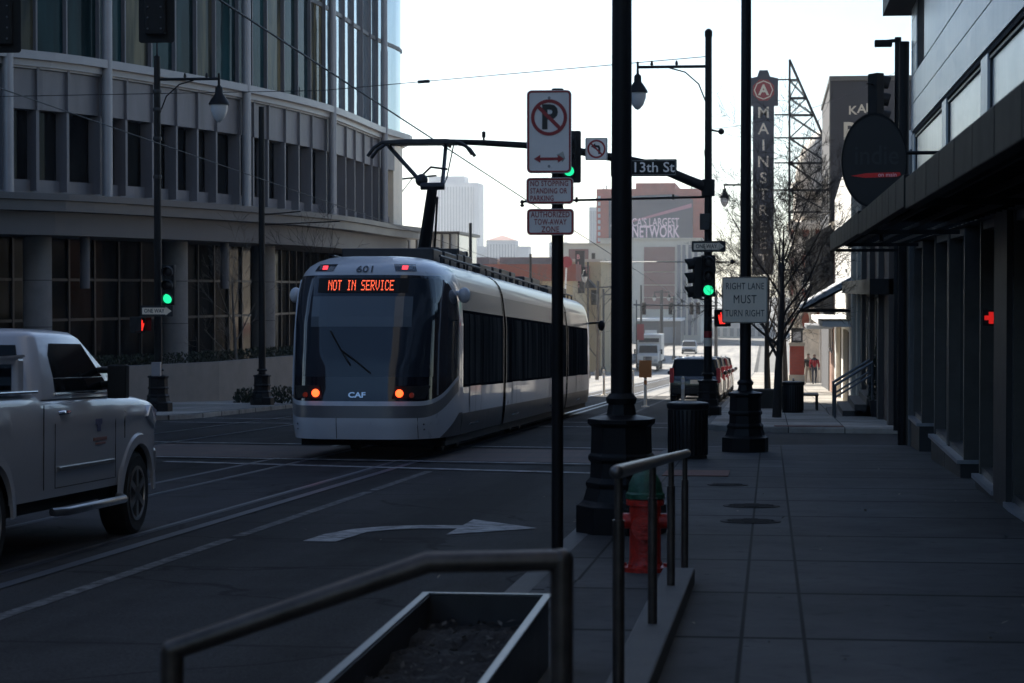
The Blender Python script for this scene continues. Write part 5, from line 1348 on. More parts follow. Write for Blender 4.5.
# canopy ledge over the ground floor
k = MB(); band(k,S0,smax_vis+2,-1.2,0.95,4.38,4.58); band(k,S0,smax_vis+2,-1.2,0.80,4.05,4.37); obj('ledge', k, M['ledge'], OFF, smooth=0)
k = MB(); band(k,S0,smax_vis+1,-2.95,0.2,3.32,4.04); obj('soffit', k, M['grey2'], OFF, smooth=0)
for s in tube_s:
    k = MB(); k.tube(p3(s,0.30,4.59),p3(s,0.30,12.5),0.17,n=16); k.tube(p3(s,0.30,12.5),p3(s,0.30,26),0.15,n=12); obj('column', k, M['greylight'], OFF)
k = MB(); s = tube_s[1]; k.tube(p3(s,-0.6,1.65),p3(s,-0.6,3.31),0.16,n=14); obj('pendant_tube', k, M['grey2'], OFF); k = MB(); s = s_of_px(240); k.tube(p3(s,-0.6,1.65),p3(s,-0.6,3.31),0.16,n=14); obj('pendant_tube', k, M['grey2'], OFF)
for px in (75,213,300,-40):
    s = s_of_px(max(px,-38)); k = MB(); k.tube(p3(s,-1.5,-4.0),p3(s,-1.5,3.31),0.46,n=22)
    c_ = obj('ground_column', k, M['concrete'], OFF)
    k = MB()
    for z in (-1.1,0.4,1.9): k.tube(p3(s,-1.5,z),p3(s,-1.5,z+0.025),0.463,n=22)
    obj('joint', k, M['stonejoint'], c_)
# ground floor shopfront
i0 = s_of_px(5)-8
k = MB(); s = i0; j = 0
while s < smax_vis-2:
    kk = MB(); kk.quad(p3(s+0.06,-2.78,-3.2),p3(s+1.54,-2.78,-3.2),p3(s+1.54,-2.78,3.3),p3(s+0.06,-2.78,3.3)); obj('shop_window', kk, M['shopglass'], OFF, smooth=0)
    k.add([p3(s-0.05,-2.85,-3.2),p3(s-0.05,-2.7,-3.2),p3(s-0.05,-2.7,3.3),p3(s-0.05,-2.85,3.3),p3(s+0.05,-2.85,-3.2),p3(s+0.05,-2.7,-3.2),p3(s+0.05,-2.7,3.3),p3(s+0.05,-2.85,3.3)],[(0,1,2,3),(7,6,5,4),(0,4,5,1),(1,5,6,2),(2,6,7,3),(3,7,4,0)])
    s += 1.6
for z in (-1.3,0.55,1.9): band(k,i0,smax_vis-2,-2.8,-2.72,z,z+0.09)
obj('shop_mullions', k, M['mullion2'], OFF, smooth=0)
# planter wall along the pavement
PWp = [(-24.0,61.2),(-20.3,66.3),(-17.9,72.0),(-16.75,80.0),(-16.4,92.0)]
PWt = thing('planter_wall','low pale concrete planter wall with clipped shrubs before the office building','wall',(-19,70,gz(70)+WALKZ)); O1 = Vector(PWt.location)
k = MB()
for (a,b) in zip(PWp,PWp[1:]):
    va,vb = Vector((*a,0)),Vector((*b,0)); n_ = Vector((vb.y-va.y,-(vb.x-va.x),0)).normalized()*0.3
    zt = -0.75
    q = [va,vb,vb-n_,va-n_]
    k.add([Vector((p.x,p.y,gz(p.y)-0.1))-O1 for p in q]+[Vector((p.x,p.y,zt))-O1 for p in q],[(0,1,5,4),(1,2,6,5),(2,3,7,6),(3,0,4,7),(4,5,6,7)])
obj('wall_face', k, M['conclight'], PWt, smooth=0)
k = MB()
for (a,b) in zip(PWp,PWp[1:]):
    va,vb = Vector((*a,0)),Vector((*b,0)); L_ = (vb-va).length; n_ = Vector((vb.y-va.y,-(vb.x-va.x),0)).normalized()
    for _ in range(int(L_*220)):
        p = va.lerp(vb,rnd.random())-n_*rnd.uniform(0.3,1.0); z = -0.75+rnd.uniform(-0.1,0.32)
        s_ = rnd.uniform(0.03,0.075); Mx = Matrix.Translation(Vector((p.x,p.y,z))-O1) @ Euler((rnd.uniform(0,6),rnd.uniform(0,6),rnd.uniform(0,6))).to_matrix().to_4x4()
        k.add([(-s_,0,0),(0,-s_*.5,0),(s_,0,0),(0,s_*.5,0)],[(0,1,2,3)],Mx)
o = obj('hedge', k, M['shrub'], PWt, smooth=0); o['kind'] = 'stuff'
def shrub(label, p, r):
    k = MB()
    for _ in range(420):
        a,t_ = rnd.uniform(0,6.28),rnd.random(); q = Vector((math.cos(a)*r*t_**.5,math.sin(a)*r*t_**.5,0)); q.z = rnd.uniform(0,1)*r*1.1*(1-(t_)**2*0.6)
        s_ = rnd.uniform(0.04,0.085); Mx = Matrix.Translation(q) @ Euler((rnd.uniform(0,6),rnd.uniform(0,6),rnd.uniform(0,6))).to_matrix().to_4x4()
        k.add([(-s_,0,0),(0,-s_*.5,0),(s_,0,0),(0,s_*.5,0)],[(0,1,2,3)],Mx)
    t = thing('shrub',label,'shrub',p,0,'round shrubs on the left pavement')
    obj('foliage', k, M['shrub'], t, smooth=0); k = MB(); k.tube((0,0,0),(0,0,r*0.7),0.03,n=6); obj('stem', k, M['bark'], t)
shrub('round dark shrub left of the plain black pole', B(246,71.0), 0.42)
shrub('round dark shrub right of the plain black pole near the streetcar tail', B(281,70.5), 0.5)

# unseen block added at the near left corner to set shade and skylight
NB = thing('unseen_corner_block','unseen low stone block added on the near left corner of the crossing','building',(-19,0,0))
k = MB(); k.bb(-40,0,-90,35.5,-1.5,8.5); obj('wall', k, M['stone2'], NB, smooth=0)
k = MB()
for fl in range(1):
    for j in range(26): k.bb(0.002,0.03,-68+j*4,-66+j*4,3+fl*3.6,5+fl*3.6)
o = obj('windows', k, M['lowglass'], NB, smooth=0); o['kind'] = 'stuff'

# ================================================================== RIGHT NEAR BUILDING
FX = 2.4
RB = thing('corner_shop_building','pale stone corner building with dark shop windows on the right','building',(FX+3,30,gz(30)+WALKZ)); O2 = Vector(RB.location)
def rb(mb,x0,x1,y0,y1,z0,z1): mb.bb(x0-O2.x,x1-O2.x,y0-O2.y,y1-O2.y,z0-O2.z,z1-O2.z)
YE = 39.25; YB = -8.0
k = MB(); rb(k,FX+0.45,14,YB,YE-0.3,-2.0,9.0); obj('core', k, M['shopdark'], RB, smooth=0)
k = MB(); rb(k,FX+1.6,22,-160,YE-1.5,9.0,46.0); obj('added_sky_block', k, M['stone2'], RB, smooth=0)  # unseen tall mass added to cut skylight on the street
# stone courses above the canopy
def rowline(mb,z0,z1,out=0.0):
    rb(mb,FX-out,FX+0.5,YB,YE,z0,z1)
k = MB(); rowline(k,4.31,4.755); rowline(k,4.775,5.235)
obj('stone_band', k, M['stone'], RB, smooth=0)
k = MB(); rb(k,FX+0.02,FX+0.4,YB,YE-0.02,4.2,6.9); obj('joint_backing', k, M['stonejoint'], RB, smooth=0)
piers = [(39.25,37.9),(31.7,30.3),(24.6,23.4),(17,15.8),(9.5,8.3)]
for a,b in piers:
    k = MB(); zz = 5.255
    for h in (0.47,0.47,0.6):
        rb(k,FX,FX+0.5,b,a,zz,zz+h-0.02); zz += h
    if a > 38: obj('stone_pier', k, M['stone'], RB, smooth=0)
k = MB(); rb(k,FX-0.001,FX+0.5,YB,36.0,5.256,6.4); obj('stone_parapet', k, M['stone'], RB, smooth=0)
for y0,y1 in ((36.05,37.85),):
    k = MB(); rb(k,FX+0.18,FX+0.2,y0,y1,5.26,6.4); w = obj('window', k, M['shopglass'], RB, smooth=0)
    k = MB(); rb(k,FX+0.1,FX+0.22,(y0+y1)/2-0.03,(y0+y1)/2+0.03,5.26,6.4); obj('frame', k, M['mullion'], w, smooth=0)
k = MB(); rb(k,FX-0.55,FX+0.6,33,YE+0.9,6.75,7.15); rb(k,FX-0.45,FX+0.6,33.2,YE+0.8,6.40,6.75); obj('eaves', k, M['shopdark'], RB, smooth=0)
# clerestory panes under the stone, between stone mullions
edges = [39.25,38.6,31.4,30.6,26.2,25.4,21.2,20.4,15.2,14.4,9.2,8.4]
k = MB()
for a,b in ((39.25,38.55),(32.3,31.55),(26.4,25.6),(20.4,19.6),(14.4,13.6)):
    k = MB(); rb(k,FX+0.002,FX+0.4,b,a,2.5,4.24); obj('stone_mullion', k, M['stone'], RB, smooth=0)
for a,b in ((38.55,32.3),(31.55,26.4),(25.6,20.4),(19.6,14.4)):
    k = MB(); rb(k,FX+0.05,FX+0.09,b+0.1,a-0.1,2.6,4.16); w = obj('clerestory_pane', k, M['frost'], RB, smooth=0)
    k = MB(); rb(k,FX+0.03,FX+0.12,b,b+0.1,2.6,4.2); rb(k,FX+0.03,FX+0.12,a-0.1,a,2.6,4.2); rb(k,FX+0.02,FX+0.12,b,a,4.17,4.24); obj('frame', k, M['darkmetal'], w, smooth=0)
# ground floor
SZ = -0.55
sf = [(39.0,36.8,'w'),(36.8,34.2,'d'),(34.1,31.6,'w'),(31.5,28.9,'w'),(28.9,26.9,'d'),(26.8,24.5,'w'),(24.5,23.2,'p'),(23.2,20.0,'w'),(20.0,18.0,'d'),(18,14,'w'),(14,8,'w'),(8,0,'p')]
for a,b,kd in sf:
    if kd == 'p':
        k = MB(); rb(k,FX-0.02,FX+0.5,b,a,-2,2.5); obj('pier', k, M['shopdark'], RB, smooth=0); continue
    if kd == 'w':
        k = MB(); rb(k,FX,FX+0.46,b,a,-2.0,SZ-0.05); obj('stall_riser', k, M['shopdark'], RB, smooth=0)
        k = MB(); rb(k,FX-0.045,FX+0.3,b-0.03,a+0.03,SZ-0.049,SZ); obj('sill', k, M['sillmetal'], RB, smooth=0)
        k = MB(); rb(k,FX+0.20,FX+0.22,b+0.1,a-0.1,SZ+0.08,2.3); w = obj('shop_window', k, M['shopglass2'], RB, smooth=0)
        k = MB(); rb(k,FX+0.04,FX+0.26,b,b+0.1,SZ,2.4); rb(k,FX+0.04,FX+0.26,a-0.1,a,SZ,2.4); rb(k,FX+0.06,FX+0.26,b+0.1,a-0.1,SZ,SZ+0.08); rb(k,FX+0.06,FX+0.26,b+0.1,a-0.1,2.3,2.4); obj('frame', k, M['mullion'], w, smooth=0)
    else:
        k = MB(); rb(k,FX+0.40,FX+0.44,b+0.5,a-0.1,gz(a)+0.1,2.2); w = obj('shop_door', k, M['shopglass2'], RB, smooth=0)
        k = MB(); rb(k,FX+0.38,FX+0.46,b,b+0.5,-2,2.4); obj('jamb', k, M['shopdark'], w, smooth=0); k = MB(); rb(k,FX+0.38,FX+0.46,a-0.1,a,-2,2.4); obj('jamb', k, M['shopdark'], w, smooth=0)
        k = MB(); k.tube((FX+0.34-O2.x,b+0.65-O2.y,gz(b)+0.9-O2.z),(FX+0.34-O2.x,b+0.65-O2.y,gz(b)+1.5-O2.z),0.02,n=8); obj('handle', k, M['silver'], w)
k = MB(); rb(k,FX-0.03,FX+0.5,YB,YE,2.41,2.6); obj('fascia', k, M['shopdark'], RB, smooth=0)
k = MB(); rb(k,FX-0.03,FX+0.52,38.98,YE+0.05,-2.0,4.0); obj('corner_pilaster', k, M['mullion3'], RB, smooth=0)
k = MB(); k.tube((FX-0.10-O2.x,YE+0.35-O2.y,gz(39)-O2.z),(FX-0.10-O2.x,YE+0.35-O2.y,5.9-O2.z),0.09,n=12); obj('downpipe', k, M['black'], RB)
# canopy on the shop front
CX = 1.1
CN = thing('canopy','charcoal metal slatted canopy over the sidewalk in front of the shops','canopy',(CX+0.65,25,gz(25)+WALKZ)); O3 = Vector(CN.location)
def cn(mb,x0,x1,y0,y1,z0,z1): mb.bb(x0-O3.x,x1-O3.x,y0-O3.y,y1-O3.y,z0-O3.z,z1-O3.z)
segs = [(4.0,18.7,2.52,2.26),(18.95,28.6,2.56,2.29),(28.75,36.5,2.60,2.31),(36.6,41.9,2.62,2.32)]
for y0,y1,zt,zb_ in segs:
    k = MB(); cn(k,CX,CX+0.09,y0,y1,zb_,zt); cn(k,CX+0.09,CX+0.22,y0,y1,zt-0.05,zt)
    n = int((y1-y0)/1.2)
    obj('fascia', k, M['canopy'], CN, smooth=0, bevel=0.008)
    k = MB()
    for j in range(1,n): 
        y = y0+(y1-y0)*j/n; cn(k,CX-0.002,CX,y-0.003,y+0.003,zb_+0.01,zt-0.01)
    obj('panel_joint', k, M['blackmatt'], CN, smooth=0)
k = MB(); y = 4.2
while y < 41.8: cn(k,CX+0.09,FX-0.05,y,y+0.03,2.40,2.44); y += 0.62
for x in (1.42,1.74,2.06): cn(k,x,x+0.03,4.19,41.81,2.36,2.41)
obj('slats', k, M['canopy'], CN, smooth=0)
for y in (10,18.8,28.65,36.55,41.7):
    k = MB(); cn(k,CX+0.10,FX-0.04,y,y+0.06,2.30,2.355)
    obj('beam', k, M['canopy'], CN, smooth=0)
k = MB(); cn(k,CX+0.23,FX-0.05,4.0,27.0,2.462,2.50); obj('shade_sheet', k, M['canopy'], CN, smooth=0)  # solid sheet added over the near slats to darken the pavement below
# oval blade sign standing on the canopy
cs = W(873.5,161,29.6); OS = thing('oval_sign','big dark oval blade sign with a red stroke, standing on the shop canopy','sign',cs)
rx_,rz_ = 32/F*29.6, 46.5/F*29.6
oval = [(math.cos(2*math.pi*q/48)*rx_,math.sin(2*math.pi*q/48)*rz_) for q in range(48)]
k = MB(); plate(k,oval,-0.05,0.05); obj('panel', k, M['signblack2'], OS, smooth=0, bevel=0.012)
k = MB(); n = 48; vs = []
for y in (-0.065,0.065):
    for sc_ in (0.97,1.02): vs += [(x*sc_,y,z*sc_) for x,z in oval]
fs = []
for q in range(n):
    e=(q+1)%n; fs += [(q,e,n+e,n+q),(2*n+q,3*n+q,3*n+e,2*n+e),(n+q,n+e,3*n+e,3*n+q),(q,2*n+q,2*n+e,e)]
k.add(vs,fs); obj('rim', k, M['black'], OS, smooth=0)
lettering('indie', 0.36, M['signdim'], OS, (0.03,-0.055,0.06), xs=0.85, bold=0.004)
k = MB(); plate(k,[(-0.30,-0.20),(-0.1,-0.165),(0.33,-0.155),(0.345,-0.19),(0.30,-0.215),(-0.12,-0.225)],-0.058,-0.05); obj('red_stroke', k, M['redneon2'], OS, smooth=0)
lettering('on main', 0.075, M['signwhite'], OS, (0.17,-0.062,-0.188))
k = MB(); k.tube((0.1,0,-rz_),(0.1,0,-rz_-0.45),0.03); k.tube((0.38,0,0.1),(1.05,0,0.1),0.025); obj('bracket', k, M['black'], OS)
# neon plus in the shop window
p = W(993.5,318,24.6); t_s = 0.72
t = thing('neon_cross','red lit cross sign hanging inside the shop window','neon sign',(FX+0.02,25.2,p.z),R(-15)); t.scale = (t_s,)*3
k = MB(); plate(k,[(-0.035,-0.09),(0.035,-0.09),(0.035,-0.035),(0.10,-0.035),(0.10,0.035),(0.035,0.035),(0.035,0.09),(-0.035,0.09),(-0.035,0.035),(-0.10,0.035),(-0.10,-0.035),(-0.035,-0.035)],-0.02,0); obj('tube', k, M['redneon'], t, smooth=0)
k = MB(); k.bb(-0.13,0.13,0.0,0.012,-0.12,0.12); obj('backing', k, M['blackmatt'], t, smooth=0)
# corner pole camera and signal behind the oval sign
CP = thing('camera_pole','thin black pole with a camera arm at the corner of the stone building','pole',B(897,46.5)); z0c = CP.location.z
k = MB(); k.tube((0,0,0),(0,0,wz(38,46.5)-z0c),0.07,n=12); k.tube((0,0,wz(41,46.5)-z0c),(-0.42,0,wz(43,46.5)-z0c),0.04); obj('pole', k, M['black'], CP)
k = MB(); k.box((-0.30,0,wz(44,46.5)-z0c),(0.36,0.2,0.14)); obj('camera', k, M['black'], CP, bevel=0.02)
s = signal('traffic_signal','dark side of a traffic signal above the oval blade sign',W(879,100,46.4),R(120),None); bracket(s,[(0,0.15,0.3),(-0.15,0.4,0.3)],0.02)
# ================================================================== RIGHT SIDE BEYOND THE CROSS STREET
def bld(name,label,cat,base,group=None): return thing(name,label,cat,base,0,group)
def bx_abs(mb,t,x0,x1,y0,y1,z0,z1):
    o = t.location; mb.bb(x0-o.x,x1-o.x,y0-o.y,y1-o.y,z0-o.z,z1-o.z)
def facade_windows(t, x, y0, y1, zs, wy, wh, n, mat_='lowglass', frame='greylight', side=-1, per_frame=True):
    """windows in a wall that faces -X (side=-1) or +X, each with its frame"""
    for z in zs:
        for j in range(n):
            yc = y0+(y1-y0)*(j+0.5)/n
            k = MB(); bx_abs(k,t,min(x,x+side*0.03),max(x,x+side*0.03),yc-wy/2,yc+wy/2,z,z+wh); w = obj('window', k, M[mat_], t, smooth=0)
            if per_frame:
                k = MB(); bx_abs(k,t,min(x,x+side*0.08),max(x,x+side*0.08),yc-wy/2-0.1,yc+wy/2+0.1,z-0.12,z-0.002); obj('sill', k, M[frame], w, smooth=0); k = MB(); bx_abs(k,t,min(x,x+side*0.06),max(x,x+side*0.06),yc-wy/2-0.1,yc+wy/2+0.1,z+wh+0.002,z+wh+0.12); obj('lintel', k, M[frame], w, smooth=0)
# dark brown two storey shop with steps
t = bld('brown_shop','dark brown brick shop front with steps and a side rail, just past the cross street','building',(6,58,gz(58)))
k = MB(); bx_abs(k,t,2.75,16,50.5,70,-3,4.6); obj('wall', k, M['brownwall'], t, smooth=0)
for a,b,m_ in ((69.9,68.6,'beige'),(66.2,65.4,'brownpier'),(61.0,60.2,'brownpier'),(56.2,55.4,'brownpier'),(51.3,50.6,'brownpier')):
    k = MB(); bx_abs(k,t,2.62,2.76,b,a,-3,4.3); obj('pilaster', k, M[m_], t, smooth=0)
for a,b in ((68.4,66.4),(65.2,61.2),(60.0,56.4)):
    k = MB(); bx_abs(k,t,2.70,2.76,b,a,gz(b)+0.7,1.4); w = obj('shop_window', k, M['shopglass'], t, smooth=0)
    k = MB(); bx_abs(k,t,2.68,2.74,(a+b)/2-0.04,(a+b)/2+0.04,gz(b)+0.7,1.4); obj('frame', k, M['mullion'], w, smooth=0)
k = MB(); bx_abs(k,t,2.2,2.75,50.6,69.8,1.5,1.85); obj('fascia', k, M['black'], t, smooth=0)
k = MB()
for j in range(4): bx_abs(k,t,1.55+0.3*j,2.75,58,63,gz(58)-0.3,gz(60)+0.1+0.16*j)
obj('steps', k, M['brownpier'], t, smooth=0)
t = thing('stair_rail','pale metal stair rail beside the brown shop steps','railing',(1.6,58.3,gz(58.3)+WALKZ))
for dy in (0.0,-1.8):
    k = MB(); k.path([(0.0,dy,0.85),(0.95,dy,1.45)],0.035,8); k.path([(0.0,dy,0.55),(0.95,dy,1.15)],0.025,8)
    k.tube((0.02,dy,0),(0.02,dy,0.86),0.03,n=8); k.tube((0.93,dy,0.5),(0.93,dy,1.44),0.03,n=8)
    obj('rail', k, M['zinc'], t)
t = thing('potted_conifer','slim dark conifer in a tub by the brown shop steps','potted plant',B(878,57.0))
k = MB(); k.lathe([(0.16,0),(0.22,0.4),(0.24,0.42)],n=16); obj('pot', k, M['darkmetal'], t)
k = MB()
for _ in range(900):
    h = rnd.random(); a = rnd.uniform(0,6.28); r_ = (1-h)*0.27*rnd.uniform(0.5,1); q = Vector((math.cos(a)*r_,math.sin(a)*r_,0.42+h*1.7)); s_ = rnd.uniform(0.03,0.06)
    Mx = Matrix.Translation(q) @ Euler((rnd.uniform(0,6),rnd.uniform(0,6),rnd.uniform(0,6))).to_matrix().to_4x4(); k.add([(-s_,0,0),(0,-s_*.5,0),(s_,0,0),(0,s_*.5,0)],[(0,1,2,3)],Mx)
obj('foliage', k, M['shrub'], t, smooth=0); k = MB(); k.tube((0,0,0.4),(0,0,1.6),0.03,n=6); obj('stem', k, M['bark'], t)
# white rendered building
WX = 2.62
t = bld('white_building','white rendered building with sunlit street wall and a dark awning','building',(6,85,gz(85)))
k = MB(); k.prism([(70.1,-4),(93.0,-4.5),(93.0,5.25),(84,5.75),(70.1,6.5)],WX-t.location.x,16-t.location.x,'yz')
for v in k.v: v.y -= t.location.y; v.z -= t.location.z
obj('wall', k, M['white'], t, smooth=0)
k = MB(); bx_abs(k,t,WX-0.10,WX+0.3,70.1,71.6,-4,6.4); obj('corner_pier', k, M['beige'], t, smooth=0)
for y in (76,84):
    k = MB(); bx_abs(k,t,WX-0.03,WX+0.02,y,y+2.2,-2.4,0.2); w = obj('shop_window', k, M['brownwall'], t, smooth=0)
    k = MB()
    for q in (0,0.72,1.44,2.14): bx_abs(k,t,WX-0.12,WX-0.031,y+q,y+q+0.1,-2.6,0.25)
    obj('frame', k, M['beige'], w, smooth=0)
k = MB(); bx_abs(k,t,WX-0.95,WX,72.5,92.5,0.42,0.60); obj('flat_canopy', k, M['white'], t, smooth=0)
for y in (78.0,88.0):
    k = MB(); bx_abs(k,t,WX-0.05,WX,y,y+0.12,2.2,2.32); obj('wall_lamp', k, M['darkmetal'], t, smooth=0)
t = thing('shop_awning','sloping grey awning with a truss beneath on the sunlit white wall','awning',(WX-0.7,73,gz(73)))
k = MB(); o = t.location
k.prism([(WX-0.01,2.05),(1.0,1.10),(1.0,1.00),(WX-0.01,1.85)],71.7,80,'xz')
for v in k.v: v.x -= o.x; v.y -= o.y; v.z -= o.z
obj('slope', k, M['awning'], t, smooth=0)
k = MB()
for y in (72,74,76,78,80): 
    k.tube((1.0-o.x,y-o.y,0.92-o.z),(WX-o.x,y-o.y,0.92-o.z),0.03,n=6); k.tube((1.05-o.x,y-o.y,0.95-o.z),(WX-o.x,y-o.y,1.8-o.z),0.025,n=6)
k.tube((1.0-o.x,72-o.y,0.92-o.z),(1.0-o.x,80-o.y,0.92-o.z),0.03,n=6)
obj('truss', k, M['black'], t)
t = thing('blade_panel','dark grey shop blade panel sticking out of the white building','sign',(2.0,93.5,2.6))
k = MB(); k.prism([(-0.55,-1.5),(0.6,-2.2),(0.6,1.8),(-0.55,1.0)],-0.08,0.08,'xz'); obj('panel', k, M['darkmetal'], t, smooth=0)
k = MB(); k.tube((0.4,0,0.6),(0.7,0,0.6),0.05,n=8); k.tube((0.4,0,-0.8),(0.7,0,-0.8),0.05,n=8); obj('bracket', k, M['black'], t)
# charcoal building with letters
t = bld('charcoal_building','charcoal painted building with pale lettering high on its side wall','building',(8,108,gz(108)))
k = MB(); bx_abs(k,t,2.62,22,99.6,116,-5,10.75); obj('wall', k, M['darkwall'], t, smooth=0)
k = MB(); bx_abs(k,t,2.56,2.62,99.55,99.9,-5,10.8); bx_abs(k,t,2.55,22.1,99.5,116.1,10.751,10.95); obj('coping', k, M['mullion'], t, smooth=0)
k = MB(); bx_abs(k,t,7.6,10.5,99.3,99.6,-5,9.6); obj('brick_chimney', k, M['brownwall'], t, smooth=0)
facade_windows(t,2.62,100.5,115.5,(1.5,5.0),1.2,2.0,5)
def yaw_txt(p): return p
o = t.location
for q,ch in enumerate('KAN'):
    px_ = 851.5+q*9; p = W(px_,112-[0,3,5][q]*0.5,99.0); lettering(ch, 0.52, M['beige'], t, (p.x-o.x,99.58-o.y,p.z-o.z), bold=0.02, xs=1.1)
p = W(848,133,99.0); lettering('P', 1.05, M['beige'], t, (p.x-o.x,99.58-o.y,p.z-o.z), bold=0.03)
t = bld('brick_house','narrow orange brick front between the white building and the charcoal one','building',(8,96,gz(96)))
k = MB(); bx_abs(k,t,2.60,16,93.1,99.3,-5.5,4.1); obj('wall', k, M['brickred2'], t, smooth=0)
facade_windows(t,2.60,93.5,99.0,(-0.9,),1.0,1.8,2)
k = MB(); bx_abs(k,t,2.50,16,93.1,99.3,4.101,4.40); obj('cornice', k, M['beige'], t, smooth=0)
k = MB(); bx_abs(k,t,1.5,2.6,93.3,99.2,0.0,0.15); obj('canopy', k, M['awning'], t, smooth=0)
# theatre with its dome, ornate corner and blade sign
TX = 2.0
t = bld('theatre','ornate cream theatre with a corner dome and round red windows','building',(8,140,gz(140)))
k = MB(); bx_abs(k,t,TX+0.8,26,128,165,-6,5.6); obj('wall', k, M['theatre'], t, smooth=0)
o = t.location
k = MB(); c0 = Vector((TX+1.27-o.x,131.5-o.y,0))
k.lathe([(2.1,-6-o.z),(2.1,5.0-o.z),(2.3,5.1-o.z),(2.3,5.5-o.z),(2.0,5.6-o.z),(1.9,7.4-o.z),(2.1,7.5-o.z),(2.1,7.8-o.z)],c0,24); obj('corner_drum', k, M['theatre'], t)
k = MB(); k.lathe([(1.85*math.cos(R(a)),7.8-o.z+3.1*math.sin(R(a))) for a in range(0,90,8)]+[(0.12,10.7-o.z),(0.12,11.2-o.z)],c0,24); obj('dome', k, M['dome'], t)
for j,z in enumerate((5.0,3.3,1.65,-0.1)):
    for a in (235,258,205):
        cx,cy = c0.x+math.cos(R(a))*2.12, c0.y+math.sin(R(a))*2.12
        Mx = Matrix.Translation((cx,cy,z-o.z)) @ Matrix.Rotation(R(a+90),4,'Z')
        k = MB(); k.prism([(math.cos(2*math.pi*q/20)*0.26,math.sin(2*math.pi*q/20)*0.48) for q in range(20)],-0.05,0.1,'xz',Mx); w = obj('window', k, M['brownred'], t, smooth=0)
        k = MB(); k.ring(0,0,0.5,0.66,-0.14,0.05,24)
        for v in k.v: v.x *= 0.62
        k.v = [Mx @ v for v in k.v]; obj('surround', k, M['dome'], w)
k = MB(); Mx = Matrix.Translation((c0.x+math.cos(R(245))*2.0,c0.y+math.sin(R(245))*2.0,6.6-o.z)) @ Matrix.Rotation(R(335),4,'Z'); k.ring(0,0,0.62,0.95,-0.3,0.2,24)
k.v = [Mx @ v for v in k.v]; obj('arch_niche', k, M['dome'], t)
k = MB(); bx_abs(k,t,TX-0.3,TX+0.8,134,147,-1.3,-0.6); obj('marquee', k, M['white'], t, smooth=0, bevel=0.05)
k = MB(); bx_abs(k,t,TX-0.35,TX-0.28,134.5,146.5,-1.2,-0.7); obj('marquee_panel', k, M['signred'], t, smooth=0)
facade_windows(t,TX+0.8,135,163,(0.5,3.2),1.1,1.7,7)
yb_ = 125.0
p = W(763,176,yb_*0.995); BS = thing('theatre_blade_sign','tall slate vertical theatre sign spelling mainstreet under a red letter A badge','sign',p)
s_ = F/(yb_*0.995); bw_,bh_ = 21/s_, 197/s_
k = MB(); poly = [(-bw_/2,-bh_/2),(bw_/2,-bh_/2),(bw_/2,bh_/2-1.6),(bw_/2+0.22,bh_/2-1.6),(bw_/2+0.22,bh_/2-0.1),(bw_*0.3,bh_/2),(bw_*0.2,bh_/2+0.35),(-bw_*0.2,bh_/2+0.35),(-bw_*0.3,bh_/2),(-bw_/2-0.22,bh_/2-0.1),(-bw_/2-0.22,bh_/2-1.6),(-bw_/2,bh_/2-1.6)]
k.prism(poly,-0.25,0.25,'xz'); obj('panel', k, M['blade'], BS, smooth=0)
cz_ = bh_/2-0.75
k = MB(); k.prism([(math.cos(R(22.5+45*q))*0.62,cz_+math.sin(R(22.5+45*q))*0.62) for q in range(8)],-0.32,-0.251,'xz'); bdg = obj('badge', k, M['billred'], BS, smooth=0)
k = MB(); k.ring(0,cz_,0.47,0.53,-0.34,-0.32,8); obj('badge_ring', k, M['signcream'], bdg, smooth=0)
lettering('A', 0.80, M['signcream'], bdg, (0,-0.33,cz_-0.02), bold=0.03)
for q,ch in enumerate('MAINSTREET'):
    lettering(ch, 0.86, M['signcream'], BS, (0,-0.26,bh_/2-2.0-q*0.90), bold=0.012, xs=1.02)
LT = thing('sign_lattice','triangular steel lattice frame bracing the tall vertical sign','lattice frame',(W(789,60,yb_).x,yb_+1.0,2.0)); o = LT.location
A_ = W(789,60,yb_); Bm = W(789,232,yb_); H_ = W(828,148,yb_); H2 = W(828,232,yb_)
def L_(p): return Vector((p.x-o.x,0,p.z-o.z))
k = MB()
for dy in (0,0.9):
    D_ = Vector((0,dy,0))
    k.tube(L_(A_)+D_,L_(Bm)+D_,0.06,n=6); k.tube(L_(A_)+D_,L_(H_)+D_,0.055,n=6); k.tube(L_(H_)+D_,L_(H2)+D_,0.05,n=6)
    prev = None
    for py in (80,98,115,138,163,190,212):
        xh = min(828,789+(py-60)*39/88.0); a = L_(W(789,py,yb_))+D_; b = L_(W(xh,py,yb_))+D_
        k.tube(a,b,0.04,n=6)
        if prev: k.tube(prev[0],b,0.03,n=6); k.tube(a,prev[1],0.02,n=6)
        prev = (a,b)
for py in (80,115,138,163,190): k.tube(L_(W(774,py,yb_)),L_(W(790,py,yb_)),0.045,n=6)
for py in (80,115,138,163,190): k.tube(L_(W(789,py,yb_)),L_(W(789,py,yb_))+Vector((0,0.9,0)),0.03,n=6)
obj('frame', k, M['darkmetal'], LT)

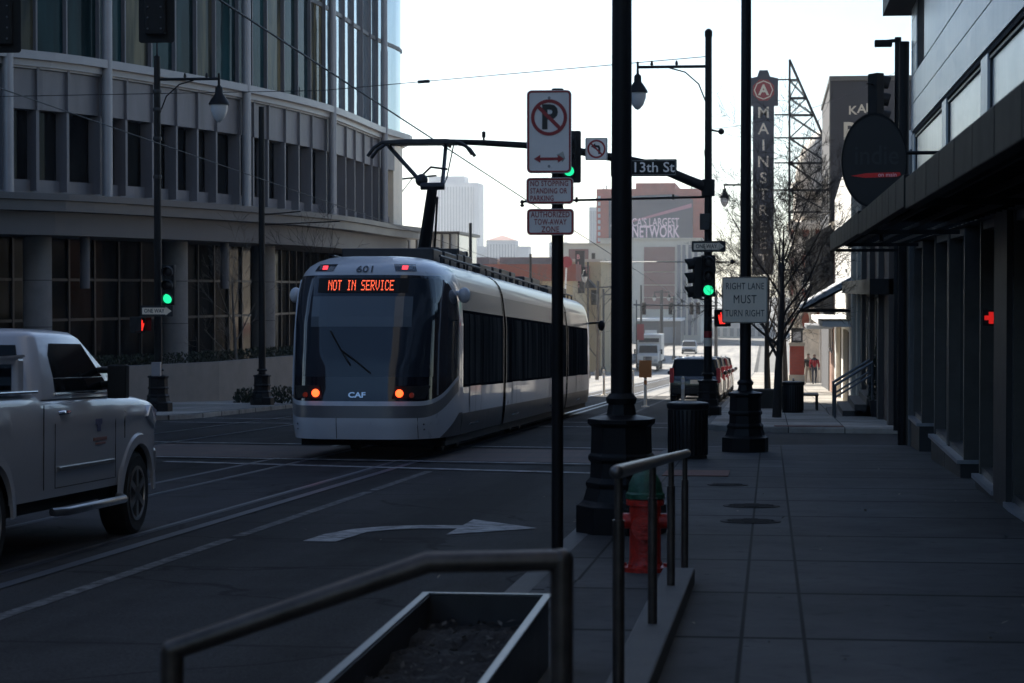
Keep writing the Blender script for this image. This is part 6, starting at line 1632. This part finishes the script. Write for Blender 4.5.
# brick kiosk column, planter, people
p = B(797,118); t = thing('brick_column','red brick sidewalk column with pale base and a dark lamp box on top','column',p)
k = MB(); k.bb(-0.42,0.42,-0.42,0.42,0,0.55); k.bb(-0.42,0.42,-0.42,0.42,2.05,2.25); obj('stone_trim', k, M['beige'], t, smooth=0)
k = MB(); k.bb(-0.38,0.38,-0.38,0.38,0.551,2.049); obj('brick_shaft', k, M['brickred'], t, smooth=0)
k = MB(); k.bb(-0.3,0.3,-0.3,0.3,2.251,2.9); k.bb(-0.36,0.36,-0.36,0.36,2.9,3.0); lb = obj('lamp_box', k, M['darkmetal'], t, smooth=0)
k = MB(); k.bb(-0.2,0.2,-0.315,-0.301,2.35,2.8); obj('lamp_pane', k, M['globe'], lb, smooth=0)
p = B(765,66.0); t = thing('long_planter','long low dark planter box between the trees by the far kerb','planter',p)
k = MB(); k.bb(-0.75,0.75,-0.35,0.35,0,0.55); obj('box', k, M['planterbrown'], t, smooth=0, bevel=0.02); k = MB(); k.bb(-0.70,0.70,-0.30,0.30,0.551,0.56); obj('soil', k, M['soil'], t, smooth=0)
p = B(806,64.0); t = thing('bench','dark bench seen end-on beside the farther trash can','bench',p)
k = MB(); k.bb(-0.35,0.35,-0.6,0.6,0.42,0.47); obj('seat', k, M['black'], t, smooth=0); k = MB(); k.bb(-0.38,-0.33,-0.6,0.6,0.5,0.88); obj('backrest', k, M['black'], t, smooth=0)
for sy in (-0.5,0.5):
    k = MB(); k.bb(-0.35,-0.29,sy-0.03,sy+0.03,0,0.5); k.bb(0.28,0.34,sy-0.03,sy+0.03,0,0.42); obj('leg', k, M['black'], t, smooth=0)

def person(label, p, rz, coat, legs, sc=1.0, stride=0.16):
    t = thing('person',label,'person',p,rz,'people walking on the sunlit sidewalk')
    def skinned(name, joints, edges, radii, material, parent):
        me = bpy.data.meshes.new(name); me.from_pydata([tuple(Vector(j)*sc) for j in joints],edges,[]); o = bpy.data.objects.new(name,me); COL.objects.link(o)
        m = o.modifiers.new('skin','SKIN'); sk = me.skin_vertices[0].data
        for i,r_ in enumerate(radii): sk[i].radius = (r_*sc,r_*sc)
        sk[0].use_root = True
        s2 = o.modifiers.new('sub','SUBSURF'); s2.levels = 1; s2.render_levels = 1
        dg = bpy.context.evaluated_depsgraph_get(); dg.update(); m2 = bpy.data.meshes.new_from_object(o.evaluated_get(dg))
        o.modifiers.clear(); o.data = m2; m2.materials.clear(); m2.materials.append(material); o.parent = parent
        for pl in m2.polygons: pl.use_smooth = True
        return o
    J = [(0,0,0.95),(0,0,1.2),(0,0,1.42),(0,-0.01,1.52),(0,-0.02,1.64),
         (-0.10,0,0.90),(-0.11,-stride*0.6,0.50),(-0.11,-stride*0.7,0.09),(-0.11,-stride-0.14,0.04),
         (0.10,0,0.90),(0.11,stride*0.3,0.50),(0.11,stride*1.4,0.12),(0.11,stride*1.2-0.12,0.05),
         (-0.20,0,1.40),(-0.25,0.08,1.14),(-0.24,-0.02,0.90),(-0.24,-0.05,0.80),
         (0.20,0,1.40),(0.25,-0.08,1.14),(0.24,-0.16,0.92),(0.24,-0.20,0.83)]
    E = [(0,1),(1,2),(2,3),(3,4),(0,5),(5,6),(6,7),(7,8),(0,9),(9,10),(10,11),(11,12),(2,13),(13,14),(14,15),(15,16),(2,17),(17,18),(18,19),(19,20)]
    Rr = [0.14,0.13,0.14,0.055,0.10,0.09,0.065,0.045,0.04,0.09,0.065,0.045,0.04,0.07,0.05,0.04,0.045,0.07,0.05,0.04,0.045]
    b = skinned('body',J,E,Rr,M[legs],t)
    skinned('head',[(0,-0.015,1.54),(0,-0.02,1.60),(0,-0.025,1.68)],[(0,1),(1,2)],[0.06,0.098,0.09],M['skin'],t)
    Jc = [(0,0,0.93),(0,0,1.2),(0,0,1.42),(-0.20,0,1.40),(-0.25,0.08,1.14),(-0.24,-0.02,0.93),(0.20,0,1.40),(0.25,-0.08,1.14),(0.24,-0.16,0.95)]
    skinned('coat',Jc,[(0,1),(1,2),(2,3),(3,4),(4,5),(2,6),(6,7),(7,8)],[0.175,0.155,0.16,0.085,0.065,0.055,0.085,0.065,0.055],M[coat],t)
    skinned('hair',[(0,0.02,1.62),(0,0.01,1.70),(0,-0.02,1.735)],[(0,1),(1,2)],[0.095,0.10,0.07],M['hair'],t)
    return t
p = B(814.5,122); person('person in a red coat walking on the far sunlit sidewalk', p, R(10), 'coatred','jeans',0.93)
p = B(808.5,123); person('person in a black coat and pale trousers on the far sunlit sidewalk', p, R(-15), 'coatblack','khaki',0.95)

# ================================================================== BARE TREES
def tree(label, base, h, r0, spread, seed, material='bark', levels=5, lean=(0,0), group='bare street trees', first=0.28, nb=6):
    t = thing('bare_tree',label,'tree',base,0,group); rg = random.Random(seed)
    tr_,br = MB(), MB()
    def grow(p, dirv, L, r, lev):
        n = 4 if lev < 3 else 3; pts = [p]; rs = [r]; d = dirv.normalized()
        for q in range(n):
            wv = .05 if lev==0 else .16
            d = (d+Vector((rg.uniform(-wv,wv),rg.uniform(-wv,wv),rg.uniform(-.02,.14)))).normalized(); pts.append(pts[-1]+d*L/n); rs.append(max(r*(1-(0.86 if lev==0 else 0.6)*(q+1)/n),0.004))
        (tr_ if lev==0 else br).path(pts,rs,9 if lev==0 else 6 if lev<2 else 4,caps=False)
        if lev >= levels: return
        k = nb if lev==0 else rg.randint(4,6) if (lev<3 and levels>4) else rg.randint(3,4)
        for q in range(k):
            f = (first+(1-first)*(q+rg.random())/k) if lev==0 else rg.uniform(0.2,1.0)
            i = min(n-1,int(f*n)); pp = pts[i].lerp(pts[i+1],f*n-i); rr_ = rs[i]+(rs[i+1]-rs[i])*(f*n-i)
            dd = (pts[i+1]-pts[i]).normalized(); a = rg.uniform(0,6.28); u = dd.orthogonal().normalized(); w = dd.cross(u)
            side = u*math.cos(a)+w*math.sin(a); nd = dd*rg.uniform(0.55,1.0)+side*rg.uniform(0.45,0.9)*spread
            grow(pp,nd,L*rg.uniform(0.42,0.68)*(0.9 if lev==0 else 1),max(rr_*0.5,0.005),lev+1)
    grow(Vector((0,0,0)),Vector((lean[0],lean[1],1)),h*0.72,r0,0)
    obj('trunk', tr_, M[material], t); obj('branches', br, M[material], t, smooth=60)
    return t
def tree_guard(t):
    k = MB()
    for q in range(10):
        a = 2*math.pi*q/10; k.tube((math.cos(a)*0.24,math.sin(a)*0.24,0.02),(math.cos(a)*0.24,math.sin(a)*0.24,1.3),0.012,n=5)
    for z in (0.1,0.7,1.3): k.ring(0,0,0.235,0.25,z,z+0.03,20)
    k.v = [p if True else p for p in k.v]
tree('nearest bare tree on the far sidewalk, in front of the vertical sign', B(777,56.0), 6.6, 0.12, 0.95, 5, lean=(0.02,0), nb=14)
tree('second bare tree on the far sidewalk with thin upright branches', B(768,78.0), 6.6, 0.13, 0.8, 8, nb=11)
tree('third bare tree farther along the sidewalk below the theatre', B(786,98.0), 6.8, 0.13, 0.85, 21, nb=10)
tree('farther bare tree on the sunlit right sidewalk, lightest of the row', B(781,125.0), 6.8, 0.16, 0.9, 33, material='barklight', nb=8)
tree('small bare tree before the dark shop windows, left of the streetcar', B(236,76.0), 5.8, 0.09, 0.8, 12, material='barklight', levels=4)
tree('bare tree close behind the top left corner of the streetcar', B(322,84.0), 6.2, 0.10, 0.85, 14, material='bark', levels=4)
tree('bare tree beyond the streetcar roof near the glass pavilion', B(398,125.0), 6.4, 0.11, 0.9, 15, material='barklight', levels=4)
tree('pale bushy bare tree in front of the red brown hall', B(537,150.0), 6.6, 0.12, 1.0, 18, material='barklight', levels=5)
tree('bare tree by the left kerb just past the front of the streetcar', B(597,140.0), 6.5, 0.12, 0.8, 19, material='barklight', levels=4)

# ================================================================== LEFT SIDE BEYOND THE OFFICE BUILDING AND THE FAR END OF THE STREET
t = bld('glass_pavilion','flat roofed glass pavilion showing above the streetcar beside the office building','building',(W(440,260,140).x,140,gz(140)))
o = t.location
xa,xb = W(396,250,140).x, W(459,250,140).x
zt = W(440,232,140).z
k = MB(); bx_abs(k,t,xa,xb,139,149,zt-0.12,zt+0.05); bx_abs(k,t,xa,xb,139,149,W(440,262,140).z-0.3,W(440,262,140).z); obj('roof', k, M['darkmetal'], t, smooth=0)
k = MB(); bx_abs(k,t,xa,xb,139.3,148.7,gz(140)-0.3,W(440,262,140).z-0.301); obj('base', k, M['concrete'], t, smooth=0)
k = MB(); bx_abs(k,t,xa+0.2,xb-0.2,139.3,148.7,W(440,262,140).z+0.001,zt-0.121); obj('glazing', k, M['paleglass'], t, smooth=0)
k = MB()
for q in range(8):
    x = xa+0.1+(xb-xa-0.2)*q/7; bx_abs(k,t,x-0.05,x+0.05,139.05,139.25,W(440,262,140).z,zt-0.12)
obj('posts', k, M['darkmetal'], t, smooth=0)
# red brown hall
t = bld('brown_hall','long low hall with a red brown roof band behind the streetcar','building',(W(490,270,190).x,195,gz(195)))
xa,xb = W(424,270,190).x, W(572,270,190).x
k = MB(); bx_abs(k,t,xa,xb,190,215,-7,W(490,281,190).z); obj('wall', k, M['tan'], t, smooth=0)
k = MB(); bx_abs(k,t,xa-0.3,xb+0.3,189.7,215.3,W(490,281,190).z+0.001,W(490,264,190).z); obj('roof', k, M['brownred'], t, smooth=0)
k = MB()
for x in (W(440,270,190).x,W(520,270,190).x): bx_abs(k,t,x-2.6,x+3.2,196,202,W(490,264,190).z+0.002,W(490,256,190).z)
obj('roof_unit', k, M['concrete'], t, smooth=0)
for q in range(8):
    k = MB(); x = xa+(xb-xa)*(q+0.5)/8; bx_abs(k,t,x-0.5,x+0.5,189.95,190.0,-4.5,-2.8); obj('window', k, M['lowglass'], t, smooth=0)
# tan shop with the dark vertical sign
t = bld('tan_shop','tan stucco shop on the left kerb behind the dark vertical sign','building',(W(582,300,205).x,210,gz(210)))
xa,xb = W(560,300,205).x, W(600.5,300,205).x
k = MB(); bx_abs(k,t,xa-6,xb,205,235,-7,W(590,262,205).z); obj('wall', k, M['tan'], t, smooth=0)
k = MB(); bx_abs(k,t,xa-6.2,xb+0.2,204.8,235.2,W(590,262,205).z+0.001,W(590,259,205).z); obj('coping', k, M['beige'], t, smooth=0)
for q,px in enumerate((566,573,594)):
    k = MB(); x = W(px,300,205).x; bx_abs(k,t,x-0.3,x+0.3,204.9,205.0,W(590,305,205).z,W(590,290,205).z); obj('window', k, M['lowglass'], t, smooth=0)
k = MB(); k.prism([(W(587,280,203).x-t.location.x,W(587,278,203).z-t.location.z),(W(596,287,203).x-t.location.x,W(596,288,203).z-t.location.z),(W(585,288,203).x-t.location.x,W(585,288,203).z-t.location.z)],202.4-t.location.y,204.99-t.location.y,'xz'); obj('awning', k, M['darkmetal'], t, smooth=0)
p = W(580,272,196); t = thing('vertical_sign','dark vertical blade sign with pale letters on the tan shop','sign',p)
k = MB(); k.bb(-0.40,0.40,-0.2,0.2,-1.85,1.85); obj('panel', k, M['signblack2'], t, smooth=0)
for q,ch in enumerate('BILLS'):
    lettering(ch, 0.55, M['billpink2'], t, (-0.14,-0.22,1.30-q*0.62), bold=0.02, xs=0.9)
k = MB(); k.tube((0,0.2,1.2),(0,1.0,1.2),0.05,n=6); obj('bracket', k, M['black'], t)
p = W(566.5,262,165); t = thing('round_sign','round dark red sign on a slim white slanted post','sign',(p.x,p.y,gz(p.y)+WALKZ)); hh = p.z-t.location.z
k = MB(); k.ring(0,hh,0.0001,0.42,-0.05,0.05,28); obj('disc', k, M['signred2'], t, smooth=0)
k = MB(); k.tube((-0.35,0.07,0),(0.0,0.07,hh),0.06,n=8); obj('post', k, M['white'], t)
# beige block and billboard building closing the street
t = bld('beige_block','tall beige building with dusty brown panels at the far end of the street','building',(W(650,300,345).x,352,gz(345)))
def X(px,d): return W(px,300,d).x
def Z(py,d): return W(600,py,d).z
D = 345
k = MB(); bx_abs(k,t,X(600,D),X(701,D),D,D+30,-9,Z(240,D)); obj('wall', k, M['cream'], t, smooth=0)
k = MB(); bx_abs(k,t,X(599,D),X(702,D),D-0.3,D+30,Z(240,D)+0.01,Z(238,D)); obj('coping', k, M['beige'], t, smooth=0)
for a,b in ((262,271.5),(272.5,284.5),(285.5,297),(298,309),(247,261)):
    k = MB(); bx_abs(k,t,X(644,D),X(675,D),D-0.25,D-0.02,Z(b,D),Z(a,D)); obj('brown_panel', k, M['pinkpanel'], t, smooth=0)
k = MB(); bx_abs(k,t,X(612,D),X(630,D),D-0.25,D-0.02,Z(310,D),Z(250,D)); obj('brown_panel', k, M['pinkpanel'], t, smooth=0)
for px in (679,684,690,696):
    k = MB(); bx_abs(k,t,X(px,D)-0.25,X(px,D)+0.25,D-0.12,D-0.01,Z(335,D),Z(245,D)); obj('downpipe', k, M['grey'], t, smooth=0)
for r_ in range(4):
    for c_ in range(4):
        k = MB(); px = 677.5+c_*5.6; py = 318-r_*18; bx_abs(k,t,X(px+0.6,D),X(px+3.2,D),D-0.1,D-0.01,Z(py,D),Z(py-9,D)); obj('window', k, M['towerglass'], t, smooth=0)
D = 200
t = bld('cream_shop','cream stucco block with a square window and a brown panel behind the tan shop','building',(W(585,270,262).x,270,gz(262)))
D = 262
k = MB(); bx_abs(k,t,X(556,D),X(611,D),D,D+25,-9,Z(245,D)); obj('wall', k, M['cream'], t, smooth=0)
k = MB(); bx_abs(k,t,X(555,D),X(612,D),D-0.2,D+25,Z(245,D)+0.01,Z(243,D)); obj('coping', k, M['beige'], t, smooth=0)
k = MB(); bx_abs(k,t,X(568,D),X(588,D),D-0.12,D-0.01,Z(285,D),Z(249,D)); obj('brown_panel', k, M['pinkpanel'], t, smooth=0)
for px,py in ((593,260),(593,267.5),(604,262),(604,278)):
    k = MB(); bx_abs(k,t,X(px-1.8,D),X(px+1.8,D),D-0.1,D-0.01,Z(py,D),Z(py-7 if py==260 else py-3,D)); w = obj('window', k, M['lowglass'], t, smooth=0)
    k = MB(); bx_abs(k,t,X(px-2.1,D),X(px+2.1,D),D-0.2,D-0.01,Z(py+0.8,D),Z(py+0.1,D)); obj('sill', k, M['beige'], w, smooth=0)
D = 410
t = bld('billboard_building','red brick building carrying a big dark billboard above the beige block','building',(W(650,200,D).x,D+15,gz(D)))
k = MB(); bx_abs(k,t,X(596,D),X(704,D),D,D+40,-9,Z(189,D)); obj('wall', k, M['brickred'], t, smooth=0)
k = MB(); bx_abs(k,t,X(634,D),X(674,D),D+5,D+30,Z(189,D)+0.01,Z(182,D)); obj('penthouse', k, M['brickred'], t, smooth=0)
for q in range(9):
    k = MB(); py = 196+q*6; bx_abs(k,t,X(597.5,D),X(600,D),D-0.1,D-0.01,Z(py+3.6,D),Z(py,D)); obj('window', k, M['paleglass'], t, smooth=0)
k = MB()
for px in (600,603,612,621,628,640,648,690,698): k.tube(Vector((X(px,D),D+8,Z(189,D)))-t.location,Vector((X(px,D),D+8,Z(189-rnd.uniform(3,8),D)))-t.location,0.12,n=5)
obj('antenna', k, M['greydark'], t)
t2 = thing('billboard','large slate billboard with pale pink words about the largest network','billboard',(X(662,D),D-1.2,Z(218,D))); o = t2.location
k = MB(); k.prism([(X(609,D)-o.x,Z(241,D)-o.z),(X(693,D)-o.x,Z(241,D)-o.z),(X(693,D)-o.x,Z(200,D)-o.z),(X(672,D)-o.x,Z(195,D)-o.z),(X(640,D)-o.x,Z(196,D)-o.z),(X(609,D)-o.x,Z(199,D)-o.z)],-0.3,0.6,'xz'); obj('panel', k, M['billboard'], t2, smooth=0)
lettering("AMERICA'S LARGEST", 2.1, M['billpale'], t2, (X(679.5,D)-o.x,-0.35,Z(223,D)-o.z), align='RIGHT', bold=0.010, fit=X(679.5,D)-X(611,D))
lettering("NETWORK", 3.0, M['billpale'], t2, (X(679.5,D)-o.x,-0.35,Z(232.5,D)-o.z), align='RIGHT', bold=0.02, fit=X(679.5,D)-X(632,D))
k = MB(); k.prism([(X(632,D)-o.x,Z(221,D)-o.z),(X(692,D)-o.x,Z(204,D)-o.z),(X(692,D)-o.x,Z(208,D)-o.z),(X(632,D)-o.x,Z(222.5,D)-o.z)],-0.34,-0.3,'xz'); obj('swoosh', k, M['billpink'], t2, smooth=0)
k = MB(); k.bb(X(632,D)-o.x,X(692,D)-o.x,-0.33,-0.3,Z(239.5,D)-o.z,Z(238.7,D)-o.z); obj('strip', k, M['tramgrey'], t2, smooth=0)
# low grey shelter front and red banner at the end of the road
D = 300
t = bld('low_shop','low grey shop with a pale roof edge at the end of the road','building',(X(660,D+30),D+30,gz(D)))
D = 330
k = MB(); bx_abs(k,t,X(637,D),X(681,D),D,D+12,-7,Z(321,D)); obj('wall', k, M['grey2'], t, smooth=0)
k = MB(); bx_abs(k,t,X(636,D),X(682,D),D-1,D+12,Z(321,D)+0.01,Z(318.5,D)); obj('roof', k, M['white'], t, smooth=0)
k = MB(); bx_abs(k,t,X(645,D),X(657,D),D-0.1,D-0.01,Z(340,D),Z(330,D)); obj('shop_window', k, M['paleglass'], t, smooth=0)
k = MB(); bx_abs(k,t,X(661,D),X(676,D),D-0.1,D-0.01,Z(343,D),Z(327,D)); obj('shop_window', k, M['towerglass'], t, smooth=0)
t = bld('grey_warehouse','long pale grey low building across the far end of the road on the right','building',(X(720,380),385,gz(380)))
D = 380
k = MB(); bx_abs(k,t,X(684,D),X(775,D),D,D+20,-8,Z(322,D)); obj('wall', k, M['towerblue'], t, smooth=0)
k = MB(); bx_abs(k,t,X(684,D),X(775,D),D-0.3,D-0.01,Z(341.5,D),Z(340,D)); obj('base_band', k, M['grey2'], t, smooth=0)
for q in range(12):
    k = MB(); px = 688+q*7; bx_abs(k,t,X(px,D),X(px+4,D),D-0.1,D-0.01,Z(336,D),Z(328,D)); obj('window', k, M['towerglass'], t, smooth=0)
p = B(636.5,212); t = thing('banner','red vertical banner on a thin pole behind the box truck','banner',p); 
k = MB(); k.tube((0,0,0),(0,0,wz(300,212)-p.z),0.06,n=8); obj('pole', k, M['darkmetal'], t); k = MB(); k.bb(0.06,0.70,-0.03,0.03,wz(340,212)-p.z,wz(324,212)-p.z); obj('cloth', k, M['signred2'], t, smooth=0)
# distant towers
def tower(label,px0,px1,pyt,d,extra=None,material='towerblue',group=None):
    t = bld('distant_tower',label,'skyscraper',(X((px0+px1)/2,d),d,gz(d)))
    x0,x1 = X(px0,d),X(px1,d); dep = (x1-x0)*0.9
    k = MB(); bx_abs(k,t,x0,x1,d,d+dep,gz(d)-3,Z(pyt,d)); obj('wall', k, M[material], t, smooth=0)
    k = MB(); n = max(5,int((px1-px0)/3)); w = (x1-x0)/n
    for q in range(n): bx_abs(k,t,x0+w*(q+0.3),x0+w*(q+0.8),d-0.15,d-0.01,gz(d)+4,Z(pyt+4,d))
    zz = gz(d)+6
    o_ = obj('window_bands', k, M['towerglass'], t, smooth=0)
    if extra: extra(t,x0,x1,d,dep)
    return t
def capA(t,x0,x1,d,dep):
    k = MB(); bx_abs(k,t,X(424,d),X(461,d),d+3,d+dep-3,Z(182,d)+0.01,Z(175,d)); obj('roof', k, M['towerblue'], t, smooth=0)
    k = MB(); bx_abs(k,t,X(472,d),X(477,d),d-2,d-0.2,gz(d),Z(186,d)); obj('corner_fin', k, M['towerblue'], t, smooth=0)
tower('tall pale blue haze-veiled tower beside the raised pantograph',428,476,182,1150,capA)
def capB(t,x0,x1,d,dep):
    xm = (x0+x1)/2; zb_ = Z(240,d); o = t.location
    k = MB(); q = [(X(484,d),d-0.5),(X(514,d),d-0.5),(X(514,d),d+dep),(X(484,d),d+dep)]
    k.add([(x-o.x,y-o.y,zb_+0.01-o.z) for x,y in q]+[(X(499,d)-o.x,d+dep/2-o.y,Z(234.5,d)-o.z)],[(0,1,2,3),(0,1,4),(1,2,4),(2,3,4),(3,0,4)]); obj('roof', k, M['brownred'], t, smooth=0)
    k = MB(); bx_abs(k,t,X(468,d),X(484,d),d+2,d+dep,gz(d),Z(246,d)); bx_abs(k,t,X(514,d),X(527,d),d+2,d+dep,gz(d),Z(246,d)); obj('wing', k, M['towerblue'], t, smooth=0)
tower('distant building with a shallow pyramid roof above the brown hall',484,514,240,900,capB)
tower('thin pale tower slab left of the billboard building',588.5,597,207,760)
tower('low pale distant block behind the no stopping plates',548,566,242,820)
# poles, lamps, signals and wires down the street
def util_pole(label,px,d,ytop,r=0.12,side=None):
    p = B(px,d); h = wz(ytop,d)-p.z
    t = thing('utility_pole',label,'pole',p,0,'dark poles down the street')
    k = MB(); k.tube((0,0,0),(0,0,h),r,r*0.75,n=8); obj('pole', k, M['darkmetal'], t)
    k = MB(); k.lathe([(r*2,0),(r*2,0.3),(r*1.3,0.5)],n=8); obj('base', k, M['darkmetal'], t)
    if side:
        k = MB(); k.tube((0,0,h*0.93),(side,0,h*0.95),0.05,n=6); k.tube((0,0,h*0.8),(side*0.5,0,h*0.94),0.03,n=6); obj('arm', k, M['darkmetal'], t)
    return t
util_pole('dark pole top showing above the streetcar roof near the pantograph',470.5,110,223,0.10)
util_pole('dark pole showing above the streetcar roof in front of the brown hall',530.5,130,254,0.10)
util_pole('slim dark wire pole on the left kerb past the streetcar front',598,165,281,0.13,2.0)
util_pole('slim dark wire pole on the left, second past the streetcar front',603.5,190,289,0.12,2.0)
util_pole('tallest thin pole left of the far traffic signals',641,240,285,0.13)
util_pole('thin dark pole between the far signals and the box truck',674,255,296,0.13)
util_pole('wire pole at the back edge of the office building',389,112,165,0.09,2.4)
t = util_pole('far double lamp pole in the middle of the hazy street end',661.5,250,290,0.22)
k = MB(); h = wz(292,250)-t.location.z; k.tube((-0.85,0,h),(0.85,0,h),0.06,n=6); obj('arm', k, M['darkmetal'], t)
for sg in (-1,1): pendant(t,(sg*0.8,0,h),0.95)
tl = util_pole('far left lamp pole with a small pendant before the tan shop',588,150,262,0.09)
h = wz(268,150)-tl.location.z; k = MB(); k.tube((0,0,h),(-0.3,0,h),0.04,n=6); obj('arm', k, M['darkmetal'], tl); pendant(tl,(-0.22,0,h),0.9)
tr2 = util_pole('right sidewalk lamp pole with a small pendant left of the vertical theatre sign',741,105,180,0.08)
tr2.location.x, tr2.location.y = xy(749,105)
h = wz(185,105)-tr2.location.z; k = MB(); k.tube((0,0,h),(-1.2,0,h),0.045,n=6); obj('arm', k, M['black'], tr2); pendant(tr2,(-1.15,0,h),0.95)
tr3 = util_pole('lamp pole farther right with a small pendant before the theatre front',779,90,262,0.07)
h = wz(270,90)-tr3.location.z; k = MB(); k.tube((0,0,h),(1.1,0,h),0.04,n=6); obj('arm', k, M['black'], tr3); pendant(tr3,(1.05,0,h),0.75)
fm = util_pole('far mast arm pole carrying a row of small hanging signals',716,188,292,0.16)
z_ = wz(306,188)-fm.location.z; k = MB(); k.tube((0,0,z_),(-6.9,0,z_+0.1),0.07,n=8); obj('mast_arm', k, M['darkmetal'], fm)
for px,lab in ((644,'first small hanging signal from the left on the far mast arm'),(670.5,'second small hanging signal on the far mast arm'),(691.5,'third small hanging signal on the far mast arm'),(698,'last small hanging signal on the far mast arm')):
    signal('traffic_signal',lab,W(px,308.5,187.5),0,None,group='small far signals',sc=0.95)
# orange topped lane markers
def marker(label,px,d,orange=True):
    p = B(px,d,ROADZ); t = thing('lane_marker',label,'bollard',p,0,'slim flexible posts along the lane')
    k = MB(); k.lathe([(0.13,0),(0.13,0.03),(0.05,0.05),(0.045,1.05),(0.02,1.08)],n=12); obj('post', k, M['signcream'], t)
    k = MB(); k.lathe([(0.049,0.72),(0.049,0.86)],n=12); k.lathe([(0.049,0.92),(0.049,1.0)],n=12); obj('band', k, M['orange'] if orange else M['signwhite'], t)
    if orange:
        k = MB(); k.bb(-0.2,0.2,-0.07,-0.05,0.95,1.5); obj('panel', k, M['orange'], t, smooth=0)
    return t
marker('slim white post with an orange panel in the lane before the box truck',645.5,72.0)
marker('slim white post left of the orange panel post',633,88,False)
marker('pale flexible post standing in line with the near trash can',683,62.0,False)
marker('short white post near the front of the streetcar',604,92,False)
# overhead wires
def wire(label,pts,r=0.014,sag=0.0):
    a = Vector(pts[0]); t = MB(); P_ = []
    for p,q in zip(pts,pts[1:]):
        p,q = Vector(p),Vector(q)
        for i in range(9 if sag else 1):
            n = 9 if sag else 1; f = i/n; v = p.lerp(q,f); v.z -= sag*4*f*(1-f); P_.append(v-a)
    P_.append(Vector(pts[-1])-a); t.path(P_,r,5); o = obj('overhead_wire', t, M['wire']); o.location = a
    return tag(o,label,'wire')
wire('long contact wire running over the streetcar track into the distance',[(-6.3,-5,gz(-5)+5.72),(-6.45,60,gz(60)+5.72),(-6.5,205,gz(205)+5.75)],0.014)
wire('second contact wire over the far left track',[(-11.9,-5,gz(-5)+5.72),(-11.9,56,gz(56)+5.72),(-11.8,205,gz(205)+5.75)],0.010)
a = W(0,97,66); b = W(322,91,62); c_ = W(640,63,58.2)
wire('thin span wire crossing high from the office front to the far corner lamp pole',[a,b,c_,W(708,57,58)],0.011)
k = MB(); q = W(424,82.5,60.7); k.tube(q+Vector((-0.16,0,0.0)),q+Vector((0.16,0,0.02)),0.045,n=8); o = obj('insulator', k, M['darkmetal']); tag(o,'small dark insulator on the high span wire','insulator')
wire('thin sagging wire between the far lamp pole and the right buildings',[W(708,130,58),W(900,70,66)],0.007,0.3)
wire('low span wire across the street beyond the far corner pole',[W(600,262,150),W(712,262,60)],0.02)
# ================================================================== AIR, LIGHT, CAMERA
hz = MB(); hz.bb(-900,900,-110,1800,-9.5,90)
hm = bpy.data.materials.new('haze_air'); hm.use_nodes = True; nt = hm.node_tree; nt.nodes.clear()
out = nt.nodes.new('ShaderNodeOutputMaterial'); pv = nt.nodes.new('ShaderNodeVolumePrincipled')
pv.inputs['Color'].default_value = (0.86,0.92,1.0,1); pv.inputs['Density'].default_value = HAZE; pv.inputs['Anisotropy'].default_value = HG
nt.links.new(pv.outputs['Volume'], out.inputs['Volume'])
ho = obj('haze', hz, hm, smooth=0); ho['kind'] = 'stuff'
w = bpy.data.worlds.new("World"); S.world = w; w.use_nodes = True; nt = w.node_tree
bg = nt.nodes['Background']; sk = nt.nodes.new('ShaderNodeTexSky'); sk.sky_type = 'NISHITA'; sk.sun_disc = False
sk.sun_elevation = R(SUN_EL); sk.sun_rotation = R(SUN_AZ); sk.air_density = 1.0; sk.dust_density = 0.7; sk.ozone_density = 2.5
tn = nt.nodes.new('ShaderNodeMix'); tn.data_type = 'RGBA'; tn.blend_type = 'MULTIPLY'; tn.inputs['Factor'].default_value = 1; tn.inputs['B'].default_value = (0.85,0.95,1.03,1)
nt.links.new(sk.outputs[0], tn.inputs['A']); nt.links.new(tn.outputs['Result'], bg.inputs[0]); bg.inputs[1].default_value = SKY
sl = bpy.data.lights.new('sun','SUN'); sl.energy = SUN_E; sl.angle = R(0.55); sl.color = (1.0,0.94,0.84)
so = bpy.data.objects.new('sun', sl); COL.objects.link(so)
az = R(SUN_AZ); el = R(SUN_EL)                        # azimuth measured from +Y towards +X
dv = Vector((math.sin(az)*math.cos(el), math.cos(az)*math.cos(el), math.sin(el)))
so.rotation_euler = (-dv).to_track_quat('-Z','Y').to_euler(); so.location = (-40,60,80)
cam = bpy.data.cameras.new('camera'); co = bpy.data.objects.new('camera', cam); COL.objects.link(co); S.camera = co
cam.sensor_width = 36; cam.lens = F*36/1024; cam.clip_start = 0.1; cam.clip_end = 6000
pitch = math.atan((341.5-HOR)/F)
co.location = (0,0,EYE); co.rotation_euler = (R(90)-pitch, 0, TH)
cam.dof.use_dof = True; cam.dof.focus_distance = 30.0; cam.dof.aperture_fstop = 5.6
S.view_settings.view_transform = 'Standard'; S.view_settings.look = 'None'; S.view_settings.exposure = EXPO; S.view_settings.gamma = 1
S.view_settings.use_curve_mapping = False
S.cycles.max_bounces = 6; S.cycles.volume_bounces = 0; S.cycles.sample_clamp_indirect = 6
